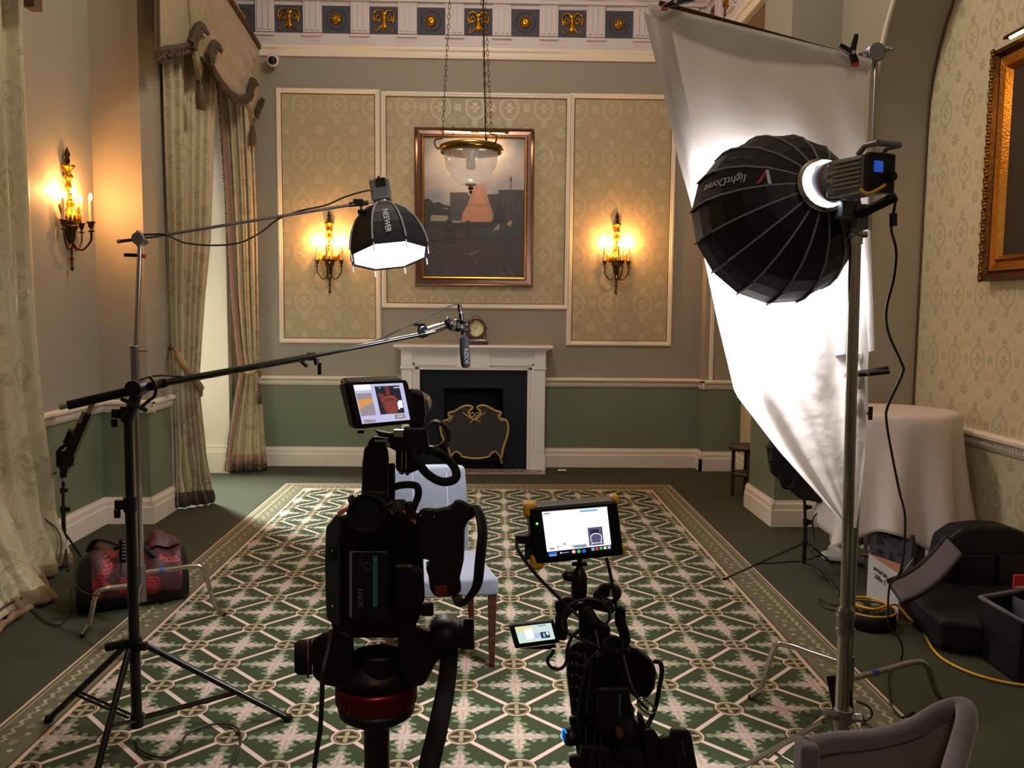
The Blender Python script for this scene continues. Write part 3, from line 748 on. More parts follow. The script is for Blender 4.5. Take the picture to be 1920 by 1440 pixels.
sL = V(619, 478, D); sR = V(1155, 480, D); sW = VX(122, 400, -2.98)
for i, (M, lab, pw) in enumerate(((T((-2.98, sW.y, sW.z-.0)) @ RZ(90), None, 34), (T((sL.x, D, sL.z)), 'gilt candle sconce glowing left of the painting above the fireplace', 38), (T((sR.x, D, sR.z)), 'gilt candle sconce glowing right of the painting above the fireplace', 38))):
    o = sc1 if i == 0 else copy_tree(sc1)
    if lab: o['label'] = lab
    place_sconce(o, M, pw)

# ------------------------------------------------------------------ hanging glass bowl
HC = V(883, 285, 5.2); HR = .185
ch = thing('hanging_bowl_lamp', 'clear glass bowl lantern with brass rim hanging on three long chains', 'chandelier', HC)
MB().lathe([(HR-.02, .03), (HR-.012, .042), (HR+.005, .034), (HR+.015, .014), (HR+.002, -.006), (HR-.018, -.01), (HR-.022, .01), (HR-.02, .03)], T(HC), 48).build('rim', BRASS, ch)
gm, gt, gb = bsdf('etched_glass'); gb.inputs['Base Color'].default_value = (1, .93, .86, 1); gb.inputs['Roughness'].default_value = .08
gb.inputs['Alpha'].default_value = .38; x, y, z = coords(gt, 'Position')
gt.links.new((((x*70.).sin()*(z*70.).sin()).gt(.7)*z.gt(2.60)*.1+.50).k, gb.inputs['Alpha'])
prof = [(.0, -.205), (.03, -.204), (.07, -.192), (.11, -.165), (.14, -.125), (.158, -.075), (.163, -.03), (.166, .0)]
MB().lathe(prof, T(HC), 40).build('glass_bowl', gm, ch)
MB().lathe([(0, -.255), (.006, -.25), (.012, -.24), (.005, -.232), (.018, -.222), (.02, -.215), (.008, -.208), (.034, -.2), (.036, -.193), (0, -.19)], T(HC), 18).build('finial', BRASSD, ch)
MB().lathe([(0, .03), (.05, .03), (.055, .0), (.03, -.04), (.03, -.1), (0, -.11)], T(HC), 18).build('lamp_holder', mat('lampholder_pale', '#b9b1a4', .3, .5), ch)
top = Vector((HC.x, HC.y, 5.2))
for k, a in enumerate((PI-.05, PI/3*.95, -PI/3*1.0+.25)):
    e = HC+Vector((HR*math.cos(a), HR*math.sin(a)*1.0, .02)); d = Vector((math.cos(a), math.sin(a), 0))
    MB().tube(smooth_path([e-d*.01+Vector((0, 0, -.01)), e+d*.03+Vector((0, 0, .01)), e+d*.035+Vector((0, 0, .05)), e+Vector((0, 0, .06)), e-d*.015+Vector((0, 0, .07)), e-d*.01+Vector((0, 0, .10))], 5), .0055, 8).build('scroll_hook', BRASS, ch)
    p0 = e-d*.01+Vector((0, 0, .10)); p1 = top+d*.02+Vector((-.02, 0, 0)); L = (p1-p0).length; n = int(L/.030); m = MB()
    for i in range(n):
        c = p0.lerp(p1, (i+.5)/n); Mx = frame(c, p1-p0, (1, 0, 0)) @ RZ(90*(i % 2)) @ RX(90)
        m.tube([Mx @ Vector((.0075*math.cos(2*PI*j/8), .019*math.sin(2*PI*j/8), 0)) for j in range(8)], .0022, 4, 0, True)
    m.build('chain', BRASSD, ch)
MB().cyl(HC+Vector((.09, .05, .03)), top+Vector((.03, .02, 0)), .004, n=6).build('flex', BRASSD, ch)
MB().lathe([(0, 0), (.09, 0), (.11, .03), (.05, .08), (.015, .1), (.015, 1.0)], T(top), 20).build('ceiling_rod', BRASSD, ch)

# ------------------------------------------------------------------ security camera
cc = thing('security_camera', 'white eyeball security camera in the top left corner of the far wall', 'camera', V(512, 112, 8.66))
c = V(511, 113, 8.66); dd = (Vector((.1, 2, 1.5))-c).normalized()
MB().ball(c, .062, 20, 14).build('housing', mat('white_plastic', '#c9c6c2', .35), cc)
MB().lathe([(0, .065), (.02, .064), (.036, .055), (.042, .045)], frame(c, (c*-1+Vector((0, 0, 1.4))).normalized()), 20).build('lens', BLK, cc)
MB().cyl(c+Vector((0, 0, .02)), (c.x-.01, D, c.z+.05), .035, .05, 18).build('mount', mat('white_plastic_mount', '#b9b5af', .4), cc)
# scrap of paper on the carpet
pcs = MB().grid(lambda u, v: FL(1046+16*u, 880+3*v, .008+.012*math.sin(u*3)), 4, 2).build('paper_scrap', mat('paper', '#d6cfae', .8))
tag(pcs, 'small cream scrap of paper lying on the green carpet right of the hearth', 'paper')

# ------------------------------------------------------------------ curtains
FRG = mat('bullion_fringe', '#413223', .75, var=.4, vscale=120, bmp=1, bscale=200)
FRG2 = mat('pink_braid', '#8a6a58', .8, var=.45, vscale=160, bmp=1, bscale=150)
TAS = mat('tassel_silk', '#4b3826', .7, var=.3, vscale=90)
def drape(path_fn, nu, nv, folds, amp, seed=0, name='fabric', mt=None, parent=None, ruffle=0., solid=.006):
    """path_fn(u, t) -> (point, outward normal); t 0 top .. 1 hem"""
    rnd = random.Random(seed); ph = [rnd.uniform(0, 6.28) for _ in range(6)]
    def fn(u, v):
        p, n, A = path_fn(u, v)
        w = math.sin(2*PI*folds*u+ph[0]+.7*math.sin(2*PI*u*2+ph[1])+.25*math.sin(v*5+ph[2]))
        w2 = .45*math.sin(2*PI*folds*2.3*u+ph[3]+v*2)
        r = ruffle*max(0, v-.86)/.14
        q = p+n*(A*amp*(w+w2))+n*r*(.5*math.sin(9*u+v*60+ph[4])+.4*math.sin(23*u-v*45+ph[5]))
        return q
    drape.fn = fn
    return MB().grid(fn, nu, nv).build(name, mt or CURT, parent, solid=solid)
def hem_strip(name, fn, v0, v1, mt, parent, off, bul=.012, nu=120, drop=0.):
    def g(u, v):
        p = fn(u, lerp(v0, v1, v)); q = fn(min(1, u+.01), lerp(v0, v1, v)); r = fn(max(0, u-.01), lerp(v0, v1, v)); t = (q-r).normalized(); n = Vector((t.y, -t.x, 0)); n = n if n.dot(off) > 0 else -n
        p = p+n*(.006+bul*math.sin(PI*v)+.004*math.sin(u*nu*2.2)*v); p.z = max(p.z-drop*v, .004); return p
    return MB().grid(g, nu*2, 6).build(name, mt, parent, solid=.006)
def lerp(a, b, t): return a+(b-a)*t
def pl_(tab, t):
    for (t0, v0), (t1, v1) in zip(tab, tab[1:]):
        if t <= t1: 
            k = (t-t0)/(t1-t0); k = k*k*(3-2*k) if False else k
            return lerp(v0, v1, k)
    return tab[-1][1]
# near left curtain hanging over the left wall window
cl = thing('floor_length_curtain', 'long damask curtain at the left edge of the picture, hem puddled on the carpet', 'curtain', (-2.8, 4.6, 0), 'damask curtains')
def near_path(u, v):
    z = lerp(5.2, .02, v); y1 = pl_([(0, 5.55), (.3, 5.30), (.7, 5.28), (.85, 5.32), (1, 5.42)], v); y0 = 3.2
    y = lerp(y0, y1, u)
    bul = pl_([(0, 0), (.55, .02), (.8, .07), (1, .20)], v)
    x = -2.86+bul*(1-.6*u)
    k = max(0, v-.88)/.12; hump = math.exp(-((y-4.55)/.28)**2)
    x += k*hump*.22; 
    return Vector((x, y, z)), Vector((1, 0, 0)), pl_([(0, 1), (.6, .85), (1, 1.25)], v)
drape(near_path, 150, 90, 9.5, .042, 3, 'fabric', CURT, cl, ruffle=.05)
def near_hem(u): p, n, A = near_path(u, .955); return p+Vector((.05, 0, 0))
hem_strip('hem_fringe', drape.fn, .985, 1., None, cl, Vector((1, -.3, 0)), .02, 160) if False else None
_fm = mat('hem_fringe_brown', '#75603f', .85, var=.5, vscale=140, bmp=1, bscale=120)
hem_strip('hem_fringe', drape.fn, .984, 1., _fm, cl, Vector((1, -.3, 0)), .004, 160)
# fallen fold of hem pointing into the room
def puddle(u, v):
    a = FL(-70, 1240).lerp(FL(72, 1120), u); b = VX(-60, 985, -2.78).lerp(VX(30, 1010, -2.72), u)
    p = b.lerp(a, v); p.z = lerp(b.z, .035, v**.75)+.03*math.sin(u*8+v*4)*(1-v*.5); p.x += .03*math.sin(u*11)*(1-v); return p
pd = MB().grid(puddle, 24, 20).build('hem_fold', CURT, cl, solid=.01)
MB().tube([puddle(u/20, .90)+Vector((.004, -.004, .008)) for u in range(21)], .013, 6, flat=.6).build('braid', FRG, pd)
MB().tube([puddle(u/20, 1.)+Vector((.03+.01*math.sin(u*2), -.03, -.012)) for u in range(21)], [.020+.006*math.sin(u*1.7) for u in range(21)], 8).build('fold_fringe', mat('fold_fringe_brown', '#7d6545', .85, var=.5, vscale=140, bmp=1, bscale=120), pd)
tsl = MB(); q = VX(62, 8, -2.7)
tsl.bb(q+Vector((-.03, -.045, -.03)), q+Vector((.03, .045, .2))).build('valance_tassel', TAS, cl)

# bay window curtains
cb = thing('tied_back_curtain', 'damask curtain tied back at the near side of the window bay', 'curtain', (-2.45, 7.1, 0), 'damask curtains')
bl_ = [(-60, 300), (90, 304), (300, 311), (450, 317), (600, 321), (690, 325), (760, 327), (860, 330), (960, 331)]
br_ = [(-60, 415), (90, 408), (300, 401), (450, 396), (560, 385), (640, 379), (720, 374), (760, 378), (850, 388), (910, 398), (945, 402)]
def colx(tab, y):
    for (ya, xa), (yb, xb) in zip(tab, tab[1:]):
        if y <= yb: return lerp(xa, xb, (y-ya)/(yb-ya))
    return tab[-1][1]
def b_path(u, v):
    y = lerp(-60, 945, v); a = VX(colx(bl_, y), y+6, -2.585); b = VX(colx(br_, y), y, lerp(-2.50, -2.36, v))
    p = a.lerp(b, u); p.z = max(p.z, .02); return p, Vector((.88, -.47, 0)), pl_([(0, 1), (.7, .9), (.8, .6), (.95, 1.0), (1, 1.3)], v)
drape(b_path, 120, 90, 5.5, .026, 5, 'fabric', CURT, cb, ruffle=.035)
hem_strip('hem_fringe', drape.fn, .972, 1., FRG, cb, Vector((.7, -1, 0)), .012, 90)
TB = mat('tieback_rope', '#8a7550', .6, var=.4, vscale=150, bmp=1, bscale=220)
tp = smooth_path([VX(322, 650, -2.58), VX(330, 658, -2.50), VX(345, 685, -2.40), VX(362, 708, -2.36), VX(376, 728, -2.36), VX(377, 742, -2.38)], 6)
MB().tube(tp, [.012]*8+[.03]*(len(tp)-14)+[.014]*6, 10).build('tieback', TB, cb)
MB().torus(frame(VX(319, 651, -2.6), (1, 0, 0)), .022, .006, 14).build('tieback_hook', BRASS, cb)
cf = thing('tied_back_curtain', 'damask curtain with pink braid edge at the far side of the window bay', 'curtain', (-2.5, 8.4, 0), 'damask curtains')
def f_pt(px, py, Y): return V(px, py, Y)
lead = [(415, 150), (422, 240), (428, 330), (434, 440), (440, 560), (450, 660), (456, 700), (446, 760), (436, 830), (430, 884)]
trail = [(470, 150), (474, 240), (478, 330), (482, 440), (484, 560), (485, 650), (486, 700), (492, 760), (497, 830), (502, 881)]
def f_path(u, v):
    i = v*(len(lead)-1); k = min(int(i), len(lead)-2); f = i-k
    a = V(*[lerp(lead[k][j], lead[k+1][j], f) for j in (0, 1)], 8.30); b = V(*[lerp(trail[k][j], trail[k+1][j], f) for j in (0, 1)], 8.50)
    p = a.lerp(b, u); return p, Vector((.25, -.97, 0)), (1 if v < .55 else .7)*(.25+.75*min(1, u*6))
drape(f_path, 60, 70, 3.5, .030, 11, 'fabric', CURT, cf, ruffle=.02); ffn = drape.fn
def back_part(u, v):
    z = lerp(4.5, .02, v); return Vector((-2.66-.05*math.sin(v*3.1), lerp(8.22, 8.40, u)+.02*math.sin(u*12), z))
ed = [f_path(0, v/50)[0] for v in range(51)]
MB().tube([p+Vector((-.006, -.012, 0)) for p in ed], .030, 8, flat=.35).build('braid', FRG2, cf)
m = MB()
for i in range(150):
    v = i/150; p = f_path(0, v)[0]; m.ball(p+Vector((-.035+.006*random.random(), -.01, 0)), .016, 6, 4)
m.build('bobble_fringe', FRG, cf)
hem_strip('hem_braid', ffn, .935, .968, FRG2, cf, Vector((0, -1, 0)), .006, 60); hem_strip('hem_fringe', ffn, .972, 1., FRG, cf, Vector((0, -1, 0)), .010, 60)
MB().tube(smooth_path([V(458, 695, 8.25), V(470, 700, 8.22), V(484, 694, 8.3), V(487, 705, 8.42)], 5), .02, 8).build('tieback', TB, cf)
m = MB(); q = V(486, 735, 8.38); m.lathe([(0, .09), (.014, .08), (.02, .05), (.012, .03), (.024, 0), (.026, -.12), (0, -.12)], T(q), 12); m.build('tassel', TAS, cf)

# valance over the bay
va = thing('swagged_valance', 'fringed damask valance with swag and tails over the window bay', 'valance', (-2.4, 7.7, 4.0))
XV = -2.40
def vx(pts, X=XV): return [VX(x, y, X) for x, y in pts]
def vpoly(name, pts, X, mt, belly=.0):
    P = vx(pts, X)
    ys = [p.y for p in P]
    m = MB().slab(P, (-.03, 0, 0)); return m.build(name, mt, va)
topl = (296, -60)
vpoly('backing_cloth', [(300, -80), (300, 70), (365, 60), (392, 60), (420, 120), (470, 120), (485, 140), (500, 130), (500, 112), (400, -80)], XV-.035, CURT2)
vpoly('near_pelmet', [(296, -80), (298, 100), (330, 92), (362, 84), (368, 40), (352, -80)], XV, CURT2)
vpoly('near_tail', [(350, -60), (362, 78), (376, 150), (388, 90), (396, 30), (384, -60)], XV+.02, CURT2)
vpoly('far_tail', [(455, 60), (460, 150), (474, 225), (484, 190), (505, 172), (493, 118), (478, 80)], XV+.02, CURT2)
def swag(u, v):
    tl, tr = VX(384, -70, XV), VX(484, 92, XV); low = [(390, 92), (393, 115), (402, 138), (416, 158), (434, 176), (450, 183), (464, 178), (471, 165), (476, 148)]
    i = u*8; k = min(int(i), 7); f = i-k; lx, ly = lerp(low[k][0], low[k+1][0], f), lerp(low[k][1], low[k+1][1], f)
    b = VX(lx, ly, XV+.09); t_ = tl.lerp(tr, u); p = t_.lerp(b, v)
    p.x = XV+.01+.07*math.sin(PI*u)*math.sin(v*PI*.6)+.018*math.sin(v*24+5*math.sin(PI*u))*v; return p
MB().grid(swag, 40, 40).build('swag', CURT2, va, solid=.01)
def fringe(name, pts, X, r=.03):
    P = smooth_path([VX(x, y, X) for x, y in pts], 5)
    o = MB().tube(P, r, 8, flat=.7).build(name, FRG, va); m = MB()
    for i, p in enumerate(P):
        for q in range(2): m.ball(p+Vector((.02, .03*random.uniform(-1, 1), -r*.8-.02*random.random())), .016, 6, 4)
    m.build('bobbles', FRG, o)['kind'] = 'stuff'
MB().tube(vx([(296, -80), (298, 100)], XV+.005), .012, 6).build('near_edge_cord', FRG, va)
fringe('pelmet_fringe', [(296, 98), (312, 92), (332, 90), (350, 86), (362, 80)], XV+.02)
fringe('pelmet_jabot', [(360, 82), (366, 66), (370, 52), (377, 46), (383, 52)], XV+.06)
fringe('pelmet_return', [(298, 103), (305, 108), (316, 103)], XV+.0)
fringe('swag_fringe', [(391, 98), (394, 118), (403, 140), (417, 160), (434, 178), (450, 185), (463, 180), (470, 170)], XV+.10, .034)
fringe('swag_jabot', [(392, 110), (397, 92), (403, 80), (411, 88)], XV+.10)
fringe('swag_far_jabot', [(466, 176), (470, 160), (473, 150), (478, 152)], XV+.10)
fringe('far_tail_fringe', [(478, 212), (486, 192), (496, 182), (505, 174)], XV+.03, .022)
for k, (x, y) in enumerate(((376, 150), (473, 228))):
    q = VX(x, y, XV+.04); s = 1.0
    MB().cyl(q+Vector((0, 0, .14)), q+Vector((0, 0, -.03)), .006, n=6).build('tassel_cord', BRASS, va)
    tq = MB().lathe([(0, .0), (.016, -.006), (.026, -.03), (.018, -.05), (.034, -.075), (.038, -.2), (0, -.2)], T(q+Vector((0, 0, -.03))), 12); tq.build('tassel', TAS, va)
MB().tube(vx([(372, -100), (430, 0), (470, 62), (500, 112), (506, 118)], XV+.02), .03, 8).build('gilt_cornice_pole', mat('bronze_pole', '#4a3421', .4, .6), va)
# roman blind
rb = thing('roman_blind', 'pleated roman blind drawn half down inside the window bay', 'blind', (-2.98, 8.0, 3.4))
m = MB()
zb = VX(407, 325, -3.0).z
def bl(u, v): z = lerp(4.2, zb, v); k = (v*7) % 1; return Vector((-3.02+.03*k, lerp(6.9, 8.38, u), z))
m.grid(bl, 2, 70).build('cloth', mat('blind_silk', '#8f7a57', .6), rb, solid=.006)
MB().bb((-3.02, 6.9, zb-.03), (-2.98, 8.38, zb+.03)).build('hem_band', mat('blind_band', '#8a5a34', .6), rb)
# ------------------------------------------------------------------ boom stand with microphone pole (front left)
def tri_legs(root, c, hub_z, feet, r, mt, spread_z=None, brace=None, center=None, name='leg', foot=True):
    for f in feet:
        f = Vector(f); top = Vector((c.x, c.y, hub_z)); d = (f-top); d.z = 0; d.normalize()
        a = top+d*.035
        lg = MB().cyl(a, f+Vector((0, 0, r)), r, n=10).build(name, mt, root)
        if foot: MB().ball(f+Vector((0, 0, r)), r*1.5, 10, 6).build('rubber_foot', RUB, lg)
        if brace:
            p = a.lerp(f, brace[0]); q = Vector((c.x, c.y, brace[1]))+d*.03
            side = Vector((-d.y, d.x, 0))*r*.9
            MB().cyl(p+side, q+side, r*.45, n=8).cyl(p-side, q-side, r*.45, n=8).build('brace', mt, lg)
bs = thing('boom_stand', 'black boom stand on a braced tripod base left of the cameras', 'boom stand', FL(258, 1385))
c = FL(258, 1385); Yb = c.y
hz = V(250, 1205, Yb).z
MB().cyl((c.x, c.y, .05), (c.x, c.y, V(256, 940, Yb).z), .0195, n=16).build('lower_column', BLKM, bs)
MB().cyl((c.x, c.y, V(256, 945, Yb).z), (c.x+.002, c.y, V(258, 770, Yb).z), .0165, n=16).build('upper_column', BLKM, bs)
for yy, nm in ((945, 'lower'), (775, 'upper')):
    z = V(256, yy, Yb).z; k = MB().cyl((c.x, c.y, z-.028), (c.x, c.y, z+.028), .024, n=14).box((c.x-.035, c.y-.01, z), (.03, .02, .035)).build('clamp_collar', BLK, bs)
    MB().cyl((c.x-.045, c.y-.01, z-.02), (c.x-.045, c.y-.01, z-.05), .012, n=10).build('clamp_knob', BLK, k)
z = hz; MB().cyl((c.x, c.y, z-.03), (c.x, c.y, z+.02), .028, n=14).box((c.x+.03, c.y-.02, z-.005), (.05, .02, .03)).box((c.x-.03, c.y+.01, z-.005), (.05, .02, .03)).build('leg_collar', BLK, bs)
MB().cyl((c.x-.03, c.y-.01, z+.0), (c.x-.10, c.y-.02, z-.01), .016, n=10).build('collar_knob', RUB, bs)
MB().cyl((c.x, c.y, .05), (c.x, c.y, .10), .025, n=12).build('brace_collar', BLK, bs)
tri_legs(bs, c, hz-.01, [FL(540, 1352), FL(92, 1354), FL(182, 1452)], .0125, BLKM, brace=(.62, .085))
# boom pivot head and pole
P0 = V(112, 764, 3.0); P1 = V(258, 727, 3.07); P2 = V(585, 668, 3.42); P3 = V(795, 626, 3.72); P4 = V(862, 609, 3.82)
hd = MB().cyl(P1+Vector((0, -.045, 0)), P1+Vector((0, .045, 0)), .030, n=16).cyl((c.x, c.y, V(258, 790, Yb).z), (P1.x, P1.y, P1.z-.01), .021, n=12)
hd.build('pivot_head', BLK, bs, bevel=.002)
MB().tube(smooth_path([V(282, 708, 3.04), V(292, 722, 3.03), V(290, 742, 3.03), V(278, 752, 3.03), V(262, 766, 3.03)], 5), .006, 8).tube([V(228, 748, 3.04), V(275, 770, 3.02)], .008, 8).build('tilt_handle', BLK, bs)
for i in range(4): pass
MB().cyl(P0, P0.lerp(P1, .11), .0105, n=12).build('counter_spigot', CHROME, bs)
MB().cyl(P0.lerp(P1, .1), P1.lerp(P2, .15), .0165, n=14).build('boom_grip', RUB, bs)
MB().cyl(P1.lerp(P2, .1), P2, .0135, n=14).build('boom_tube', BLKM, bs)
MB().cyl(P2.lerp(P1, .02), P2+(P3-P2)*.02, .0175, n=14).build('boom_clamp', BLK, bs)
MB().cyl(P2.lerp(P1, .04)+Vector((-.02, 0, -.012)), P2+Vector((-.02, 0, -.04)), .010, n=8).cyl(P2+Vector((.015, 0, -.01)), P2+Vector((.02, 0, -.035)), .011, n=8).box(P2+Vector((.03, 0, -.05)), (.014, .012, .05)).build('clamp_wing', BLK, bs)
MB().cyl(P2, P3, .0095, n=12).build('boom_extension', BLKM, bs)
MB().cyl(P3.lerp(P2, .05), P3, .0135, n=12).cyl(P3+Vector((-.02, 0, .012)), P3+Vector((-.02, 0, .035)), .008, n=8).box(P3+Vector((-.02, 0, .04)), (.05, .012, .012)).build('end_clamp', BLK, bs)
MB().cyl(P3, P3.lerp(P4, .30), .0055, n=10).build('boom_tip', CHROME, bs)
# cable along the boom, top clutch
cb2 = MB().tube(smooth_path([V(262, 712, 3.05), V(300, 704, 3.1), V(390, 703, 3.2), V(600, 664, 3.42), V(700, 640, 3.6), V(750, 618, 3.66), V(790, 600, 3.74), V(830, 580, 3.8), V(858, 570, 3.84), V(863, 578, 3.84)], 8), .0035, 6).build('microphone_cable', CORD)
tag(cb2, 'thin black cable running along the boom pole up to the microphone', 'cable')
# C-stand seen behind the boom stand
cs = thing('light_stand', 'chrome stand with long boom arm behind the black boom stand on the left', 'light stand', FL(262, 1140))
YC = 4.25; base = Vector((V(262, 1000, YC).x, YC, 0)); topc = V(263, 458, YC); 
MB().cyl((base.x, base.y, .16), (base.x, base.y, V(262, 705, YC).z), .0175, n=14).build('riser', CHROME, cs)
MB().cyl((base.x, base.y, V(262, 700, YC).z), topc, .0125, n=14).build('upper_riser', CHROME, cs)
a, b = V(262, 650, YC).z, V(262, 712, YC).z
k = MB().box((base.x+.003, base.y, (a+b)/2), (.032, .036, a-b)).cyl((base.x, base.y, a), (base.x, base.y, a+.006), .028, n=12).build('locking_collar', STEEL, cs, bevel=.003)
MB().cyl((base.x+.01, base.y-.01, a-.02), (base.x+.065, base.y-.015, a-.02), .006, n=8).ball((base.x+.07, base.y-.015, a-.018), .006, 8, 6).build('collar_screw', CHROME, k)
kn = V(263, 448, YC)
MB().cyl(kn+Vector((0, -.035, 0)), kn+Vector((0, .035, 0)), .032, n=20).cyl(kn+Vector((0, -.02, -.04)), kn+Vector((0, -.02, .04)), .012, n=10).build('grip_head', STEEL, cs, bevel=.004)
R0 = V(220, 453, YC-.02); R1 = V(665, 383, 4.42)
MB().cyl(R0, kn, .0085, n=10).build('arm_tail', BRASSD, cs); MB().cyl(R0, R0.lerp(kn, .15), .010, n=10).build('arm_tip', CHROME, cs)
MB().cyl(kn, R1, .0078, n=12).build('boom_arm', STEEL, cs)
k = V(245, 478, YC); MB().cyl(k+Vector((-.03, 0, 0)), V(262, 479, YC), .009, n=8).build('orange_tip_handle', BLK, cs)
MB().cyl(V(266, 479, YC), V(273, 481, YC), .011, n=10).build('orange_knob', mat('orange_plastic', '#c8481e', .4), cs, label='orange knob tip')
def turtle(root, c, feet, z0, mt, r=.0125, tape=None):
    for i, f in enumerate(feet):
        f = Vector(f); d = Vector((f.x-c.x, f.y-c.y, 0)); L = d.length; d.normalize(); zz = z0+(.06 if i == 0 else 0)
        a = Vector((c.x, c.y, zz)); b = f.copy(); b.z = r
        pts = smooth_path([a, a+d*L*.35, a+d*L*.62, a+d*L*.76+Vector((0, 0, -.03)), a.lerp(b, .88)*1.0+Vector((0, 0, .03)), b], 6)
        lg = MB().tube(pts, r, 12).build('leg', mt, root)
        if tape == i: MB().cyl(a+d*L*.22, a+d*L*.27, r*1.12, n=12).build('blue_tape', mat('blue_tape', '#1c3f86', .5), lg, label='band of blue tape')
        MB().ball(b, r*1.1, 10, 6).build('leg_foot', RUB, lg)
    MB().cyl((c.x, c.y, z0-.09), (c.x, c.y, z0+.10), .024, n=14).build('leg_hub', STEEL, root)
turtle(cs, base, [FL(420, 1155), FL(155, 1195), FL(254, 1242)], V(262, 1095, YC).z, CHROME, tape=0)
# articulated joint to the lamp
nj = MB().cyl(V(655, 384, 4.42), V(690, 380, 4.44), .013, n=10).box(V(672, 380, 4.43), (.05, .03, .035)).cyl(V(676, 380, 4.42), V(678, 396, 4.42), .006, n=8).cyl(V(671, 397, 4.42), V(685, 397, 4.42), .012, n=8)
nj.build('swivel_joint', BLK, cs, bevel=.002); MB().cyl(V(690, 380, 4.44), V(700, 378, 4.45), .006, n=8).build('joint_spigot', CHROME, cs)
cb3 = MB().tube(smooth_path([V(270, 440, 4.24), V(310, 440, 4.25), V(345, 455, 4.26), V(400, 460, 4.28), V(450, 455, 4.3), V(490, 435, 4.34), V(520, 412, 4.36), V(560, 396, 4.38), V(610, 385, 4.4), V(650, 368, 4.42), V(690, 357, 4.44), V(700, 358, 4.45)], 6), .0045, 6).build('lamp_cable', CORD)
tag(cb3, 'black lamp cable sagging along the thin chrome boom arm', 'cable')

# ------------------------------------------------------------------ small octagonal softbox over the chair
def gore_shell(apex, cen, R, n, prof, rot=0, up=None):
    """returns frame with z from rim centre towards the apex, and ring function"""
    ax = (apex-cen); Hh = ax.length; M = frame(cen, ax, up)
    rings = [[M @ Vector((r*R*math.cos(rot+2*PI*k/n), r*R*math.sin(rot+2*PI*k/n), z*Hh)) for k in range(n)] for r, z in prof]
    return M, rings, Hh
GLOW = mat('lit_diffuser_cloth', '#ffffff', .6, emit=6, ecol='#eef4ff')
sb = thing('octagonal_softbox', 'small black octagonal softbox lamp glowing white on the boom arm over the chair', 'softbox', V(730, 483, 4.45))
cen = V(731, 481, 4.45); ap = cen+Vector((-.045, .075, .265))
prof = [(1, 0), (1.0, .10), (.97, .25), (.90, .45), (.76, .68), (.55, .88), (.33, 1.0), (.22, 1.02)]
M, rings, Hh = gore_shell(ap, cen, .215, 8, prof, PI/8+.12)
m = MB()
for j in range(len(rings)-1):
    for k in range(8): m.poly([rings[j][k], rings[j][(k+1) % 8], rings[j+1][(k+1) % 8], rings[j+1][k]])
m.build('shell', FAB, sb, solid=.003, merge=False)
for k in range(8):
    MB().tube([rings[j][k]+(rings[j][k]-M @ Vector((0, 0, prof[j][1]*Hh))).normalized()*.004 for j in range(1, 7)], .0055, 6).build('rib', GREYL, sb)
    t_ = rings[0][k]; MB().cyl(t_+M.to_3x3() @ Vector((0, 0, .01)), t_-M.to_3x3() @ Vector((0, 0, .035)), .0035, n=6).build('rib_tip', mat('white_tip', '#cfd2d8', .5), sb)
MB().add([M @ Vector((.200*math.cos(PI/8+.12+2*PI*k/8), .200*math.sin(PI/8+.12+2*PI*k/8), .006)) for k in range(8)], [tuple(range(8))]).build('diffuser', GLOW, sb)
m = MB()
for k in range(8):
    a0, a1 = PI/8+.12+2*PI*k/8, PI/8+.12+2*PI*(k+1)/8
    m.poly([M @ Vector((r*math.cos(a), r*math.sin(a), .004)) for r, a in ((.2, a0), (.217, a0), (.217, a1), (.2, a1))])
m.build('rim_band', mat('grey_rim_cloth', '#5b5a70', .7), sb)
MB().lathe([(.05, Hh*1.0), (.052, Hh*1.06), (.045, Hh*1.1), (.03, Hh*1.1)], M, 20).build('speed_ring', CHROME, sb)
MB().box((0, 0, Hh+.09), (.105, .09, .12), M).build('lamp_body', GREY, sb, bevel=.012)
MB().box((.01, -.047, Hh+.12), (.05, .02, .045), M).build('battery', BLK, sb)
MB().cyl(M @ Vector((.0, -.03, Hh+.15)), M @ Vector((0, -.03, Hh+.165)), .006, n=8).build('power_knob', BLK, sb)
# maker's word on the front panel
kf = min(range(8), key=lambda k: ((rings[3][k]+rings[3][(k+1) % 8])/2).y)
pa = (rings[1][kf]+rings[1][(kf+1) % 8])/2; pb = (rings[5][kf]+rings[5][(kf+1) % 8])/2; pe = (rings[2][(kf+1) % 8]-rings[2][kf]).normalized()
pmid = (rings[3][kf]+rings[3][(kf+1) % 8])/2; dn = (rings[2][kf]+rings[2][(kf+1) % 8]-rings[4][kf]-rings[4][(kf+1) % 8]).normalized()
yax = Vector((1, 0, 0)); yax = (yax-dn*yax.dot(dn)).normalized(); nrm = dn.cross(yax); 
if nrm.y > 0: yax, nrm = yax, -nrm
Mt_ = Matrix(((dn.x, nrm.cross(dn).x, nrm.x, 0), (dn.y, nrm.cross(dn).y, nrm.y, 0), (dn.z, nrm.cross(dn).z, nrm.z, 0), (0, 0, 0, 1)))
Mt_.translation = pmid+nrm*.006
text('maker_lettering', 'NEEWER', WTXT, sb, Mt_, .040, bold=.0006)
sbn = (cen-ap).normalized()
light('softbox_light', 'AREA', cen+sbn*.012, 20, COOL, .37, d=sbn, shape='DISK', spread=150)

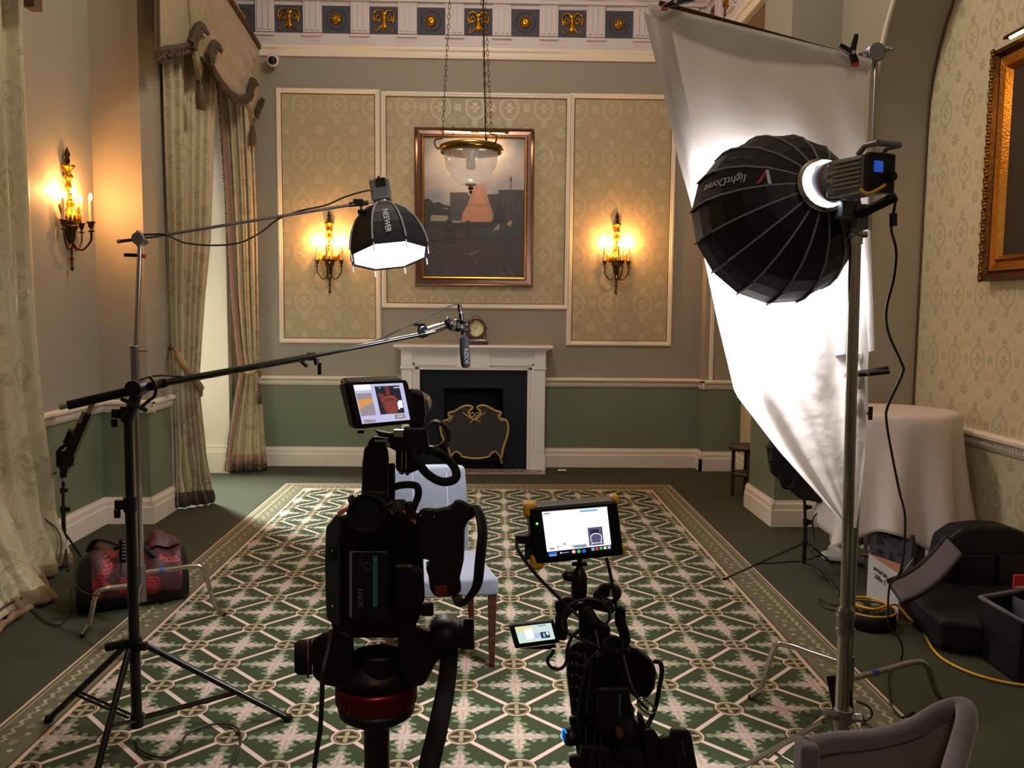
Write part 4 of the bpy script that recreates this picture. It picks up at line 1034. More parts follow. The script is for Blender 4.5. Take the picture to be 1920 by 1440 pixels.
# ------------------------------------------------------------------ deep parabolic softbox, lamp and its stand (right)
dm = thing('parabolic_softbox', 'large black deep round softbox mounted on the lamp at the right', 'softbox', V(1448, 420, 2.85))
cen = V(1445, 418, 2.84); ap = V(1536, 353, 2.56); n = 16; PH = .27
prof = [(1, -.05), (1, .03), (1.0, .14), (.965, .30), (.89, .48), (.75, .68), (.55, .86), (.36, .97), (.22, 1.03)]
M, rings, Hh = gore_shell(ap, cen, .280, n, prof, PH, (0, 0, 1))
m = MB()
for j in range(len(rings)-1):
    for k in range(n): m.poly([rings[j][k], rings[j][(k+1) % n], rings[j+1][(k+1) % n], rings[j+1][k]])
m.build('shell', FAB, dm, solid=.003, merge=False)
PIP = mat('reflective_grey_piping', '#6a737e', .55)
for k in range(n):
    fn_ = lambda j: rings[j][k]+(rings[j][k]-M @ Vector((0, 0, prof[j][1]*Hh))).normalized()*.003
    rib = MB().tube([fn_(j) for j in range(3, 9)], .0038, 6).build('rib', PIP, dm)
    MB().tube([fn_(j) for j in (0, 1, 2, 3)], .009, 6, flat=.4).build('rib_pocket', BLK, rib)
GLOW2 = mat('bright_lamp_interior', '#ffffff', .6, emit=14, ecol='#f2f5ff')
MB().add([M @ Vector((.274*math.cos(PH+2*PI*k/n), .274*math.sin(PH+2*PI*k/n), .0)) for k in range(n)], [tuple(range(n))]).build('front_diffuser', GLOW2, dm)
# speed ring, glowing slit
MB().lathe([(.066, Hh*1.02), (.085, Hh*1.05), (.085, Hh*1.09), (.062, Hh*1.11)], M, 28).build('speed_ring', CHROME, dm)
for i in range(16): pass
ringL = MB().lathe([(.064, Hh*1.08), (.074, Hh*1.10), (.070, Hh*1.17), (.058, Hh*1.17)], M, 24).build('lit_gap', mat('lamp_spill_ring', '#ffffff', .5, emit=5, ecol='#eef3ff'), dm)
la = (ap-cen).normalized()
# lettering on the panels (upside down as the softbox hangs)
def panel_frame(k, j0, j1, t=.5):
    a = (rings[j0][k]+rings[j0][(k+1) % n])/2; b = (rings[j1][k]+rings[j1][(k+1) % n])/2
    x = (b-a).normalized(); e = (rings[j0][(k+1) % n]-rings[j0][k]).normalized(); nr = e.cross(x).normalized(); c = a.lerp(b, t)
    out = (c-M @ Vector((0, 0, (prof[j0][1]+prof[j1][1])/2*Hh))).normalized()
    if nr.dot(out) < 0: nr = -nr
    y = nr.cross(x); R_ = Matrix(((x.x, y.x, nr.x, 0), (x.y, y.y, nr.y, 0), (x.z, y.z, nr.z, 0), (0, 0, 0, 1))); R_.translation = c+nr*.006
    return R_
from bpy_extras.object_utils import world_to_camera_view as _w
def pix(p):
    q = Vector(p)-Vector((0, 0, H)); z = q.dot(fw); return (960+F*q.dot(RR)/z, 720-F*q.dot(UU)/z)
best = min(range(n), key=lambda k: (lambda q: abs(q[0]-1400)+abs(q[1]-345)*2)(pix((rings[4][k]+rings[4][(k+1) % n])/2)))
up_ = min(range(n), key=lambda k: (lambda q: abs(q[0]-1395)+abs(q[1]-298)*2)(pix((rings[4][k]+rings[4][(k+1) % n])/2)))
def panel_text(name, body, mt, k, s_mid, size, sx=1., yoff=0., mesh=None):
    """wraps flat lettering (reading towards the rim, upside down) onto the curved panel k"""
    cen_ = [(rings[j][k]+rings[j][(k+1) % n])/2 for j in range(len(rings))]; e = (rings[3][(k+1) % n]-rings[3][k]).normalized()
    seg = [(cen_[j+1]-cen_[j]).length for j in range(len(cen_)-1)]
    ax_in = (M @ Vector((0, 0, 0)))
    o = mesh or text(name, body, mt, dm, Matrix.Identity(4), size, ext=.0004, sx=sx)
    up = e if pix(cen_[4]+e*.01)[1] > pix(cen_[4])[1] else -e        # text 'up' points down in the picture
    for v in o.data.vertices:
        x, y, z_ = v.co; s = s_mid - x; j = 0           # arc length from the rim; letters run from the lamp to the rim when reversed
        while j < len(seg)-1 and s > seg[j]: s -= seg[j]; j += 1
        d = (cen_[j+1]-cen_[j]).normalized(); nr = d.cross(e).normalized()
        if nr.dot(cen_[j]-M @ Vector((0, 0, prof[j][1]*Hh))) < 0: nr = -nr
        v.co = cen_[j]+d*s+up*(y+yoff)+nr*(.0035+z_)
    return o
panel_text('dome_lettering', 'A lightDome', WTXT, best, .20, .034, 1.1) if False else None
t1 = panel_text('dome_lettering', 'lightDome', WTXT, best, .155, .040, 1.0)
fl2 = MB().prism([(-.024, .024), (-.013, .024), (.004, -.024), (-.006, -.024)], 0, .0008); cm = fl2.build('chevron_mark', WTXT, dm); panel_text('', '', None, best, .30, 0, mesh=cm)
fl2 = MB().prism([(.024, .024), (.013, .024), (-.001, -.006), (.004, -.022)], 0, .0008); cm = fl2.build('chevron_mark_red', REDT, dm, label='red half of chevron'); panel_text('', '', None, best, .30, 0, mesh=cm)
if up_ != best: panel_text('size_lettering', 'M I N I  II', mat('dark_lettering', '#55575c', .6), up_, .16, .024, 1.3)
flip = RZ(180)
light('dome_light', 'AREA', cen-la*.02, 180, (.94, .96, 1), .50, d=-la-Vector((0, 0, .45)), shape='DISK', spread=125)

lp = thing('studio_lamp', 'grey metal studio lamp with rear handle holding the large round softbox', 'lamp', V(1600, 345, 2.52))
lx_ = Vector((.92, -.35, .16)).normalized()   # body axis, away from the softbox
st = ap+la*.035; Lx = Vector((1, 0, 0))
Ml = frame(st, V(1664, 322, 2.31)-st, (0, 0, 1)) @ Matrix.Diagonal((1, 1, .82, 1))    # z along body, x up
MB().lathe([(.058, 0), (.060, .03), (.056, .07), (0, .07)], Ml, 28).build('bayonet', GREY, lp)
MB().torus(Ml @ T((0, 0, .045)), .0605, .0015, 28).build('red_ring', REDT, lp)
FING = mat('fin_grey', '#85888c', .4, .5)
bd = MB().box((0, 0, .15), (.105, .10, .17), Ml).build('housing', GREY, lp, bevel=.008)
for s in (-1, 1):
    m = MB()
    for i in range(7): m.box((-.035+i*.0125, s*.053, .17), (.005, .008, .12), Ml)
    m.build('cooling_fins', FING, bd)
MB().box((0, 0, .25), (.11, .095, .03), Ml).build('rear_panel', BLK, lp, bevel=.006)
hd = MB()
for s in (-1, 1): hd.tube([Ml @ Vector(p) for p in ((.055, s*.04, .20), (.075, s*.04, .23), (.075, s*.04, .285))], .008, 8)
hd.tube([Ml @ Vector(p) for p in ((.075, -.04, .285), (.075, .04, .285))], .009, 8); hd.build('carry_handle', GREY, lp)
MB().box((.015, .02, .268), (.03, .03, .006), Ml).build('screen_dial', mat('blue_display', '#1f3a70', .3, emit=.6, ecol='#2a56c0'), lp)
MB().cyl(Ml @ Vector((-.01, -.025, .265)), Ml @ Vector((-.01, -.025, .285)), .012, n=12).build('dial_knob', BLK, lp)
for k_, (s_, o) in enumerate((('amaran', -.004), ('200x', -.022))):
    sd = 1 if (Ml.to_3x3() @ Vector((0, 1, 0))).y < 0 else -1
    zz = Ml.to_3x3() @ Vector((0, 0, 1)); nr = (Ml.to_3x3() @ Vector((0, sd, 0))); xx = zz*(1 if zz.cross(Ml.to_3x3() @ Vector((1, 0, 0))).dot(nr) > 0 else -1)
    yy = nr.cross(xx); R_ = Matrix(((xx.x, yy.x, nr.x, 0), (xx.y, yy.y, nr.y, 0), (xx.z, yy.z, nr.z, 0), (0, 0, 0, 1))); R_.translation = Ml @ Vector((.018+o*1.1, sd*.0515, .095))
    text('body_lettering', s_, WTXT, lp, R_ @ flip, .022)
MB().tube(smooth_path([Ml @ Vector(p) for p in ((-.045, .05, .23), (-.06, .05, .26), (-.05, .03, .28), (-.035, .0, .275))], 4), .005, 6).build('yellow_tie', YEL, lp)
# yoke, receiver
yk = V(1600, 395, 2.52)
MB().box(V(1588, 393, 2.52), (.055, .06, .05)).box(V(1612, 408, 2.50), (.035, .05, .075)).build('mount_block', GREY, lp, bevel=.004)
MB().box((0, 0, .0), (.026, .022, .13), frame(V(1640, 388, 2.46), V(1668, 374, 2.44)-V(1612, 402, 2.48))).build('tilt_lever', BLK, lp, bevel=.006)
ls = thing('lamp_stand', 'thick polished steel stand carrying the studio lamp and softbox at the right', 'light stand', (V(1580, 1390, 2.6).x, 2.6, 0))
t0_ = V(1604, 440, 2.56); b0_ = V(1579, 1395, 2.56)
t1_ = t0_.lerp(b0_, .44); 
bz = Vector((b0_.x-.004, b0_.y, .10))
MB().cyl(t0_, t0_.lerp(b0_, .73), .0175, n=16).build('upper_tube', CHROME, ls)
MB().cyl(t0_.lerp(b0_, .72), bz, .0215, n=16).build('lower_tube', CHROME, ls)
MB().cyl(t0_.lerp(b0_, .725), t0_.lerp(b0_, .775), .027, n=16).cyl(t0_.lerp(b0_, .735), t0_.lerp(b0_, .74), .031, n=16).cyl(t0_.lerp(b0_, .762), t0_.lerp(b0_, .767), .031, n=16).build('collar', STEEL, ls)
MB().cyl(t0_+Vector((0, 0, -.03)), t0_+Vector((0, 0, .04)), .022, n=14).cyl(t0_+Vector((-.03, -.01, 0)), t0_+Vector((.03, -.01, 0)), .010, n=10).torus(frame(t0_, (0, 0, 1)), .026, .005).build('receiver', CHROME, ls)
MB().cyl(V(1603, 435, 2.54), V(1606, 400, 2.52), .012, n=10).build('spigot', STEEL, ls)
hub = V(1581, 1345, 2.56)
m = MB().cyl(hub+Vector((0, 0, -.03)), hub+Vector((0, 0, .03)), .030, n=16)
for px_, py_ in ((1545, 1338), (1618, 1345)):
    q = V(px_, py_, 2.53); m.tube([hub, q], .016, 8, flat=.5)
m.build('leg_collar', STEEL, ls, bevel=.002)
hubp = Vector((hub.x, hub.y, hub.z))
for f in (FL(1380, 1452), FL(1700, 1428), Vector((hub.x+.1, hub.y+.0-.55, 0))):
    f = Vector(f); d = (f-hubp); d.z = 0; d.normalize(); a = hubp+d*.05
    if f.y > 2.1: a = V(1545 if f.x < hub.x else 1620, 1352 if f.x < hub.x else 1360, 2.54)
    if f.x > hub.x and f.y > 2.1: f = a+(f-a)*1.0
    lg = MB().tube([a, f+Vector((0, 0, .015))], .013, 10, flat=.7).build('leg', CHROME, ls)
    MB().ball(f+Vector((0, 0, .012)), .014, 8, 6).build('rubber_foot', RUB, lg)
    p = a.lerp(f, .55); MB().cyl(p, Vector((hub.x, hub.y, .12)), .006, n=8).build('brace', CHROME, lg)
# second stand behind (turtle base) holding the cloth
c2 = thing('light_stand', 'slim chrome stand with splayed curved legs holding up the white cloth', 'light stand', (V(1590, 1270, 3.15).x, 3.15, 0))
B2 = Vector((1.33, 3.12, 0)); tp = V(1640, 120, 3.14)
B2 = Vector((V(1592, 1200, 3.12).x, 3.12, 0))
MB().cyl((B2.x, B2.y, .15), V(1615, 700, 3.13), .0175, n=14).build('riser', CHROME, c2)
MB().cyl(V(1615, 705, 3.13), tp, .0145, n=14).build('upper_riser', CHROME, c2)
for yy in (585, 640): q = V(1621, yy, 3.13); MB().cyl(q+Vector((0, 0, -.008)), q+Vector((0, 0, .008)), .024, n=14).build('collar', STEEL, c2)
q = V(1632, 775, 3.10); MB().cyl(V(1615, 775, 3.13), q, .006, n=8).box(q, (.012, .012, .05)).build('locking_lever', BRASSD, c2)
turtle(c2, B2, [FL(1408, 1312), FL(1776, 1322), FL(1582, 1425)], V(1590, 1275, 3.12).z, CHROME, r=.0125, tape=1)
gh = V(1636, 103, 3.12)
MB().cyl(gh+Vector((0, -.04, 0)), gh+Vector((0, .04, 0)), .034, n=20).cyl(gh+Vector((-.05, -.01, -.015)), gh+Vector((-.0, -.01, -.005)), .022, n=12).build('grip_head', STEEL, c2, bevel=.004)
MB().cyl(gh+Vector((.02, -.03, .01)), V(1672, 92, 3.08), .008, n=8).ball(V(1664, 92, 3.08), .012, 8, 6).build('grip_lever', CHROME, c2)
XL = V(1236, 6, 3.03)
MB().cyl(V(1618, 112, 3.14), XL, .010, n=10).build('crossbar', BRASSD, c2)

# ------------------------------------------------------------------ white cloth (light modifier)
m_, t_, b_ = bsdf('white_cotton_sheet')
b_.inputs['Base Color'].default_value = (.56, .50, .455, 1); b_.inputs['Roughness'].default_value = .7
tr = t_.nodes.new('ShaderNodeBsdfTranslucent'); tr.inputs[0].default_value = (.7, .68, .66, 1)
mx = t_.nodes.new('ShaderNodeMixShader'); mx.inputs[0].default_value = .35
out = t_.nodes['Material Output']; t_.links.new(b_.outputs[0], mx.inputs[1]); t_.links.new(tr.outputs[0], mx.inputs[2]); t_.links.new(mx.outputs[0], out.inputs[0])
bump(t_, b_, noise(t_, 9, 4), .02, .5)
SHEET = m_
sh = thing('white_cloth_sheet', 'large white cloth clipped to a crossbar, glowing behind the round softbox', 'cloth', V(1600, 985, 3.2))
Ltab = [(0, 1214, 8), (.12, 1232, 120), (.3, 1272, 300), (.45, 1312, 440), (.6, 1345, 600), (.735, 1378, 738), (.85, 1460, 845), (1, 1588, 988)]
Rtab = [(0, 1632, 112), (.12, 1618, 190), (.3, 1626, 330), (.45, 1628, 440), (.6, 1632, 600), (.735, 1624, 760), (.85, 1622, 850), (1, 1606, 990)]
def tabv(tab, t, j):
    for a, b in zip(tab, tab[1:]):
        if t <= b[0]: return lerp(a[j], b[j], (t-a[0])/(b[0]-a[0]))
    return tab[-1][j]
def sheet(u, v):
    x = lerp(tabv(Ltab, v, 1), tabv(Rtab, v, 1), u); y = lerp(tabv(Ltab, v, 2), tabv(Rtab, v, 2), u)
    y += (1-v)**6*28*math.sin(PI*u)*(1 if v > 0 else 0)*0
    Y = lerp(2.985, 3.05, u)+(.05*v)-.16*v*v+.035*math.sin(u*7+1.3)*(.4+v*.3)+.012*math.sin(u*21+v*6)*(.5+.5*v)+.05*math.sin(PI*u)*v
    Y += .018*math.sin(11*(u*1.6-v*.9)+1)*math.exp(-3*v)
    return V(x, y, Y)
MB().grid(sheet, 60, 70).build('sheet', SHEET, sh)
def hemf(u, v):
    p = sheet(u, 0); q = sheet(u, .035+.035*math.sin(PI*min(1, u*1.15))); r = p.lerp(q, v); r.y -= .012+.01*math.sin(PI*v); return r
MB().grid(hemf, 40, 4).build('folded_hem', SHEET, sh)
def flapf(u, v):
    pts = [(1206, 22), (1258, 52)], [(1250, 200), (1292, 210)], [(1300, 400), (1330, 400)]
    i = min(int(v*2), 1); f = v*2-i; a = [lerp(pts[i][0][j], pts[i+1][0][j], f) for j in (0, 1)]; b = [lerp(pts[i][1][j], pts[i+1][1][j], f) for j in (0, 1)]
    return V(lerp(a[0], b[0], u), lerp(a[1], b[1], u), 2.975-.03*math.sin(PI*u))
MB().grid(flapf, 6, 20).build('side_flap', SHEET, sh)
def tailf(u, v):
    l = [(1552, 500), (1550, 590), (1548, 668)]; r = [(1632, 430), (1638, 590), (1640, 658)]
    i = min(int(v*2), 1); f = v*2-i; a = [lerp(l[i][j], l[i+1][j], f) for j in (0, 1)]; b = [lerp(r[i][j], r[i+1][j], f) for j in (0, 1)]
    return V(lerp(a[0], b[0], u), lerp(a[1], b[1], u), 3.02+.02*math.sin(u*12)+(u*.03))
def lump(u, v):
    l = [(1592, 668), (1590, 740), (1592, 850)]; r = [(1626, 660), (1628, 760), (1612, 850)]
    i = min(int(v*2), 1); f = v*2-i; a = [lerp(l[i][j], l[i+1][j], f) for j in (0, 1)]; b = [lerp(r[i][j], r[i+1][j], f) for j in (0, 1)]
    return V(lerp(a[0], b[0], u), lerp(a[1], b[1], u), 3.06-.05*math.sin(PI*u)+.01*math.sin(v*20))
MB().grid(tailf, 12, 10).build('hanging_tail', SHEET, sh); MB().grid(lump, 10, 12).build('gathered_corner', SHEET, sh)
def spring_clamp(label, tipp, d1, d2, tipcol=RED, s=1.):
    """two handles from a pivot near the jaws"""
    tipp = Vector(tipp); r = thing('spring_clamp', label, 'clamp', tipp, 'black spring clamps on the cloth'); a, b = Vector(d1), Vector(d2); piv = tipp+((a-tipp)+(b-tipp))*.22
    for e in (a, b):
        MB().tube([piv, piv.lerp(e, .5), e], [.012*s, .011*s, .008*s], 8).build('handle', BLK, r)
    MB().tube([piv, tipp+Vector((.008, 0, .006))], [.013*s, .008*s], 8).tube([piv, tipp-Vector((.006, 0, 0))], [.013*s, .008*s], 8).build('jaw', BLK, r)
    MB().box(tipp, (.022*s, .016, .016*s)).build('jaw_pad', tipcol, r, label='red jaw pad')
    MB().cyl(piv+Vector((0, -.014, 0)), piv+Vector((0, .014, 0)), .007*s, n=10).build('pivot', CHROME, r)
spring_clamp('black spring clamp standing upright beside the chrome grip head at top right of cloth', V(1603, 120, 3.0), V(1606, 64, 2.98), V(1574, 84, 2.99))
spring_clamp('black spring clamp gripping the top left corner of the white cloth', V(1246, 14, 2.95), V(1303, -2, 2.93), V(1275, -12, 2.94))
spring_clamp('black spring clamp pinching the cloth to the pole halfway down', V(1591, 704, 2.98), V(1668, 697, 2.96), V(1664, 690, 2.99))
# lamp cable falling to the floor
pts = [V(1672, 362, 2.46), V(1679, 375, 2.47), V(1675, 400, 2.5), V(1671, 430, 2.5), V(1680, 470, 2.5), V(1676, 520, 2.52), V(1662, 580, 2.55), V(1666, 625, 2.58), V(1690, 680, 2.6), V(1692, 700, 2.62), V(1665, 760, 2.66), V(1662, 790, 2.7), V(1672, 850, 2.8), V(1686, 920, 2.9), V(1697, 970, 3.0), V(1694, 1040, 3.1), V(1685, 1078, 3.2), V(1668, 1100, 3.3), V(1665, 1150, 3.45), V(1668, 1175, 3.5), V(1690, 1205, 3.55)]
pts = [(p if p.z > .01 else Vector((p.x, p.y, .01))) for p in pts]+[FL(1690, 1235, .006), FL(1668, 1258, .006), FL(1666, 1290, .006), FL(1672, 1325, .006), FL(1690, 1345, .006), FL(1715, 1335, .006), FL(1728, 1350, .006)]
o = MB().tube(smooth_path(pts, 6), .0045, 6).build('power_cable', CORD)
MB().cyl(V(1675, 400, 2.5), V(1675, 424, 2.5), .011, n=10).build('inline_ferrite', BLK, o); MB().cyl(V(1655, 355, 2.44), V(1672, 364, 2.46), .010, n=10).build('plug', BLK, o)
tag(o, 'black power cable hanging from the studio lamp down to the carpet', 'cable')
# adapter hanging at the base of the steel stand
ad = thing('power_adapter', 'large black power adapter hanging at the foot of the steel stand', 'power adapter', V(1576, 1315, 2.75))
MB().add([V(x, y, Y) for Y in (2.70, 2.78) for x, y in ((1549, 1268), (1590, 1262), (1606, 1362), (1568, 1368))], [(0, 1, 2, 3), (7, 6, 5, 4), (0, 4, 5, 1), (1, 5, 6, 2), (2, 6, 7, 3), (3, 7, 4, 0)]).build('casing', BLK, ad, bevel=.004)
MB().tube(smooth_path([V(1606, 1315, 2.75), V(1628, 1325, 2.75), V(1635, 1340, 2.76), V(1622, 1352, 2.76), V(1616, 1342, 2.76)], 5), .004, 6).build('lead', CORD, ad)

# ------------------------------------------------------------------ small panel lamps on light stands
def panel_lamp(label_s, label_l, base, hub_z, top, feet, pan):
    s = thing('tripod_light_stand', label_s, 'light stand', base, 'small black tripod light stands')
    b = Vector(base)
    MB().cyl((b.x, b.y, .04), (b.x, b.y, lerp(hub_z, top.z, .45)), .0135, n=12).build('lower_tube', BLKM, s)
    MB().cyl((b.x, b.y, lerp(hub_z, top.z, .4)), top, .010, n=12).build('upper_tube', BLKM, s)
    z = lerp(hub_z, top.z, .45); k = MB().cyl((b.x, b.y, z-.02), (b.x, b.y, z+.02), .018, n=12).build('collar', BLK, s)
    MB().box((b.x+.03, b.y-.005, z), (.03, .012, .028)).build('wing_knob', BLK, k)
    z = lerp(hub_z, top.z, .75); MB().cyl((b.x, b.y, z-.015), (b.x, b.y, z+.015), .015, n=12).box((b.x+.02, b.y, z), (.03, .012, .02)).build('collar', BLK, s)
    tri_legs(s, b, hub_z, feet, .0065, BLKM, brace=(.55, .06))
    MB().cyl((b.x, b.y, hub_z-.02), (b.x, b.y, hub_z+.02), .02, n=12).build('leg_hub', BLK, s)
    return s
b1 = Vector((V(120, 1000, 5.30).x, 5.30, 0)); t1 = V(119, 890, 5.30)
panel_lamp('small black tripod light stand beside the curtain at the far left', '', b1, V(120, 1008, 5.3).z, t1, [FL(128, 1072), FL(62, 1080), FL(152, 1046)], None)
MB_ = None
pn = thing('panel_lamp', 'slim black panel lamp seen from its side, tilted up at the left', 'lamp', t1)
a, b = V(125, 872, 5.27), V(172, 760, 5.24)
Mx = frame((a+b)/2, (b-a), ray(150, 815)); L = (b-a).length
MB().box((0, 0, 0), (.26, .035, L), Mx @ T((-.02, 0, 0))).build('housing', BLK, pn, bevel=.006)
MB().box((0, -.026, 0), (.24, .004, L*.92), Mx @ T((-.02, 0, 0))).build('led_face', mat('dark_led_face', '#2a2a28', .3), pn)
m = MB()
for i in range(7): m.box((-.02, .028, -L*.32+i*L*.1), (.22, .02, .012), Mx)
m.build('heat_fin', BLKM, pn)
MB().box((-.02, .05, -.02), (.05, .04, .09), Mx).build('battery_plate', BLK, pn, bevel=.004)
MB().tube(smooth_path([V(119, 892, 5.3), V(112, 868, 5.28), V(110, 845, 5.26), V(128, 832, 5.25)], 4), .012, 8).cyl(V(119, 895, 5.3), V(119, 872, 5.3), .022, n=12).box(V(122, 860, 5.27), (.09, .05, .10)).build('swivel_bracket', BLK, pn, bevel=.003)
MB().cyl(V(118, 902, 5.3), V(118, 893, 5.3), .014, n=12).build('pale_spigot', mat('pale_spigot', '#8f8a78', .5), pn)
cbl = MB().tube(smooth_path([V(106, 884, 5.28), V(88, 905, 5.26), V(75, 940, 5.24), V(82, 970, 5.2), V(105, 990, 5.2), V(115, 1020, 5.2), V(105, 1062, 5.15), FL(70, 1092, .01), FL(88, 1100, .01), FL(86, 1112, .01), FL(60, 1105, .01), FL(50, 1130, .01), FL(95, 1170, .01), FL(125, 1160, .01), FL(136, 1115, .01), FL(140, 1090, .03)], 6), .0045, 6).build('power_cable', CORD)
tag(cbl, 'black cable trailing from the left panel lamp over the carpet', 'cable')
b2 = Vector((V(1508, 1040, 5.25).x, 5.25, 0)); t2 = V(1508, 928, 5.25)
panel_lamp('small black tripod light stand partly behind the white cloth near the right pier', '', b2, V(1508, 1020, 5.25).z, t2, [FL(1357, 1088), FL(1575, 1118), FL(1560, 1058)], None)
pn2 = thing('panel_lamp', 'black panel lamp with open side brackets half hidden by the white cloth', 'lamp', t2)
a, b = V(1462, 880, 5.22), V(1452, 838, 5.25)
MB().slab([V(x, y, 5.18) for x, y in ((1440, 838), (1470, 800), (1580, 915), (1545, 945), (1500, 935), (1448, 888))], (0, .05, 0)).build('housing', BLK, pn2, bevel=.006)
MB().tube([V(x, y, 5.15) for x, y in ((1446, 836), (1448, 862), (1440, 866))], .010, 8).cyl(V(1438, 842, 5.14), V(1452, 838, 5.14), .014, n=10).build('side_knob', BLK, pn2)
MB().tube(smooth_path([V(x, y, 5.14) for x, y in ((1462, 882), (1466, 905), (1472, 914), (1486, 911), (1492, 890))], 4), .012, 8).build('yoke', BLK, pn2)
MB().cyl(V(1497, 905, 5.2), V(1508, 928, 5.25), .022, n=12).build('swivel', BLK, pn2, bevel=.002)
cbl = MB().tube(smooth_path([V(1536, 958, 5.2), V(1524, 975, 5.2), V(1526, 1010, 5.2), V(1524, 1050, 5.1), V(1540, 1078, 4.9), FL(1562, 1095, .008), FL(1577, 1118, .008), FL(1568, 1135, .008), FL(1535, 1122, .008), FL(1545, 1138, .008), FL(1585, 1148, .008)], 6), .0045, 6).build('power_cable', CORD)
tag(cbl, 'black cable dropping behind the right tripod light stand to the carpet', 'cable')
cbl = MB().tube(smooth_path([FL(258, 1385, .012), FL(262, 1405, .012), FL(300, 1420, .012), FL(335, 1405, .012), FL(352, 1375, .012), FL(400, 1358, .012), FL(440, 1362, .012), FL(452, 1385, .012), FL(440, 1420, .012), FL(425, 1450, .012)], 6), .0045, 6).build('loose_cable', CORD)
tag(cbl, 'loose black cable looping over the rug beside the boom stand base', 'cable')
# ------------------------------------------------------------------ interview chair
chv = thing('upholstered_chair', 'pale grey dining chair with dark red legs in the middle of the rug', 'chair', (-.2, 4.0, 0))
GV = mat('pale_grey_velvet', '#666974', .8, var=.12, vscale=25, bmp=.4, bscale=160, sheen=.5)
FRf, FLf, RRf, RLf = FL(922, 1250), Vector((-.455, 3.69, 0)), Vector((-.10, 4.22, 0)), Vector((-.50, 4.13, 0))
zs = .37
for f, k in ((FRf, 1), (FLf, 1), (RRf, 0), (RLf, 0)):
    tpn = f+Vector((0, 0, zs)) if k else f+(Vector((-.25, 3.9, 0))-f)*.06+Vector((0, 0, zs))
    f0 = f if k else f+(f-Vector((-.25, 3.9, 0)))*.05
    m = MB(); s0, s1 = .013, .022
    vs = [f0+Vector((i*s0, j*s0, 0)) for i, j in ((-1, -1), (1, -1), (1, 1), (-1, 1))]+[tpn+Vector((i*s1, j*s1, 0)) for i, j in ((-1, -1), (1, -1), (1, 1), (-1, 1))]
    m.add(vs, [(3, 2, 1, 0), (4, 5, 6, 7), (0, 1, 5, 4), (1, 2, 6, 5), (2, 3, 7, 6), (3, 0, 4, 7)]).build('leg', MAHOG, chv, bevel=.003)
o_ = .03
seat = [FLf+Vector((-o_, -o_, 0)), FRf+Vector((o_, -o_, 0)), RRf+Vector((o_*.8, 0, 0)), RLf+Vector((-o_, 0, 0))]
def seatpt(u, v, z): a = seat[0].lerp(seat[1], u); b = seat[3].lerp(seat[2], u); p = a.lerp(b, v); return Vector((p.x, p.y, z))
m = MB(); N_ = 12
m.grid(lambda u, v: seatpt(u, v, .432+.018*(math.sin(PI*u)*math.sin(PI*v))**.5), N_, N_).grid(lambda u, v: seatpt(v, u, .355), N_, N_)
for f in (lambda u, v: seatpt(u, 0, .355+.077*v), lambda u, v: seatpt(1, u, .355+.077*v), lambda u, v: seatpt(1-u, 1, .355+.077*v), lambda u, v: seatpt(0, 1-u, .355+.077*v)): m.grid(f, N_, 2)
m.build('seat', GV, chv, bevel=.012, seg=3)
bk0, bk1 = seat[3], seat[2]; out_ = (bk0-seat[0]+bk1-seat[1]); out_.z = 0; out_.normalize()
wdt = (bk1-bk0).normalized()
def back(u, v, s):
    w = .86-.04*v; p = bk0.lerp(bk1, .5+(u-.5)*w)+out_*(-.035*(1-s)*1+.0+.11*v*v+.03+.035*s)-out_*(.02*math.sin(PI*u)*(1-s)); p.z = .38+.475*v-(.012*(2*u-1)**4 if v > .9 else 0); return p
m = MB().grid(lambda u, v: back(u, v, 0), 10, 14).grid(lambda u, v: back(1-u, v, 1), 10, 14)
for e in (0, 1): m.grid(lambda u, v: back(e, v, u if e else 1-u), 3, 14)
m.grid(lambda u, v: back(u, 1, v), 10, 3).grid(lambda u, v: back(u, 0, 1-v), 10, 3)
bk = m.build('backrest', GV, chv, bevel=.012, seg=3)
m = MB(); STI = mat('seam_thread', '#b4b7c0', .8)
for u in (.27, .73): m.tube([back(u, .1+.85*i/10, 0)-out_*.002 for i in range(11)], .0022, 5)
for v in (.55,): m.tube([back(.03+.94*i/10, v, 0)-out_*.002 for i in range(11)], .0022, 5)
m.build('seam', STI, bk)
# ------------------------------------------------------------------ red duffel bag
bg = thing('duffel_bag', 'red and black patterned duffel bag on the carpet beside the rug', 'bag', FL(235, 1150))
m_, t_, b_ = bsdf('red_chevron_nylon'); x, y, z = coords(t_, 'Position')
n1 = noise(t_, 5, 2); dz = ((z*55.+(x*60.).fr().op('PINGPONG', .5)*1.2).fr()).lt(.5); f1 = noise(t_, 7, 3)
f = dz*f1.gt(.56)*.85
cc_ = mixc(t_, f, mixc(t_, n1, '#35080f', '#3a0e17'), '#b31a1c')
t_.links.new(cc_, b_.inputs['Base Color']); b_.inputs['Roughness'].default_value = .6; bump(t_, b_, noise(t_, 14, 4), .02, .7)
A0, A1 = Vector((-2.27, 4.50, 0)), Vector((-1.77, 4.77, 0)); axd = (A1-A0).normalized(); sd = Vector((-axd.y, axd.x, 0))
def bag(u, v, R=1., lo=0, hi=1):
    t = lerp(lo, hi, v); a = 2*PI*u; end = (1-abs(2*t-1)**6)**.5*.25+.75 if 0 < t < 1 else .75
    sag = 1-.18*math.sin(PI*t)*0+.05*math.sin(t*9); hh = .155*end*sag; ww = .17*end
    ca, sa = math.cos(a), math.sin(a); e = .75
    p = A0.lerp(A1, t)+sd*(ww*R*math.copysign(abs(ca)**e, ca)); p.z = hh+.0+hh*R*math.copysign(abs(sa)**e, sa)+(.010*math.sin(7*u*PI+t*14)+.014*math.sin(t*25+u*9))*(sa > -.3)
    p.z = max(p.z, .006); return p
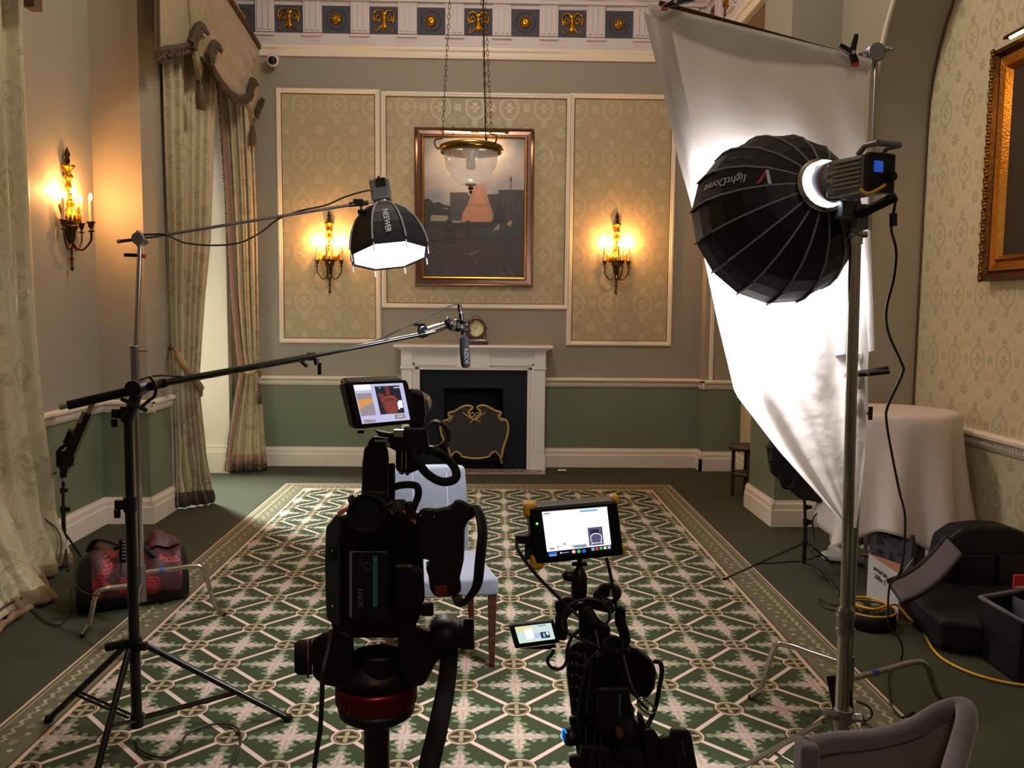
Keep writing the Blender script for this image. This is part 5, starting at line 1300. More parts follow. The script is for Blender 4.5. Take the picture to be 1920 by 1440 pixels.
MB().grid(lambda u, v: bag(u, v, 1, .12, .97), 40, 40, wrap=True).build('body', m_, bg)
m = MB().grid(lambda u, v: bag(u, v, 1.015, 0, .13), 32, 8, wrap=True); m.add([bag(i/32, 0, 1.015, 0, .13) for i in range(32)], [tuple(range(32))])
m.build('end_panel', FAB, bg)
m = MB().grid(lambda u, v: bag(u, v, 1.015, .93, 1), 32, 6, wrap=True); m.add([bag(i/32, 1, 1.015, 0, 1) for i in range(32)], [tuple(reversed(range(32)))]); m.build('end_panel', FAB, bg)
MB().grid(lambda u, v: bag(lerp(.55, .97, u), v, 1.02, .1, .95)+Vector((0, 0, 0)), 16, 20).build('base_panel', FAB, bg)
def rib(u, w=.02): pass
for s in (-1, 1):
    pts = [bag(.25+s*.12, .35)+Vector((0, 0, .0))]+[bag(.25+s*.09, .40)+Vector((0, 0, .03)), bag(.25, .5)+Vector((0, 0, .06))-sd*s*.02, bag(.25+s*.09, .64)+Vector((0, 0, .03)), bag(.25+s*.12, .70)]
    MB().tube(smooth_path(pts, 5), .016, 8, flat=.35).build('carry_handle', FAB, bg)
MB().tube(smooth_path([bag(.2, .13)+Vector((0, 0, .01)), bag(.25, .2)+Vector((0, 0, .04)), bag(.3, .38)+Vector((0, 0, .07)), bag(.33, .42)+Vector((0, 0, .02))], 5), .020, 8, flat=.4).build('shoulder_strap', FAB, bg)
pk = MB().grid(lambda u, v: Vector(bag(.18+.12*u, .62+.32*v))+Vector((0, 0, .02+.05*math.sin(PI*u)*math.sin(PI*v)**.5)), 10, 10).build('end_pocket', m_, bg)
pa_ = thing('power_adapter', 'black power adapter with printed label hanging on the chrome stand above the red bag', 'power adapter', V(236, 1032, 4.05))
MB().bb(V(223, 1056, 4.02), V(250, 1006, 4.07)).build('casing', BLK, pa_, bevel=.006)
m = MB()
for i in range(6): m.bb(V(229, 1014+i*6.4, 4.018), V(244-(i % 3)*3, 1016.6+i*6.4, 4.02))
m.build('printed_label', mat('label_grey', '#6f7276', .6), pa_)
MB().tube(smooth_path([V(238, 1006, 4.04), V(241, 975, 4.05), V(240, 900, 4.1), V(243, 800, 4.15), V(246, 740, 4.2)], 5), .0035, 6).build('lead', CORD, pa_)
MB().tube(smooth_path([V(228, 1056, 4.04), V(226, 1075, 4.04), V(238, 1085, 4.05), V(236, 1110, 4.05), V(200, 1118, 4.06), V(160, 1112, 4.06), V(137, 1095, 4.08), V(134, 1105, 4.05), V(134, 1140, 4.05)], 6), .0035, 6).build('lead_out', CORD, pa_)

# ------------------------------------------------------------------ cocktail table with cloth
tz = 1.07; tc = FL(1714, 766, tz); rr_ = .345
tc = Vector((2.545, tc.y*0+5.12, 0)); 
tb = thing('cocktail_table', 'tall round table hidden under a white cloth in the right niche', 'table', (tc.x, tc.y, 0))
MB().lathe([(0, tz-.03), (rr_-.004, tz-.03), (rr_-.004, tz-.006), (0, tz-.006)], T((tc.x, tc.y, 0)), 40).build('tabletop', WOODD, tb)
for k in range(4):
    a = k*PI/2+.5; MB().cyl((tc.x+.17*math.cos(a), tc.y+.17*math.sin(a), .01), (tc.x+.24*math.cos(a), tc.y+.24*math.sin(a), tz-.03), .014, n=10).build('leg', STEEL, tb)
TC = mat('white_linen', '#c2b5ae', .8, bmp=.15, bscale=200)
tcl = None
def clothf(u, v):
    a = 2*PI*u; fo = math.sin(a*9+.5)+.5*math.sin(a*5+2)
    hem = .32+.07*math.cos(a*4+2.2)+.02*math.sin(3*a)
    if v < .3: r = rr_*v/.3; return Vector((tc.x+r*math.cos(a), tc.y+r*math.sin(a), tz))
    t = (v-.3)/.7; r = rr_+.012*math.sin(min(1, t*8)*PI/2)+t*(.04+.05*fo)+.05*t*t
    z = lerp(tz, hem, t) if t > .02 else tz-t*.1
    X = tc.x+r*math.cos(a); X = min(X, 2.95); return Vector((X, tc.y+r*math.sin(a), z))
tcl = MB().grid(clothf, 120, 44, wrap=True).build('tablecloth', TC, solid=.003, merge=False)
tag(tcl, 'white cloth draped in folds over the tall round table', 'tablecloth')
# side table behind
st_ = thing('round_side_table', 'small dark round side table with lower shelf beside the right pier', 'side table', (2.3, 7.35, 0))
cx, cy = V(1392, 900, 7.40).x+.04, 7.40; z1 = V(1390, 835, 7.4).z
MB().lathe([(0, z1-.035), (.165, z1-.035), (.17, z1-.02), (.17, z1), (0, z1)], T((cx, cy, 0)), 32).build('tabletop', WOODD, st_)
MB().lathe([(0, .20), (.13, .20), (.13, .225), (0, .225)], T((cx, cy, 0)), 32).build('shelf', WOODD, st_)
for k in range(4):
    a = k*PI/2+.6+PI/4; MB().box((cx+.125*math.cos(a), cy+.125*math.sin(a), (z1-.03)/2+.003), (.028, .028, z1-.034)).build('leg', WOODD, st_)
# radiator
rd = thing('electric_radiator', 'white electric radiator on splayed feet behind the steel stand', 'radiator', (2.42, 5.5, 0))
RADW = mat('radiator_white', '#a9a6a0', .4)
xa = V(1562, 1000, 5.5).x; xb = V(1640, 1000, 5.3).x
MB().bb((xa, 5.42, .10), (xa+.10, 5.56, .62)).build('control_end', RADW, rd, bevel=.01)
for i in range(7): MB().bb((xa+.105+i*.030, 5.40, .12), (xa+.125+i*.030, 5.56, .60)).build('fin', mat('fin_warm_grey', '#7d756a', .5) if i == 0 else bpy.data.materials['fin_warm_grey'], rd, bevel=.006)
bp = [(FL(1538, 1047).x, FL(1538, 1047).y), (FL(1560, 1040).x, FL(1560, 1040).y), (FL(1640, 1050).x, FL(1640, 1050).y), (FL(1652, 1062).x, FL(1652, 1062).y), (FL(1600, 1062).x, FL(1600, 1062).y), (FL(1545, 1054).x, FL(1545, 1054).y)]
MB().prism(bp, .015, .05).build('foot_plate', RADW, rd, bevel=.008)
for x in (xa+.05, xa+.28): MB().tube([(x-.0, 5.30, .035), (x, 5.36, .06), (x, 5.58, .06), (x, 5.66, .035)], .022, 8, flat=.5).build('foot', RADW, rd)
m = MB()
for i in range(6): m.bb((xa+.02+i*.013, 5.416, .14), (xa+.027+i*.013, 5.42, .18))
m.build('vent', BLK, rd)
# lamp box
bx = thing('cardboard_box', 'small white printed box with open brown flap in front of the radiator', 'box', FL(1650, 1140))
BC = [FL(1626, 1118), FL(1684, 1163), FL(1730, 1090)]; BC.append(BC[0]+BC[2]-BC[1]); hB = .255
BW = mat('white_card', '#a6a19c', .6, var=.06); KR = mat('brown_card', '#7c4f33', .7)
m = MB()
for i in range(4):
    a, b = BC[i], BC[(i+1) % 4]; u_ = Vector((0, 0, hB)); nrm = (b-a).cross(u_).normalized()*.004; m.slab([a, b, b+u_, a+u_], nrm)
m.slab(BC, (0, 0, .004)); m.build('carton', BW, bx)
u_ = Vector((0, 0, hB)); fl_ = MB().slab([BC[0]+u_, BC[1]+u_, BC[1]+u_*1.02+Vector((.03, .06, .03)), V(1672, 1062, 4.75), V(1606, 1040, 4.85)], (0, 0, .004)).build('flap', KR, bx)
ex = (BC[1]-BC[0]).normalized(); ny = ex.cross(Vector((0, 0, 1))); 
Mb = Matrix(((ex.x, 0, ny.x, 0), (ex.y, 0, ny.y, 0), (0, 1, ny.z, 0), (0, 0, 0, 1)))
for s_, zz, sz in (('amaran', .20, .045), ('200x S', .155, .04)):
    M2 = Mb.copy(); M2.translation = BC[0].lerp(BC[1], .42)+Vector((0, 0, zz))+ny*.006; text('printed_word', s_, BLK, bx, M2, sz, sx=1.3)
M2 = Mb.copy(); M2.translation = BC[0].lerp(BC[1], .82)+Vector((0, 0, .17))+ny*.006; MB().torus(M2, .022, .003, 20, 6).build('ring_mark', BLK, bx)
# packing foam
pf_ = thing('packing_foam', 'dark grey foam packing slab with cut-outs resting on the white box', 'foam', V(1675, 1030, 4.75))
GF = mat('grey_foam', '#34343a', .9, bmp=.5, bscale=150)
q = [V(1632, 980, 4.85), V(1712, 1005, 4.70), V(1706, 1072, 4.62), V(1632, 1052, 4.80)]
off = Vector((.10, .10, -.005))
m = MB().slab(q, off); fo = m.build('slab', GF, pf_, bevel=.004)
qn = (q[1]-q[0]).cross(q[3]-q[0]).normalized(); qn = qn if qn.y < 0 else -qn
def fq(u, v): return q[0].lerp(q[1], u).lerp(q[3].lerp(q[2], u), v)+qn*.010
CUT = mat('foam_recess', '#0c0c0f', .95)
MB().slab([fq(.15, .22), fq(.40, .22), fq(.40, .48), fq(.15, .48)], qn*-.004).build('cutout', CUT, pf_); MB().slab([fq(.48, .40), fq(.60, .40), fq(.60, .92), fq(.48, .92)], qn*-.004).build('cutout', CUT, pf_)
for u, v in ((.25, .68), (.74, .62)): MB().cyl(fq(u, v)-qn*.002, fq(u, v)+qn*.001, .016, n=16).build('cutout', CUT, pf_)
# rolling equipment bag with raised lid
eb = thing('equipment_case', 'big black padded equipment bag standing by the right wall with its lid open', 'bag', (2.55, 4.35, 0))
def rbx(name, a, b, mt=FAB, bev=.03): return MB().bb(a, b).build(name, mt, eb, bevel=bev, seg=3)
silh = [(1700, 1225), (1700, 1160), (1768, 1085), (1770, 1010), (1810, 990), (1890, 988), (1960, 1010), (1990, 1100), (1990, 1240)]
back_ = [VX(*p, 2.62) if False else V(p[0], p[1], 4.45) for p in [(1762, 1185), (1764, 1060), (1776, 1012), (1805, 992), (1850, 987), (1893, 989), (1940, 1005), (1980, 1040), (1990, 1180)]]
MB().slab(back_, (0, .16, 0)).build('lid_shell', FAB, eb, bevel=.02)
m = MB()
for s in (0, 1):
    a = V(1800+70*s, 1040, 4.44); b = V(1858+70*s, 1110, 4.44); m.bb((a.x, 4.42, b.z), (b.x, 4.45, a.z))
m.build('lid_pocket', BLK, eb, bevel=.006)
lowp = [FL(1702, 1166, .01), FL(1760, 1222, .01), FL(1838, 1232, .01), FL(2010, 1232, .01), FL(2010, 1105, .01), FL(1762, 1105, .01)]
MB().slab(lowp, (0, 0, .17)).build('base_tray', FAB, eb, bevel=.03, seg=3)
wall_ = [(1660, 1102), (1672, 1090), (1775, 1020), (1800, 1035), (1802, 1042), (1700, 1128), (1688, 1130)]
L0, L1, L2, L3 = V(1668, 1096, 4.12), V(1692, 1130, 4.0), V(1805, 1040, 4.12), V(1778, 1012, 4.24)
def lidf(u, v): p = L0.lerp(L3, v).lerp(L1.lerp(L2, v), u); p.z += -.045*math.sin(PI*v); return p
GL = mat('grey_padding', '#4d4448', .85, bmp=.3, bscale=50)
MB().grid(lidf, 6, 16).build('side_flap', GL, eb, solid=.03)
ed1 = [lidf(0, v/16)+Vector((0, .012, .012)) for v in range(17)]; ed2 = [lidf(1, v/16) for v in range(17)]
MB().tube(ed1, .016, 8).tube(ed2, .008, 8).tube([L0, L1], .008, 8).build('flap_piping', FAB, eb)
# open fabric crate at the right edge
cr = thing('open_storage_bag', 'open black soft case with grey rim and red contents at right edge', 'bag', FL(1880, 1270))
Y0 = FL(1905, 1278).y
k4 = [FL(1832, 1228, .004), FL(1908, 1282, .004), FL(2030, 1250, .004), FL(1940, 1205, .004)]; hC = .29
m = MB()
for i in range(4):
    a, b = k4[i], k4[(i+1) % 4]; u_ = Vector((0, 0, hC-.0)); nr = (b-a).cross(u_).normalized()*-.02; m.slab([a, b, b+u_, a+u_], nr)
m.slab(k4, (0, 0, .01)); m.build('case_wall', FAB, cr, bevel=.006)
tp4 = [p+Vector((0, 0, hC)) for p in k4]
MB().tube(tp4, .012, 8, closed=True).build('grey_rim', mat('rim_grey', '#5b565a', .8), cr)
inn = k4[0].lerp(k4[2], .38); MB().box((inn.x+.02, inn.y, hC-.05), (.012, .16, .10)).box((inn.x+.09, inn.y+.02, hC-.05), (.14, .012, .10)).build('divider', mat('divider_grey', '#4a4a50', .85), cr)
rc_ = MB().box((inn.x+.13, inn.y-.02, hC-.02), (.14, .10, .16)).build('red_packet', mat('red_packet', '#8e1218', .5), bevel=.006)
tag(rc_, 'red packet standing inside the open black case at the right edge', 'packet')
rd2 = MB().box((inn.x+.12, inn.y+.12, hC+.06), (.16, .012, .07), Matrix()).build('red_booklet', mat('red_booklet', '#b8292a', .5))
tag(rd2, 'small red and white card sticking up from the open black case', 'card')
mm_ = MB()
MB().box((inn.x+.12, inn.y+.113, hC+.035), (.15, .002, .012)).build('white_strip', mat('white_strip', '#c9c5c0', .5), rd2)
# cable reel
rl = thing('cable_reel', 'round black cable reel with yellow flex and label on the carpet', 'cable reel', FL(1637, 1165))
rc0 = FL(1637, 1178, .0); rc0 = Vector((rc0.x, rc0.y+.05, 0)); R_ = .135
MB().lathe([(0, 0), (R_-.01, 0), (R_, .01), (R_, .085), (R_-.012, .095), (R_-.05, .09), (0, .09)], T(rc0), 32).build('drum', BLK, rl, bevel=0)
MB().torus(T(rc0+Vector((0, 0, .09))), R_-.006, .005, 32, 6).build('yellow_rim', YEL, rl)
m = MB()
for i in range(4): a = i*PI/2+.6; m.box((rc0.x+.06*math.cos(a), rc0.y+.06*math.sin(a), .094), (.04, .04, .012))
m.build('socket', GREY, rl); MB().box((rc0.x-.04, rc0.y+.07, .096), (.05, .03, .004)).build('paper_label', mat('label_white', '#8d9088', .6), rl)
yc = [rc0+Vector((-.10, .02, .105)), rc0+Vector((-.03, -.07, .11)), rc0+Vector((.06, -.06, .11)), rc0+Vector((.09, .02, .115)), rc0+Vector((.03, .10, .115)), rc0+Vector((-.06, .09, .115)), rc0+Vector((-.09, .0, .12)), rc0+Vector((-.03, -.09, .12)), rc0+Vector((.08, -.04, .12)), rc0+Vector((.16, .02, .10)), FL(1705, 1160, .05), FL(1728, 1178, .012), FL(1748, 1215, .012), FL(1775, 1240, .012), FL(1830, 1265, .012), FL(1900, 1282, .012), FL(1990, 1290, .012)]
yo = MB().tube(smooth_path(yc, 7), .0065, 8).build('yellow_extension_cable', YEL); tag(yo, 'yellow extension cable coiled on the reel and snaking to the right edge', 'cable')
# ------------------------------------------------------------------ grey tub armchair in the bottom right corner
ac = thing('tub_armchair', 'taupe velvet tub armchair in the bottom right corner', 'armchair', (.95, 1.5, 0))
TV = mat('taupe_velvet', '#4f454a', .85, bmp=.4, bscale=120, sheen=.4); TVI = mat('beige_inner_velvet', '#6b5f56', .85, bmp=.3, bscale=120, sheen=.3)
rim = smooth_path([V(1512, 1402, 1.80), V(1560, 1392, 1.84), V(1640, 1385, 1.90), V(1710, 1366, 1.95), V(1765, 1335, 1.95), V(1806, 1326, 1.93), V(1812, 1352, 1.86), V(1800, 1400, 1.78), V(1786, 1450, 1.70), V(1770, 1520, 1.6), V(1740, 1600, 1.5)], 6)
cenR = sum((p for p in rim), Vector())/len(rim)
MB().tube(rim, .024, 12).build('rolled_rim', TV, ac)
def shell(u, v, off=0.):
    i = u*(len(rim)-1); k = min(int(i), len(rim)-2); p = rim[k].lerp(rim[k+1], i-k); d = (p-cenR); d.z = 0; d.normalize()
    return Vector((p.x, p.y, lerp(p.z, .18, v)))-d*(.05*v)+d*off
MB().grid(lambda u, v: shell(u, v, -.012), 40, 8).build('inner_upholstery', TVI, ac); MB().grid(lambda u, v: shell(1-u, v, .016), 40, 8).build('outer_upholstery', TV, ac)
a0 = rim[0]; MB().bb((a0.x-.022, a0.y-.035, .18), (a0.x+.02, a0.y+.025, a0.z+.02)).build('arm_front', TV, ac, bevel=.012, seg=3)
sx0 = V(1440, 1427, 1.72)
MB().bb((a0.x-.09, a0.y-.50, .30), (a0.x+.34, a0.y-.06, V(1470, 1428, 1.76).z)).build('seat_cushion', mat('seat_grey', '#8c878a', .85, sheen=.3), ac, bevel=.03, seg=4)
for dx, dy in ((.02, -.03), (.36, .05), (.02, -.45), (.36, -.42)): MB().cyl((a0.x+dx, a0.y+dy, 0), (a0.x+dx, a0.y+dy, .32), .012, .018, n=10).build('leg', WOODD, ac)
# ------------------------------------------------------------------ helpers: solids whose near face is seen at given places
def PQ(name, pts, Y, dep, mt, par, bevel=.003, mb=None, label=None):
    P = [V(p[0], p[1], p[2] if len(p) > 2 else Y) for p in pts]
    c_ = sum(P, Vector())/len(P)-Vector((0, 0, H)); m = (mb or MB()).slab(P, (c_.x/c_.y*dep*.8, dep, c_.z/c_.y*dep*.85))
    return m.build(name, mt, par, bevel=bevel, label=label) if mb is None else m
def PB(name, x0, y0, x1, y1, Y, dep, mt, par, bevel=.003, label=None): return PQ(name, [(x0, y0), (x1, y0), (x1, y1), (x0, y1)], Y, dep, mt, par, bevel, None, label)
def PT(name, pts, Y, r, mt, par, k=6, n=8, flat=1.): return MB().tube(smooth_path([V(p[0], p[1], p[2] if len(p) > 2 else Y) for p in pts], k), r, n, flat=flat).build(name, mt, par)
def SCR(name, quad, cells, par, base):
    """emissive screen: quad of world points (tl, tr, br, bl); cells = (u0,v0,u1,v1,material)"""
    q = [Vector(p) for p in quad]; n = (q[1]-q[0]).cross(q[3]-q[0]).normalized(); n = n if n.y < 0 else -n
    def at(u, v): return q[0].lerp(q[1], u).lerp(q[3].lerp(q[2], u), v)
    s = MB().poly([at(0, 0), at(1, 0), at(1, 1), at(0, 1)]).build(name, base, par); k = 0
    groups = {}
    for c in cells: groups.setdefault(c[4].name, (c[4], []))[1].append(c)
    for nm, (mt, cs_) in groups.items():
        m = MB()
        for c in cs_:
            k += 1; o = n*(.0002+.00004*c[5] if len(c) > 5 else .0002)
            if isinstance(c[0], (list, tuple)): m.poly([at(*p)+o for p in c[0]])
            else: m.poly([at(c[0], c[1])+o, at(c[2], c[1])+o, at(c[2], c[3])+o, at(c[0], c[3])+o])
        m.build('screen_graphic', mt, s)
    return s, at, n
def em(name, col, e=1.): return mat('screen_'+name, '#000000', .4, emit=e, ecol=col)
S_LAV = em('lavender', '#c3c3e6'); S_WHT = em('white', '#fbfcff', 1.1); S_GRY = em('grey', '#9a8f93'); S_ORG = em('orange', '#d99a5a'); S_BRN = em('brown', '#6a3b33'); S_DRK = em('dark', '#2b2432')
S_RED = em('red', '#d8493c'); S_PUR = em('purple', '#5c5478'); S_BLU = em('blue', '#2f68c8'); S_BLK = em('black', '#06060c'); S_GRN = em('green', '#49b873'); S_TEA = em('teal', '#cfe8df'); S_YLW = em('yellow', '#e6e3a8'); S_CYN = em('cyan', '#7fb8e8'); S_NUM = em('numerals', '#8a93a8')
K2 = mat('camera_body_black', '#070708', .45, spec=.3); K3 = mat('camera_grey_side', '#1b1c21', .5); GLS = mat('dark_glass', '#050507', .08)
ORNG = mat('orange_lining', '#b0593c', .6); FUR = mat('fluffy_windscreen', '#3f3733', .95, var=.5, vscale=200, bmp=1, bscale=300)

# ------------------------------------------------------------------ video camera on tripod, centre left
Y0 = 1.06
va_ = thing('video_camera', 'large black video camera with top handle seen from behind, left of centre', 'camera', V(700, 1185, 1.15))
PQ('camera_body', [(640, 966), (735, 950), (790, 962), (797, 1120), (790, 1150), (775, 1186), (625, 1190), (612, 1130), (610, 985)], Y0+.06, .22, K2, va_, .006)
PQ('side_cover', [(611, 990), (632, 962), (640, 966), (638, 1180), (612, 1160), (609, 1060)], Y0+.045, .16, K3, va_, .003)
PB('dark_port', 616, 1024, 632, 1050, Y0+.043, .01, BLK, va_, .001); MB().ball(V(623, 1033, Y0+.042), .0016, 8, 6).ball(V(624, 1137, Y0+.042), .0022, 8, 6).build('side_screw', CHROME, va_)
bt = PQ('battery', [(654, 1034), (728, 1034), (728, 1160), (656, 1160)], Y0, .07, K2, va_, .002)
PB('battery_edge', 655, 1036, 660, 1158, Y0-.001, .004, mat('battery_edge_grey', '#59616a', .4), bt, .0005); PB('teal_stripe', 699, 1042, 708, 1138, Y0-.001, .002, mat('teal_print', '#1f5c63', .5), bt, .0003)
R_ = Matrix.Identity(4); p_ = V(676, 1120, Y0-.001)
Mv = Matrix(((0, -1, 0, p_.x), (0, 0, -1, p_.y), (1, 0, 0, p_.z), (0, 0, 0, 1)))
text('battery_word', 'SONY', mat('faint_print', '#5d5f62', .6), bt, Mv, .0095, ext=.0003)
text('battery_number', '74Wh', mat('faint_print_two', '#2c2d30', .6), bt, Mv @ T((.050, -.001, 0)), .007, ext=.0003)
MB().torus(frame(V(689, 1062, Y0-.001), (0, -1, 0)), .005, .0006, 16, 5).build('emblem_ring', mat('faint_gold', '#4a4438', .6), bt)
PQ('lower_right_block', [(735, 1058), (770, 1055), (792, 1070), (790, 1130), (775, 1145), (735, 1142)], Y0+.01, .09, BLK, va_, .006)
PB('gold_connector', 741, 1060, 761, 1066, Y0+.006, .006, mat('connector_gold', '#6b4a22', .35, .8), va_, .001)
# viewfinder
ec = V(687, 965, Y0-.03); Me = frame(ec, (0, -1, .05))
MB().lathe([(.018, -.075), (.0225, -.07), (.024, -.02), (.0255, -.004), (.0245, .0), (.0215, -.002), (.018, -.012), (0, -.014)], Me, 32).build('eyecup', RUB, va_)
MB().lathe([(0, -.0125), (.0175, -.0122)], Me, 24).build('eyepiece_glass', GLS, va_)
m = MB()
for k in range(60):
    a = random.random()*6.28; r = random.random()**.5; q = V(747+17*r*math.cos(a), 952+16*r*math.sin(a), Y0+.0+.02*random.random()); d = Vector((math.cos(a), -.8, math.sin(a)+.3)).normalized()*.010
    m.tube([q, q+d], [.0035, .0008], 5)
m.ball(V(747, 953, Y0+.02), .012, 12, 8); m.build('windscreen_fur', FUR, va_)
m = MB()
for k in range(25):
    a = random.random()*6.28; q = V(668+9*math.cos(a), 942+6*math.sin(a), Y0+.02); m.tube([q, q+Vector((math.cos(a), -.5, .9)).normalized()*.008], [.003, .0008], 5)
m.build('windscreen_fur', FUR, va_)
PQ('orange_strap', [(753, 958), (760, 955), (781, 978), (778, 984)], Y0-.005, .004, ORNG, va_, .001); PQ('orange_strap', [(632, 960), (650, 950), (652, 958), (634, 970)], Y0+.0, .004, ORNG, va_, .001)
PB('body_connector', 760, 940, 778, 972, Y0-.01, .03, BLK, va_, .003)
# handle
PQ('top_handle', [(683, 838), (700, 828), (726, 838), (729, 860), (728, 942), (677, 944), (679, 870)], Y0+.0, .035, K2, va_, .004)
PB('handle_label', 682, 921, 722, 926, Y0-.001, .002, mat('handle_brown_line', '#3d2a17', .5), va_, .0004)
PB('handle_side', 728, 868, 740, 942, Y0+.02, .05, BLK, va_, .003)
PQ('cold_shoe', [(690, 828), (700, 818), (731, 821), (733, 836), (710, 841), (690, 838)], Y0-.01, .03, BLK, va_, .002)
PB('shoe_plate', 702, 824, 728, 829, Y0-.012, .004, CHROME, va_, .0005); PQ('shoe_highlight', [(722, 829), (731, 829), (732, 838), (724, 840)], Y0-.012, .003, CHROME, va_, .0005)
# monitor arm
PQ('monitor_arm', [(700, 805), (735, 812), (760, 800), (800, 800), (806, 835), (795, 852), (740, 845), (728, 838)], Y0+.0, .03, BLK, va_, .004)
MB().box(V(748, 812, Y0-.01), (.012, .01, .009)).build('arm_lock', CHROME, va_)
PQ('arm_lower_block', [(742, 835), (790, 840), (788, 880), (768, 888), (742, 884)], Y0+.01, .03, BLK, va_, .004)
for x in (754, 762): MB().cyl(V(x, 845, Y0), V(x-1, 880, Y0), .0011, n=6).build('metal_rod', CHROME, va_)
PT('small_lead', [(768, 884), (764, 890), (760, 886)], Y0, .0012, CORD, va_); PT('hook_lead', [(751, 880), (756, 888), (748, 886)], Y0, .0012, CORD, va_)
# side mount: round part, ring
PQ('monitor_side_block', [(762, 728), (782, 727), (797, 740), (800, 775), (796, 800), (770, 806), (764, 790)], Y0+.01, .04, K2, va_, .006)
MB().lathe([(0, .012), (.012, .011), (.017, 0), (.017, -.05), (0, -.05)], frame(V(781, 765, Y0+.03), (0, -1, 0)), 24).build('microphone_body', BLK, va_)
PT('cable_ring', [(802, 800), (808, 793), (820, 791), (833, 798), (841, 812), (840, 826), (832, 836)], Y0+.01, .0035, CORD, va_)
PT('cable_clasp', [(801, 798), (808, 792), (818, 790), (825, 793)], Y0+.004, .0016, STEEL, va_); PT('cable_clasp', [(803, 836), (812, 838), (822, 835)], Y0+.004, .002, STEEL, va_)
MB().cyl(V(828, 830, Y0), V(838, 840, Y0), .006, n=10).build('ring_connector', BLK, va_)
PT('thick_cable', [(772, 845, Y0), (785, 868, Y0-.01), (803, 890, Y0-.015), (828, 903, Y0-.015), (850, 900, Y0-.01), (856, 888, Y0), (846, 868, Y0+.01), (822, 850, Y0+.02), (795, 842, Y0+.03)], Y0, .0056, RUB, va_, 8, 10)
PT('thick_cable', [(733, 916), (750, 910), (772, 909), (783, 914), (784, 930), (776, 950), (771, 968)], Y0-.005, .0046, RUB, va_, 8, 10)
# hand grip and strap
PQ('hand_grip', [(782, 962), (795, 950), (822, 952), (845, 948), (853, 938), (862, 934), (888, 950), (893, 968), (878, 976), (872, 990), (870, 1050), (862, 1085), (866, 1108), (856, 1118), (815, 1120), (806, 1105), (803, 1080), (798, 1068), (807, 1050), (785, 1048), (780, 1000)], Y0-.01, .07, K2, va_, .007)
PQ('red_label', [(814, 1099), (838, 1099), (839, 1117), (816, 1118)], Y0-.013, .004, mat('dark_red_label', '#5e0f0d', .4), va_, .001)
MB().ball(V(789, 967, Y0-.014), .0015, 8, 6).ball(V(814, 969, Y0-.014), .0015, 8, 6).build('grip_screw', CHROME, va_)
for k in range(4): PB('grip_tooth', 799, 1054+k*4, 805, 1056.5+k*4, Y0-.008, .02, BLK, va_, .0005)
PT('hand_strap', [(892, 950, Y0-.01), (901, 970, Y0-.02), (905, 1000, Y0-.03), (900, 1050, Y0-.035), (895, 1095, Y0-.03), (882, 1118, Y0-.02), (866, 1132, Y0-.01), (856, 1118, Y0)], Y0, .0085, FAB, va_, 8, 10, .45)
PB('side_port_box', 788, 1130, 813, 1156, Y0+.01, .04, BLK, va_, .003)
# monitor
mn = thing('camera_monitor', 'small black monitor with lit colour picture tilted on top of the left video camera', 'monitor', V(706, 760, 1.0))
q = [V(645, 717, 1.0), V(765, 711, .985), V(783, 795, .985), V(664, 808, 1.0)]
MB().slab(q, (-.012, .030, .004)).build('housing', K2, mn, bevel=.006, seg=3)
MB().slab([V(636, 722, 1.02), V(646, 718, .999), V(665, 806, .999), V(655, 800, 1.02)], (-.002, .012, 0)).build('side_vent', K3, mn, bevel=.003)
sq = [V(662, 722, .9835), V(755, 718, .9835), V(769, 787, .9835), V(679, 795, .9835)]
MB().slab([V(655, 716, .985), V(760, 712, .984), V(777, 794, .984), V(671, 803, .985)], (0, .003, 0)).build('bezel', GLS, mn, bevel=.001)
sq = [V(662, 722, .982), V(755, 718, .981), V(769, 787, .981), V(679, 795, .982)]
cells = [(.02, .22, .33, .8, S_GRY), ([(.02, .5), (.33, .36), (.33, .46), (.02, .62)], 0, 0, 0, S_ORG, 2), ([(.02, .38), (.33, .36), (.02, .62)], 0, 0, 0, S_ORG, 2), (.42, .06, .92, .80, S_DRK), (.02, .0, .34, .14, S_WHT),
         ([(.45, .25), (.55, .25), (.78, .78), (.55, .8)], 0, 0, 0, S_BRN, 3), (.62, .06, .70, .3, S_BRN, 3), (.60, .32, .80, .75, S_BRN, 3), (.84, .46, .91, .66, S_WHT, 4), (.81, .5, .84, .7, S_WHT, 4), (.50, .08, .54, .12, S_GRN, 4), (.8, .1, .94, .13, S_LAV, 4), (.2, .86, .55, .92, S_LAV, 2), (.7, .82, .92, .95, S_GRY, 2), (.76, .86, .86, .9, S_LAV, 3), (.05, .9, .3, .98, S_GRY, 1)]
s_, at, nn = SCR('screen', sq, cells, mn, S_LAV)
m = MB()
arc = [at(.52+.0+.30*(1-math.cos(a*PI/10))/2, .46-.12*math.sin(a*PI/10))+nn*.0006 for a in range(11)]
m.tube(arc, .0005, 4)
for k in range(4): m.tube([at(.56+.06*k, .46)+nn*.0006, at(.62+.045*k, .78)+nn*.0006], .00035, 4)
m.build('screen_graphic', S_RED, s_)
PB('monitor_foot', 670, 806, 682, 813, 1.0, .02, BLK, mn, .001)

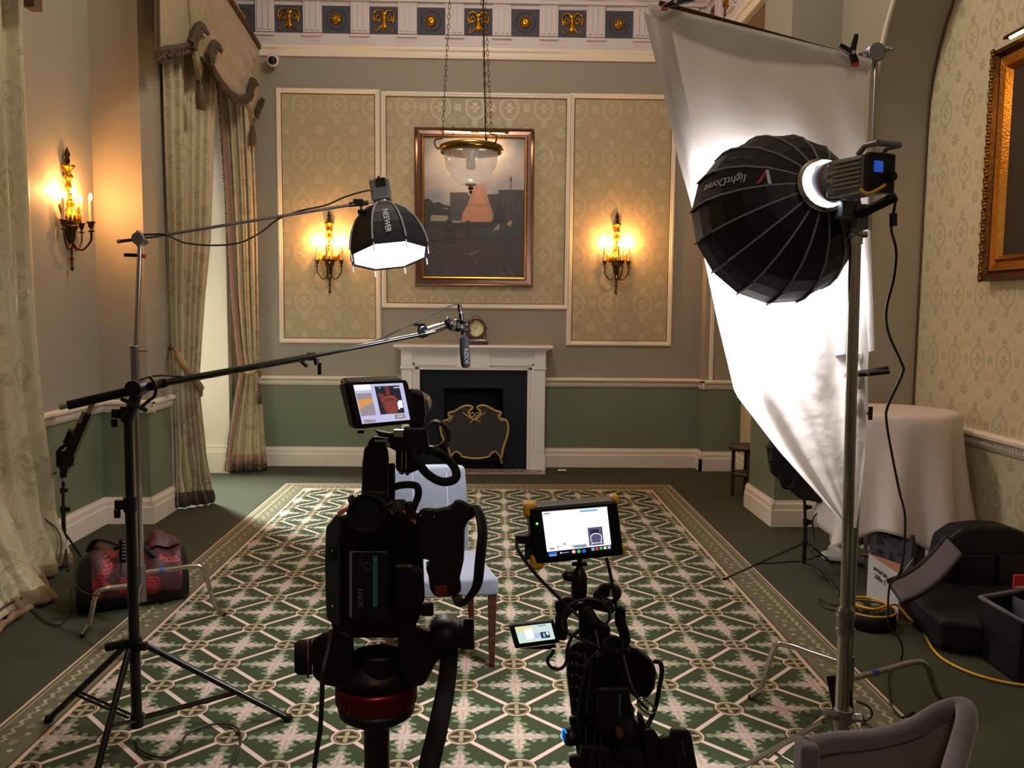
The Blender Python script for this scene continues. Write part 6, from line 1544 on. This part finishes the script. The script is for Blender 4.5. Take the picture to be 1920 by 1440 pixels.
# tripod fluid head
th = thing('camera_tripod', 'black video tripod with red levelling collar and thick pan handle under the left camera', 'tripod', V(708, 1440, 1.15))
PB('camera_plate', 622, 1186, 790, 1196, Y0+.07, .16, BLK, th, .002)
PQ('left_head_block', [(606, 1186), (640, 1180), (662, 1190), (664, 1290), (640, 1292), (605, 1284), (586, 1270), (583, 1200)], Y0+.06, .10, K2, th, .006)
MB().lathe([(0, .012), (.020, .012), (.024, .006), (.025, -.012), (0, -.012)], frame(V(568, 1232, Y0+.10), (-1, -.25, 0)), 28).build('drag_knob', RUB, th)
MB().lathe([(.022, 0), (.027, .0), (.027, .003), (.022, .003)], frame(V(579, 1234, Y0+.10), (-1, -.25, 0)), 28).build('knob_ring', mat('dull_red_ring', '#5a1a22', .5), th)
PQ('right_head_block', [(745, 1180), (785, 1175), (815, 1185), (855, 1175), (858, 1215), (820, 1240), (808, 1262), (795, 1286), (775, 1288), (748, 1260)], Y0+.06, .10, K2, th, .006)
MB().lathe([(0, .0), (.0255, 0), (.027, -.004), (.0255, -.05), (0, -.05)], T(V(711, 1221, Y0+.08)), 32).build('pan_cap', BLK, th)
hc = V(706, 1300, Y0+.10); hc2 = Vector((hc.x, hc.y, 0))
zt = V(706, 1262, Y0+.06).z; zr0 = V(706, 1304, Y0+.06).z; zr1 = V(706, 1340, Y0+.06).z
MB().lathe([(0, zt+.01), (.036, zt+.01), (.050, zt-.012), (.055, zr0+.004), (.0, zr0+.004)], T(hc2), 36).build('head_base', K2, th)
m = MB().lathe([(.0, zr0+.004), (.056, zr0+.004), (.0575, zr0-.002), (.0575, zr1+.003), (.054, zr1), (0, zr1)], T(hc2), 72); 
mr = mat('red_anodised', '#6e0c18', .3, .8)
m.build('red_collar', mr, th)
m = MB()
for k in range(36): a = k*PI/18; m.bb((-.0015, .0565, zr1+.004), (.0015, .0585, zr0), 0, T(hc2) @ RZ(math.degrees(a)))
m.build('collar_rib', mr, th)
MB().lathe([(0, zr1), (.056, zr1), (.054, zr1-.014), (.03, zr1-.030), (.0, zr1-.03)], T(hc2), 36).build('bowl', K2, th)
MB().cyl((hc.x, hc.y, zr1-.02), (hc.x, hc.y, .55), .0185, n=20).build('centre_column', BLKM, th)
for k in range(3):
    a = k*2*PI/3-PI/2+.3; MB().cyl((hc.x+.03*math.cos(a), hc.y+.03*math.sin(a), .90), (hc.x+.42*math.cos(a), hc.y+.42*math.sin(a), .012), .014, n=10).build('leg', BLKM, th)
MB().cyl((hc.x, hc.y, .62), (hc.x, hc.y, .93), .04, n=16).build('leg_crown', BLK, th)
PB('level_mark', 692, 1276, 712, 1286, Y0+.045, .003, mat('amber_level', '#6a4512', .5), th, .001)
PT('pan_handle', [(836, 1180, Y0+.08), (842, 1225, Y0+.06), (836, 1290, Y0+.0), (820, 1370, Y0-.08), (802, 1450, Y0-.15), (795, 1520, Y0-.2)], Y0, .0125, RUB, th, 8, 14)
MB().lathe([(0, .02), (.02, .018), (.024, 0), (.024, -.03), (0, -.03)], frame(V(838, 1192, Y0+.06), (.1, -1, .1)), 24).build('handle_joint', BLK, th)
PQ('locking_lever', [(862, 1195), (868, 1192), (868, 1166), (870, 1160), (888, 1160), (890, 1218), (862, 1218)], Y0+.06, .02, BLK, th, .002)
hcab = PT('hanging_cable', [(622, 1180, Y0+.03), (616, 1215, Y0+.02), (606, 1260, Y0), (603, 1320, Y0), (600, 1370, Y0), (592, 1420, Y0), (585, 1480, Y0)], Y0, .0032, CORD, None, 8)
tag(hcab, 'thin black cable hanging down the left side of the camera tripod', 'cable')

# ------------------------------------------------------------------ camcorder rig, lower centre
Z0 = 1.22
mo = thing('recorder_monitor', 'black monitor with yellow corner bumpers and a bright white picture, on the lower right camcorder', 'monitor', V(1075, 1060, Z0))
q = [V(990, 952, 1.20), V(1158, 938, 1.20), V(1171, 1042, 1.20), V(1003, 1060, 1.20)]
MB().slab(q, (-.004, .035, .0)).build('housing', K2, mo, bevel=.005, seg=3)
for (x, y), d in (((990, 952), (1, 1)), ((1003, 1060), (1, -1)), ((1158, 938), (-1, 1)), ((1171, 1042), (-1, -1))):
    c_ = V(x+d[0]*4, y+d[1]*5, 1.205)
    m = MB().box(c_+Vector((.0, .012, 0)), (.020, .032, .022)); o = m.build('corner_bumper', YEL, mo, bevel=.006, seg=3) if d[0] > 0 else MB().box(c_+Vector((.001, .022, 0)), (.014, .022, .016)).build('corner_bumper', YEL, mo, bevel=.005, seg=3)
MB().slab([V(994, 956, 1.1995), V(1155, 942, 1.1995), V(1167, 1039, 1.1995), V(1007, 1056, 1.1995)], (0, .003, 0)).build('bezel', GLS, mo, bevel=.001)
MB().ball(V(1007, 982, 1.199), .0018, 8, 6).build('green_light', em('led_green', '#5fe03a', 3), mo)
sq = [V(1016, 960, 1.198), V(1138, 950, 1.198), V(1147, 1031, 1.198), V(1027, 1045, 1.198)]
cells = [(0, .88, 1, 1, S_BLK), (.02, .9, .15, .97, S_BLU, 2), (.03, .955, .14, .985, S_CYN, 3), (.2, .92, .22, .95, S_WHT, 2), (.22, .93, .34, .945, S_CYN, 2), (.58, .03, .85, .075, S_CYN, 2), (.02, .03, .12, .06, S_NUM, 2),
         (.665, .44, .89, .85, S_PUR, 2), (.70, .49, .83, .58, S_DRK, 3), (.05, .80, .12, .84, S_NUM, 2), (.42, .80, .62, .86, S_NUM, 2), (.27, .72, .3, .77, S_NUM, 2), (.17, .77, .19, .82, S_NUM, 2)]
def disc(u, v, r, mt): return ([(u+r*math.cos(a*PI/8), v+r*1.35*math.sin(a*PI/8)) for a in range(16)], 0, 0, 0, mt, 4)
cells += [disc(.41, .94, .036, S_RED), disc(.41, .94, .02, S_WHT)[:5]+(6,), disc(.49, .945, .03, S_GRN), disc(.57, .95, .03, S_BLU)]
for k, mt in enumerate((S_CYN, S_RED, S_GRN, S_YLW, S_LAV)): cells.append((.69+k*.063, .90, .735+k*.063, .965, mt, 3))
s_, at, nn = SCR('screen', sq, cells, mo, S_WHT)
m = MB(); out_l = [(.70, .83), (.71, .78), (.695, .70), (.70, .64), (.73, .60), (.76, .575), (.775, .60), (.79, .575), (.83, .60), (.86, .64), (.865, .70), (.85, .78), (.86, .83)]
m.tube([at(*p)+nn*.0008 for p in out_l], .0006, 4); m.tube([at(u, .80)+nn*.0008 for u in (.71, .85)], .0005, 4); m.build('screen_graphic', S_WHT, s_)
text('timecode', '00:07:58:02', S_NUM, s_, Matrix.Identity(4) @ frame(at(.52, .835)+nn*.0006, nn, (1, 0, 0)), .006, ext=.0001)
PB('hdmi_plug', 966, 1003, 996, 1020, 1.205, .02, BLK, mo, .003); PB('rear_battery', 984, 1000, 1000, 1050, 1.215, .03, K3, mo, .003)
PB('mount_foot', 1072, 1054, 1101, 1062, 1.21, .02, BLK, mo, .002)
cr_ = thing('camcorder', 'black camcorder on a rig seen from above and behind, bottom centre right', 'camera', V(1150, 1440, 1.25))
kb = V(1086, 1090, 1.225)
MB().lathe([(0, -.028), (.0115, -.027), (.0125, -.01), (.012, .008), (.008, .018), (.004, .024), (.004, .04), (0, .04)], T(kb), 24).build('ball_head', BLKM, cr_)
MB().lathe([(0, -.012), (.008, -.010), (.008, .008), (0, .012)], frame(V(1068, 1080, 1.22), (-1, 0, .2)), 14).build('ball_knob', BLK, cr_)
MB().lathe([(0, -.033), (.0128, -.033), (.0128, -.027), (0, -.027)], T(kb), 24).build('silver_ring', STEEL, cr_)
Mr = frame(V(1144, 1112, 1.20), (-.35, -1, .2)); MB().lathe([(.010, -.012), (.0155, -.012), (.0155, .012), (.010, .012), (.010, -.012)], Mr, 24).build('rod_clamp_ring', BLK, cr_)
PQ('rod_clamp', [(1112, 1112), (1130, 1092), (1148, 1098), (1142, 1120), (1128, 1128), (1112, 1124)], 1.215, .03, K3, cr_, .003)
PQ('mount_bracket', [(1040, 1128), (1062, 1118), (1072, 1120), (1104, 1120), (1140, 1132), (1155, 1140), (1150, 1152), (1100, 1140), (1072, 1150), (1060, 1165), (1042, 1150)], 1.215, .04, BLK, cr_, .003)
PQ('bracket_plate', [(1126, 1130), (1150, 1133), (1155, 1146), (1140, 1148)], 1.21, .004, STEEL, cr_, .001)
PQ('flip_arm', [(1042, 1150), (1062, 1158), (1066, 1185), (1060, 1202), (1044, 1200), (1040, 1175)], 1.21, .03, BLK, cr_, .004)
PQ('top_handle', [(1085, 1135), (1110, 1138), (1125, 1165), (1145, 1172), (1144, 1245), (1112, 1250), (1085, 1215)], 1.215, .07, K2, cr_, .006)
MB().cyl(V(1116, 1180, 1.205), V(1123, 1215, 1.20), .002, n=8).build('silver_rod', CHROME, cr_)
PQ('handle_brown_top', [(1095, 1137), (1108, 1138), (1122, 1162), (1112, 1168)], 1.2145, .003, mat('handle_brown', '#2d1a14', .5), cr_, .001)
PQ('body_left_side', [(1066, 1215), (1090, 1198), (1118, 1205), (1125, 1230), (1118, 1290), (1108, 1350), (1100, 1420), (1082, 1420), (1070, 1330), (1062, 1260)], 1.19, .16, K2, cr_, .006)
BTN = mat('button_grey', '#4b4d52', .4)
for k in range(22):
    x = 1072+(k % 4)*8+random.uniform(-1, 1); y = 1222+(k//4)*22+random.uniform(-3, 3)+(k % 4)*2
    MB().box(V(x, y, 1.189), (.0035, .002, .0018+.001*(k % 3))).build('button', BTN, cr_)
PQ('brown_strip', [(1092, 1228), (1100, 1226), (1118, 1260), (1106, 1272)], 1.186, .004, mat('brown_strip', '#3a2018', .5), cr_, .001)
PQ('body_centre', [(1110, 1225), (1170, 1222), (1176, 1300), (1190, 1330), (1188, 1400), (1150, 1445), (1095, 1460), (1098, 1330)], 1.15, .14, BLK, cr_, .006)
ve = V(1150, 1212, 1.13); MB().lathe([(.0115, .006), (.0150, .006), (.0155, -.004), (.0160, -.065), (0, -.065)], frame(ve, (0, -.35, 1)), 28).lathe([(0, -.02), (.0115, -.018), (.0115, .006)], frame(ve, (0, -.35, 1)), 28).build('viewfinder_tube', RUB, cr_)
PQ('right_grip_bulge', [(1165, 1215), (1185, 1210), (1208, 1222), (1225, 1240), (1232, 1262), (1228, 1290), (1215, 1312), (1190, 1310), (1172, 1290)], 1.17, .10, K2, cr_, .012)
PQ('grip_top_edge', [(1182, 1213), (1196, 1216), (1226, 1242), (1222, 1246), (1200, 1226)], 1.165, .01, mat('sheen_grey', '#33333c', .35), cr_, .002)
PT('hand_strap', [(1228, 1240, 1.16), (1238, 1243, 1.15), (1241, 1262, 1.15), (1236, 1290, 1.15), (1231, 1318, 1.15), (1222, 1345, 1.15), (1208, 1370, 1.14)], 1.15, .0035, FAB, cr_)
PT('cable_loop', [(1169, 1228, 1.12), (1176, 1260, 1.11), (1186, 1290, 1.10), (1200, 1315, 1.10), (1215, 1330, 1.10)], 1.12, .0022, K3, cr_)
PT('metal_ring', [(1205, 1308), (1222, 1322), (1228, 1334), (1216, 1338), (1200, 1326), (1196, 1312), (1205, 1308)], 1.095, .0016, STEEL, cr_)
PQ('battery', [(1118, 1290), (1180, 1288), (1186, 1345), (1175, 1372), (1120, 1375)], 1.10, .06, K2, cr_, .004)
PB('teal_stripe', 1159, 1302, 1165, 1345, 1.099, .002, mat('teal_print_dark', '#123a3a', .5), cr_, .0003)
MB().lathe([(0, .006), (.016, .006), (.019, 0), (.019, -.012), (0, -.012)], frame(V(1170, 1372, 1.09), (-.8, -.6, .1)), 28).build('focus_wheel', RUB, cr_)
MB().lathe([(0, .0075), (.0075, .007)], frame(V(1168, 1371, 1.09), (-.8, -.6, .1)), 20).build('orange_cap', mat('dull_orange', '#5c351a', .5), cr_)
PQ('left_dial_block', [(1066, 1345), (1082, 1342), (1090, 1362), (1070, 1366)], 1.15, .03, BLK, cr_, .003)
MB().lathe([(0, .012), (.0115, .012), (.013, .008), (.013, -.012), (0, -.012)], frame(V(1075, 1380, 1.14), (-1, -.3, 0)), 24).build('control_dial', BLK, cr_)
MB().tube([frame(V(1071, 1380, 1.14), (-1, -.3, 0)) @ Vector((.0105*math.cos(a), .0105*math.sin(a), .010)) for a in [i*PI/10-PI/2-.6 for i in range(11)]], .0011, 5).build('blue_light', em('led_blue', '#1f7fe0', 2), cr_)
PQ('lower_body', [(1090, 1395), (1150, 1400), (1165, 1430), (1160, 1500), (1080, 1500), (1082, 1440)], 1.12, .16, K2, cr_, .006)
PQ('lower_block', [(1066, 1418), (1090, 1415), (1100, 1430), (1092, 1445), (1068, 1440)], 1.12, .04, BLK, cr_, .004)
m = PQ('rig_arm', [(1195, 1335), (1205, 1340), (1222, 1400), (1240, 1470), (1215, 1470), (1200, 1400)], 1.08, .03, BLK, cr_, .003)
PQ('battery_adapter', [(1205, 1368), (1225, 1366), (1238, 1385), (1245, 1470), (1215, 1470)], 1.06, .06, K2, cr_, .003)
PQ('battery_pack', [(1236, 1385), (1252, 1378), (1262, 1385), (1275, 1470), (1240, 1470)], 1.055, .06, BLK, cr_, .004)
PQ('battery_pack', [(1255, 1374), (1262, 1366), (1292, 1368), (1297, 1380), (1315, 1480), (1275, 1480)], 1.05, .06, K2, cr_, .004)
PQ('pack_screws', [(1278, 1388), (1280, 1388), (1286, 1420), (1284, 1420)], 1.049, .001, STEEL, cr_, .0002)
MB().lathe([(0, .01), (.018, .01), (.02, 0), (.02, -.02), (0, -.02)], frame(V(1188, 1425, 1.08), (-.6, -.8, .1)), 28).build('large_knob', RUB, cr_)
PT('coiled_cable', [(1168, 1140), (1163, 1150), (1163, 1165), (1170, 1185), (1173, 1212), (1172, 1222)], 1.19, .0062, RUB, cr_)
pth = smooth_path([V(*p, 1.19) for p in ((1163, 1150), (1163, 1165), (1170, 1185), (1173, 1205))], 5)
m = MB()
for p, q2 in zip(pth, pth[1:]): m.torus(frame(p, q2-p), .0068, .0016, 14, 5)
m.build('cable_coil', RUB, cr_)
PT('monitor_lead', [(969, 1015, 1.2), (971, 1030, 1.19), (988, 1056, 1.19), (1012, 1085, 1.19), (1040, 1113, 1.19), (1065, 1138, 1.19), (1085, 1155, 1.18)], 1.2, .0026, CORD, cr_)
PT('monitor_lead', [(1137, 1046), (1142, 1065), (1148, 1095), (1152, 1120), (1158, 1148), (1166, 1160)], 1.19, .0026, CORD, cr_)
PT('looped_lead', [(1100, 1123), (1080, 1128), (1062, 1142), (1057, 1165), (1063, 1185), (1082, 1195), (1105, 1205), (1118, 1210)], 1.17, .0026, CORD, cr_)
PT('looped_lead', [(1100, 1123), (1125, 1127), (1140, 1140), (1143, 1160), (1134, 1172)], 1.17, .0022, CORD, cr_)
PT('looped_lead', [(1088, 1180), (1072, 1195), (1064, 1215), (1062, 1240), (1054, 1252), (1042, 1254), (1030, 1248), (1027, 1236), (1036, 1225), (1038, 1218)], 1.17, .0026, CORD, cr_)
PT('body_lead', [(1120, 1222), (1105, 1240), (1095, 1270), (1088, 1310), (1084, 1350), (1090, 1390)], 1.13, .0024, CORD, cr_)
PT('body_lead', [(1118, 1360), (1112, 1400), (1105, 1440)], 1.11, .0012, K3, cr_); PT('body_lead', [(1128, 1375), (1124, 1440)], 1.10, .0012, K3, cr_)
fm = thing('flip_out_screen', 'small lit flip-out screen at the left of the lower camcorder', 'monitor', V(1000, 1195, 1.19))
MB().slab([V(954, 1173, 1.19), V(1038, 1164, 1.19), V(1050, 1206, 1.19), V(966, 1217, 1.19)], (0, .012, 0)).build('housing', BLK, fm, bevel=.002)
PQ('screen_foot', [(975, 1216), (1040, 1208), (1044, 1212), (1030, 1218)], 1.195, .012, BLK, fm, .001)
sq = [V(965, 1176, 1.188), V(1033, 1168, 1.188), V(1041, 1198, 1.188), V(974, 1207, 1.188)]
SCR('screen', sq, [(.0, .0, .45, .3, S_YLW), (.22, .2, .45, .8, S_WHT, 2), (.45, .5, .9, .8, S_LAV), (.64, .48, .88, .86, S_DRK, 3), (.7, .55, .76, .8, S_CYN, 4), (.80, .5, .86, .7, S_WHT, 4), (.62, .06, .85, .12, S_NUM, 2)], fm, S_TEA)
tr2 = thing('camera_tripod', 'black tripod under the lower right camcorder', 'tripod', V(1120, 1500, 1.2))
cx_, cy_ = V(1120, 1500, 1.2).x, 1.2; zc_ = V(1120, 1490, 1.2).z
MB().cyl((cx_, cy_, zc_), (cx_, cy_, .6), .028, n=18).build('centre_column', BLKM, tr2)
for k in range(3): a = k*2*PI/3+.9; MB().cyl((cx_+.03*math.cos(a), cy_+.03*math.sin(a), .80), (cx_+.40*math.cos(a), cy_+.40*math.sin(a), .012), .013, n=10).build('leg', BLKM, tr2)

# ------------------------------------------------------------------ microphone on the boom
mc = thing('shotgun_microphone', 'black shotgun microphone with foam windscreen pointing down from the boom pole', 'microphone', V(868, 640, 3.84))
YM = 3.82
MB().cyl(V(796, 624, 3.74), V(832, 611, 3.80), .022, .019, n=16).build('pistol_grip', CHROME, mc); MB().cyl(V(788, 626, 3.735), V(801, 619, 3.75), .024, n=16).build('grip_end', BLK, mc); MB().cyl(V(838, 608, 3.8), V(845, 606, 3.81), .022, n=16).build('grip_end', BLK, mc)
MB().cyl(V(826, 606, 3.8), V(848, 617, 3.8), .010, n=10).torus(frame(V(843, 605, 3.8), (1, 0, .3)), .024, .005, 18).build('mount_joint', BLK, mc)
MB().box(V(858, 615, YM), (.05, .03, .035)).build('shock_mount_base', STEEL, mc, bevel=.004)
for z_ in (602, 618): MB().torus(frame(V(868, z_, YM), (.08, 0, 1)), .033, .006, 24).build('shock_mount_ring', BLK, mc)
for k in range(4):
    a = k*PI/2+.5; MB().cyl(V(868, 600, YM)+Vector((.03*math.cos(a), .03*math.sin(a), 0)), V(869, 622, YM)+Vector((.03*math.cos(a), .03*math.sin(a), 0)), .004, n=6).build('shock_mount_strut', BLK, mc)
MB().cyl(V(864, 588, YM), V(869, 628, YM), .011, n=16).build('microphone_tube', BLKM, mc)
MB().cyl(V(861, 571, YM), V(863, 584, YM), .009, .011, n=12).build('cable_connector', BLK, mc); MB().cyl(V(863, 583, YM), V(864, 592, YM), .009, n=12).build('connector_ring', CHROME, mc)
a, b = V(869, 630, YM), V(874, 690, YM); L = (b-a).length
MB().lathe([(0, 0), (.017, .002), (.0205, .012), (.0245, L*.5), (.022, L*.9), (.016, L*.98), (0, L)], frame(a, b-a), 24).build('foam_windscreen', mat('foam_grey_black', '#18191b', .95, bmp=.5, bscale=300), mc)
dn = (b-a).normalized(); yv = Vector((1, 0, 0)); yv = (yv-dn*yv.dot(dn)).normalized(); nv = dn.cross(yv)
if nv.y > 0: nv = -nv
Mm = Matrix(((dn.x, nv.cross(dn).x, nv.x, 0), (dn.y, nv.cross(dn).y, nv.y, 0), (dn.z, nv.cross(dn).z, nv.z, 0), (0, 0, 0, 1))); Mm.translation = a.lerp(b, .62)+nv*.026+Vector((.006, 0, 0))
text('windscreen_word', 'RØDE', mat('dim_lettering', '#7f8388', .6), mc, Mm, .027)

# ------------------------------------------------------------------ gilt framed picture on the right niche wall
pg = thing('gilt_framed_portrait', 'dark picture in a carved gilt frame on the damask wall at the right edge', 'painting', (2.99, 4.4, 1.87))
A_ = VX(1850, 528, 2.99); T_ = VX(1880, 95, 2.99); y1_ = (A_.y+T_.y)/2; z0_, z1_ = A_.z, T_.z; y0_ = y1_-1.25
GF2 = mat('carved_gilt', '#a8712a', .35, 1., var=.35, vscale=40, bmp=1, bscale=90)
MP = T((3.0, 0, 0)) @ RZ(-90) # local x -> -y world, local -y (out) -> -x world
def pfp(x): return -x
picframe('outer_frame', -y1_, -y0_, z0_, z1_, [(0, 0), (0, .05), (.015, .075), (.035, .07), (.05, .045)], mat('dark_carved_gilt', '#5a3c18', .4, 1., var=.5, vscale=60, bmp=1, bscale=120), pg, MP)
picframe('inner_frame', -y1_+.048, -y0_-.048, z0_+.048, z1_-.048, [(0, .03), (.01, .045), (.06, .035), (.075, .05), (.09, .03), (.10, .015)], GF2, pg, MP)
m = MB()
for k in range(64):
    z = z0_+.01+(z1_-z0_-.02)*k/63; m.ball((2.93, y1_-.018+.006*math.sin(k*2.1), z), .017, 7, 5, sc=(.8, 1, 1))
m.build('carved_beading', mat('beading_gilt', '#6e4a1e', .35, 1., var=.4, vscale=50), pg)
MB().bb((2.982, y0_+.1, z0_+.1), (2.986, y1_-.1, z1_-.1)).build('canvas', mat('dark_oil_canvas', '#1b140e', .5, var=.6, vscale=3), pg)
pl2 = thing('picture_lamp', 'brass tube picture light above the gilt framed portrait at right', 'picture light', (2.8, y1_-.6, z1_+.05))
p0 = Vector((2.90, y1_-.20, z1_+.005)); p1 = Vector((2.90, y1_-1.0, z1_+.005))
MB().lathe([(.024, 0), (.024, .9)], frame(p0, p1-p0, (0, 0, 1)), 14, a0=-PI*.55, a1=PI*.55).lathe([(0, 0), (.024, 0)], frame(p0, p1-p0, (0, 0, 1)), 14, a0=-PI*.55, a1=PI*.55).build('reflector', BRASS, pl2, solid=.002)
MB().cyl(p0+Vector((0, -.03, 0)), p1+Vector((0, .03, 0)), .011, n=10).build('bulb', BULB, pl2)
for k in (.25, .75): q = p0.lerp(p1, k); MB().tube(smooth_path([q+Vector((0, 0, .02)), q+Vector((.04, 0, .08)), q+Vector((.08, 0, .09)), Vector((2.97, q.y, z1_-.01))]), .006, 8).build('bracket', BRASS, pl2)
light('portrait_light', 'AREA', (2.90, y1_-.6, z1_-.012), 12, (1, .60, .26), .03, .9, d=(.28, 0, -1), spread=160)
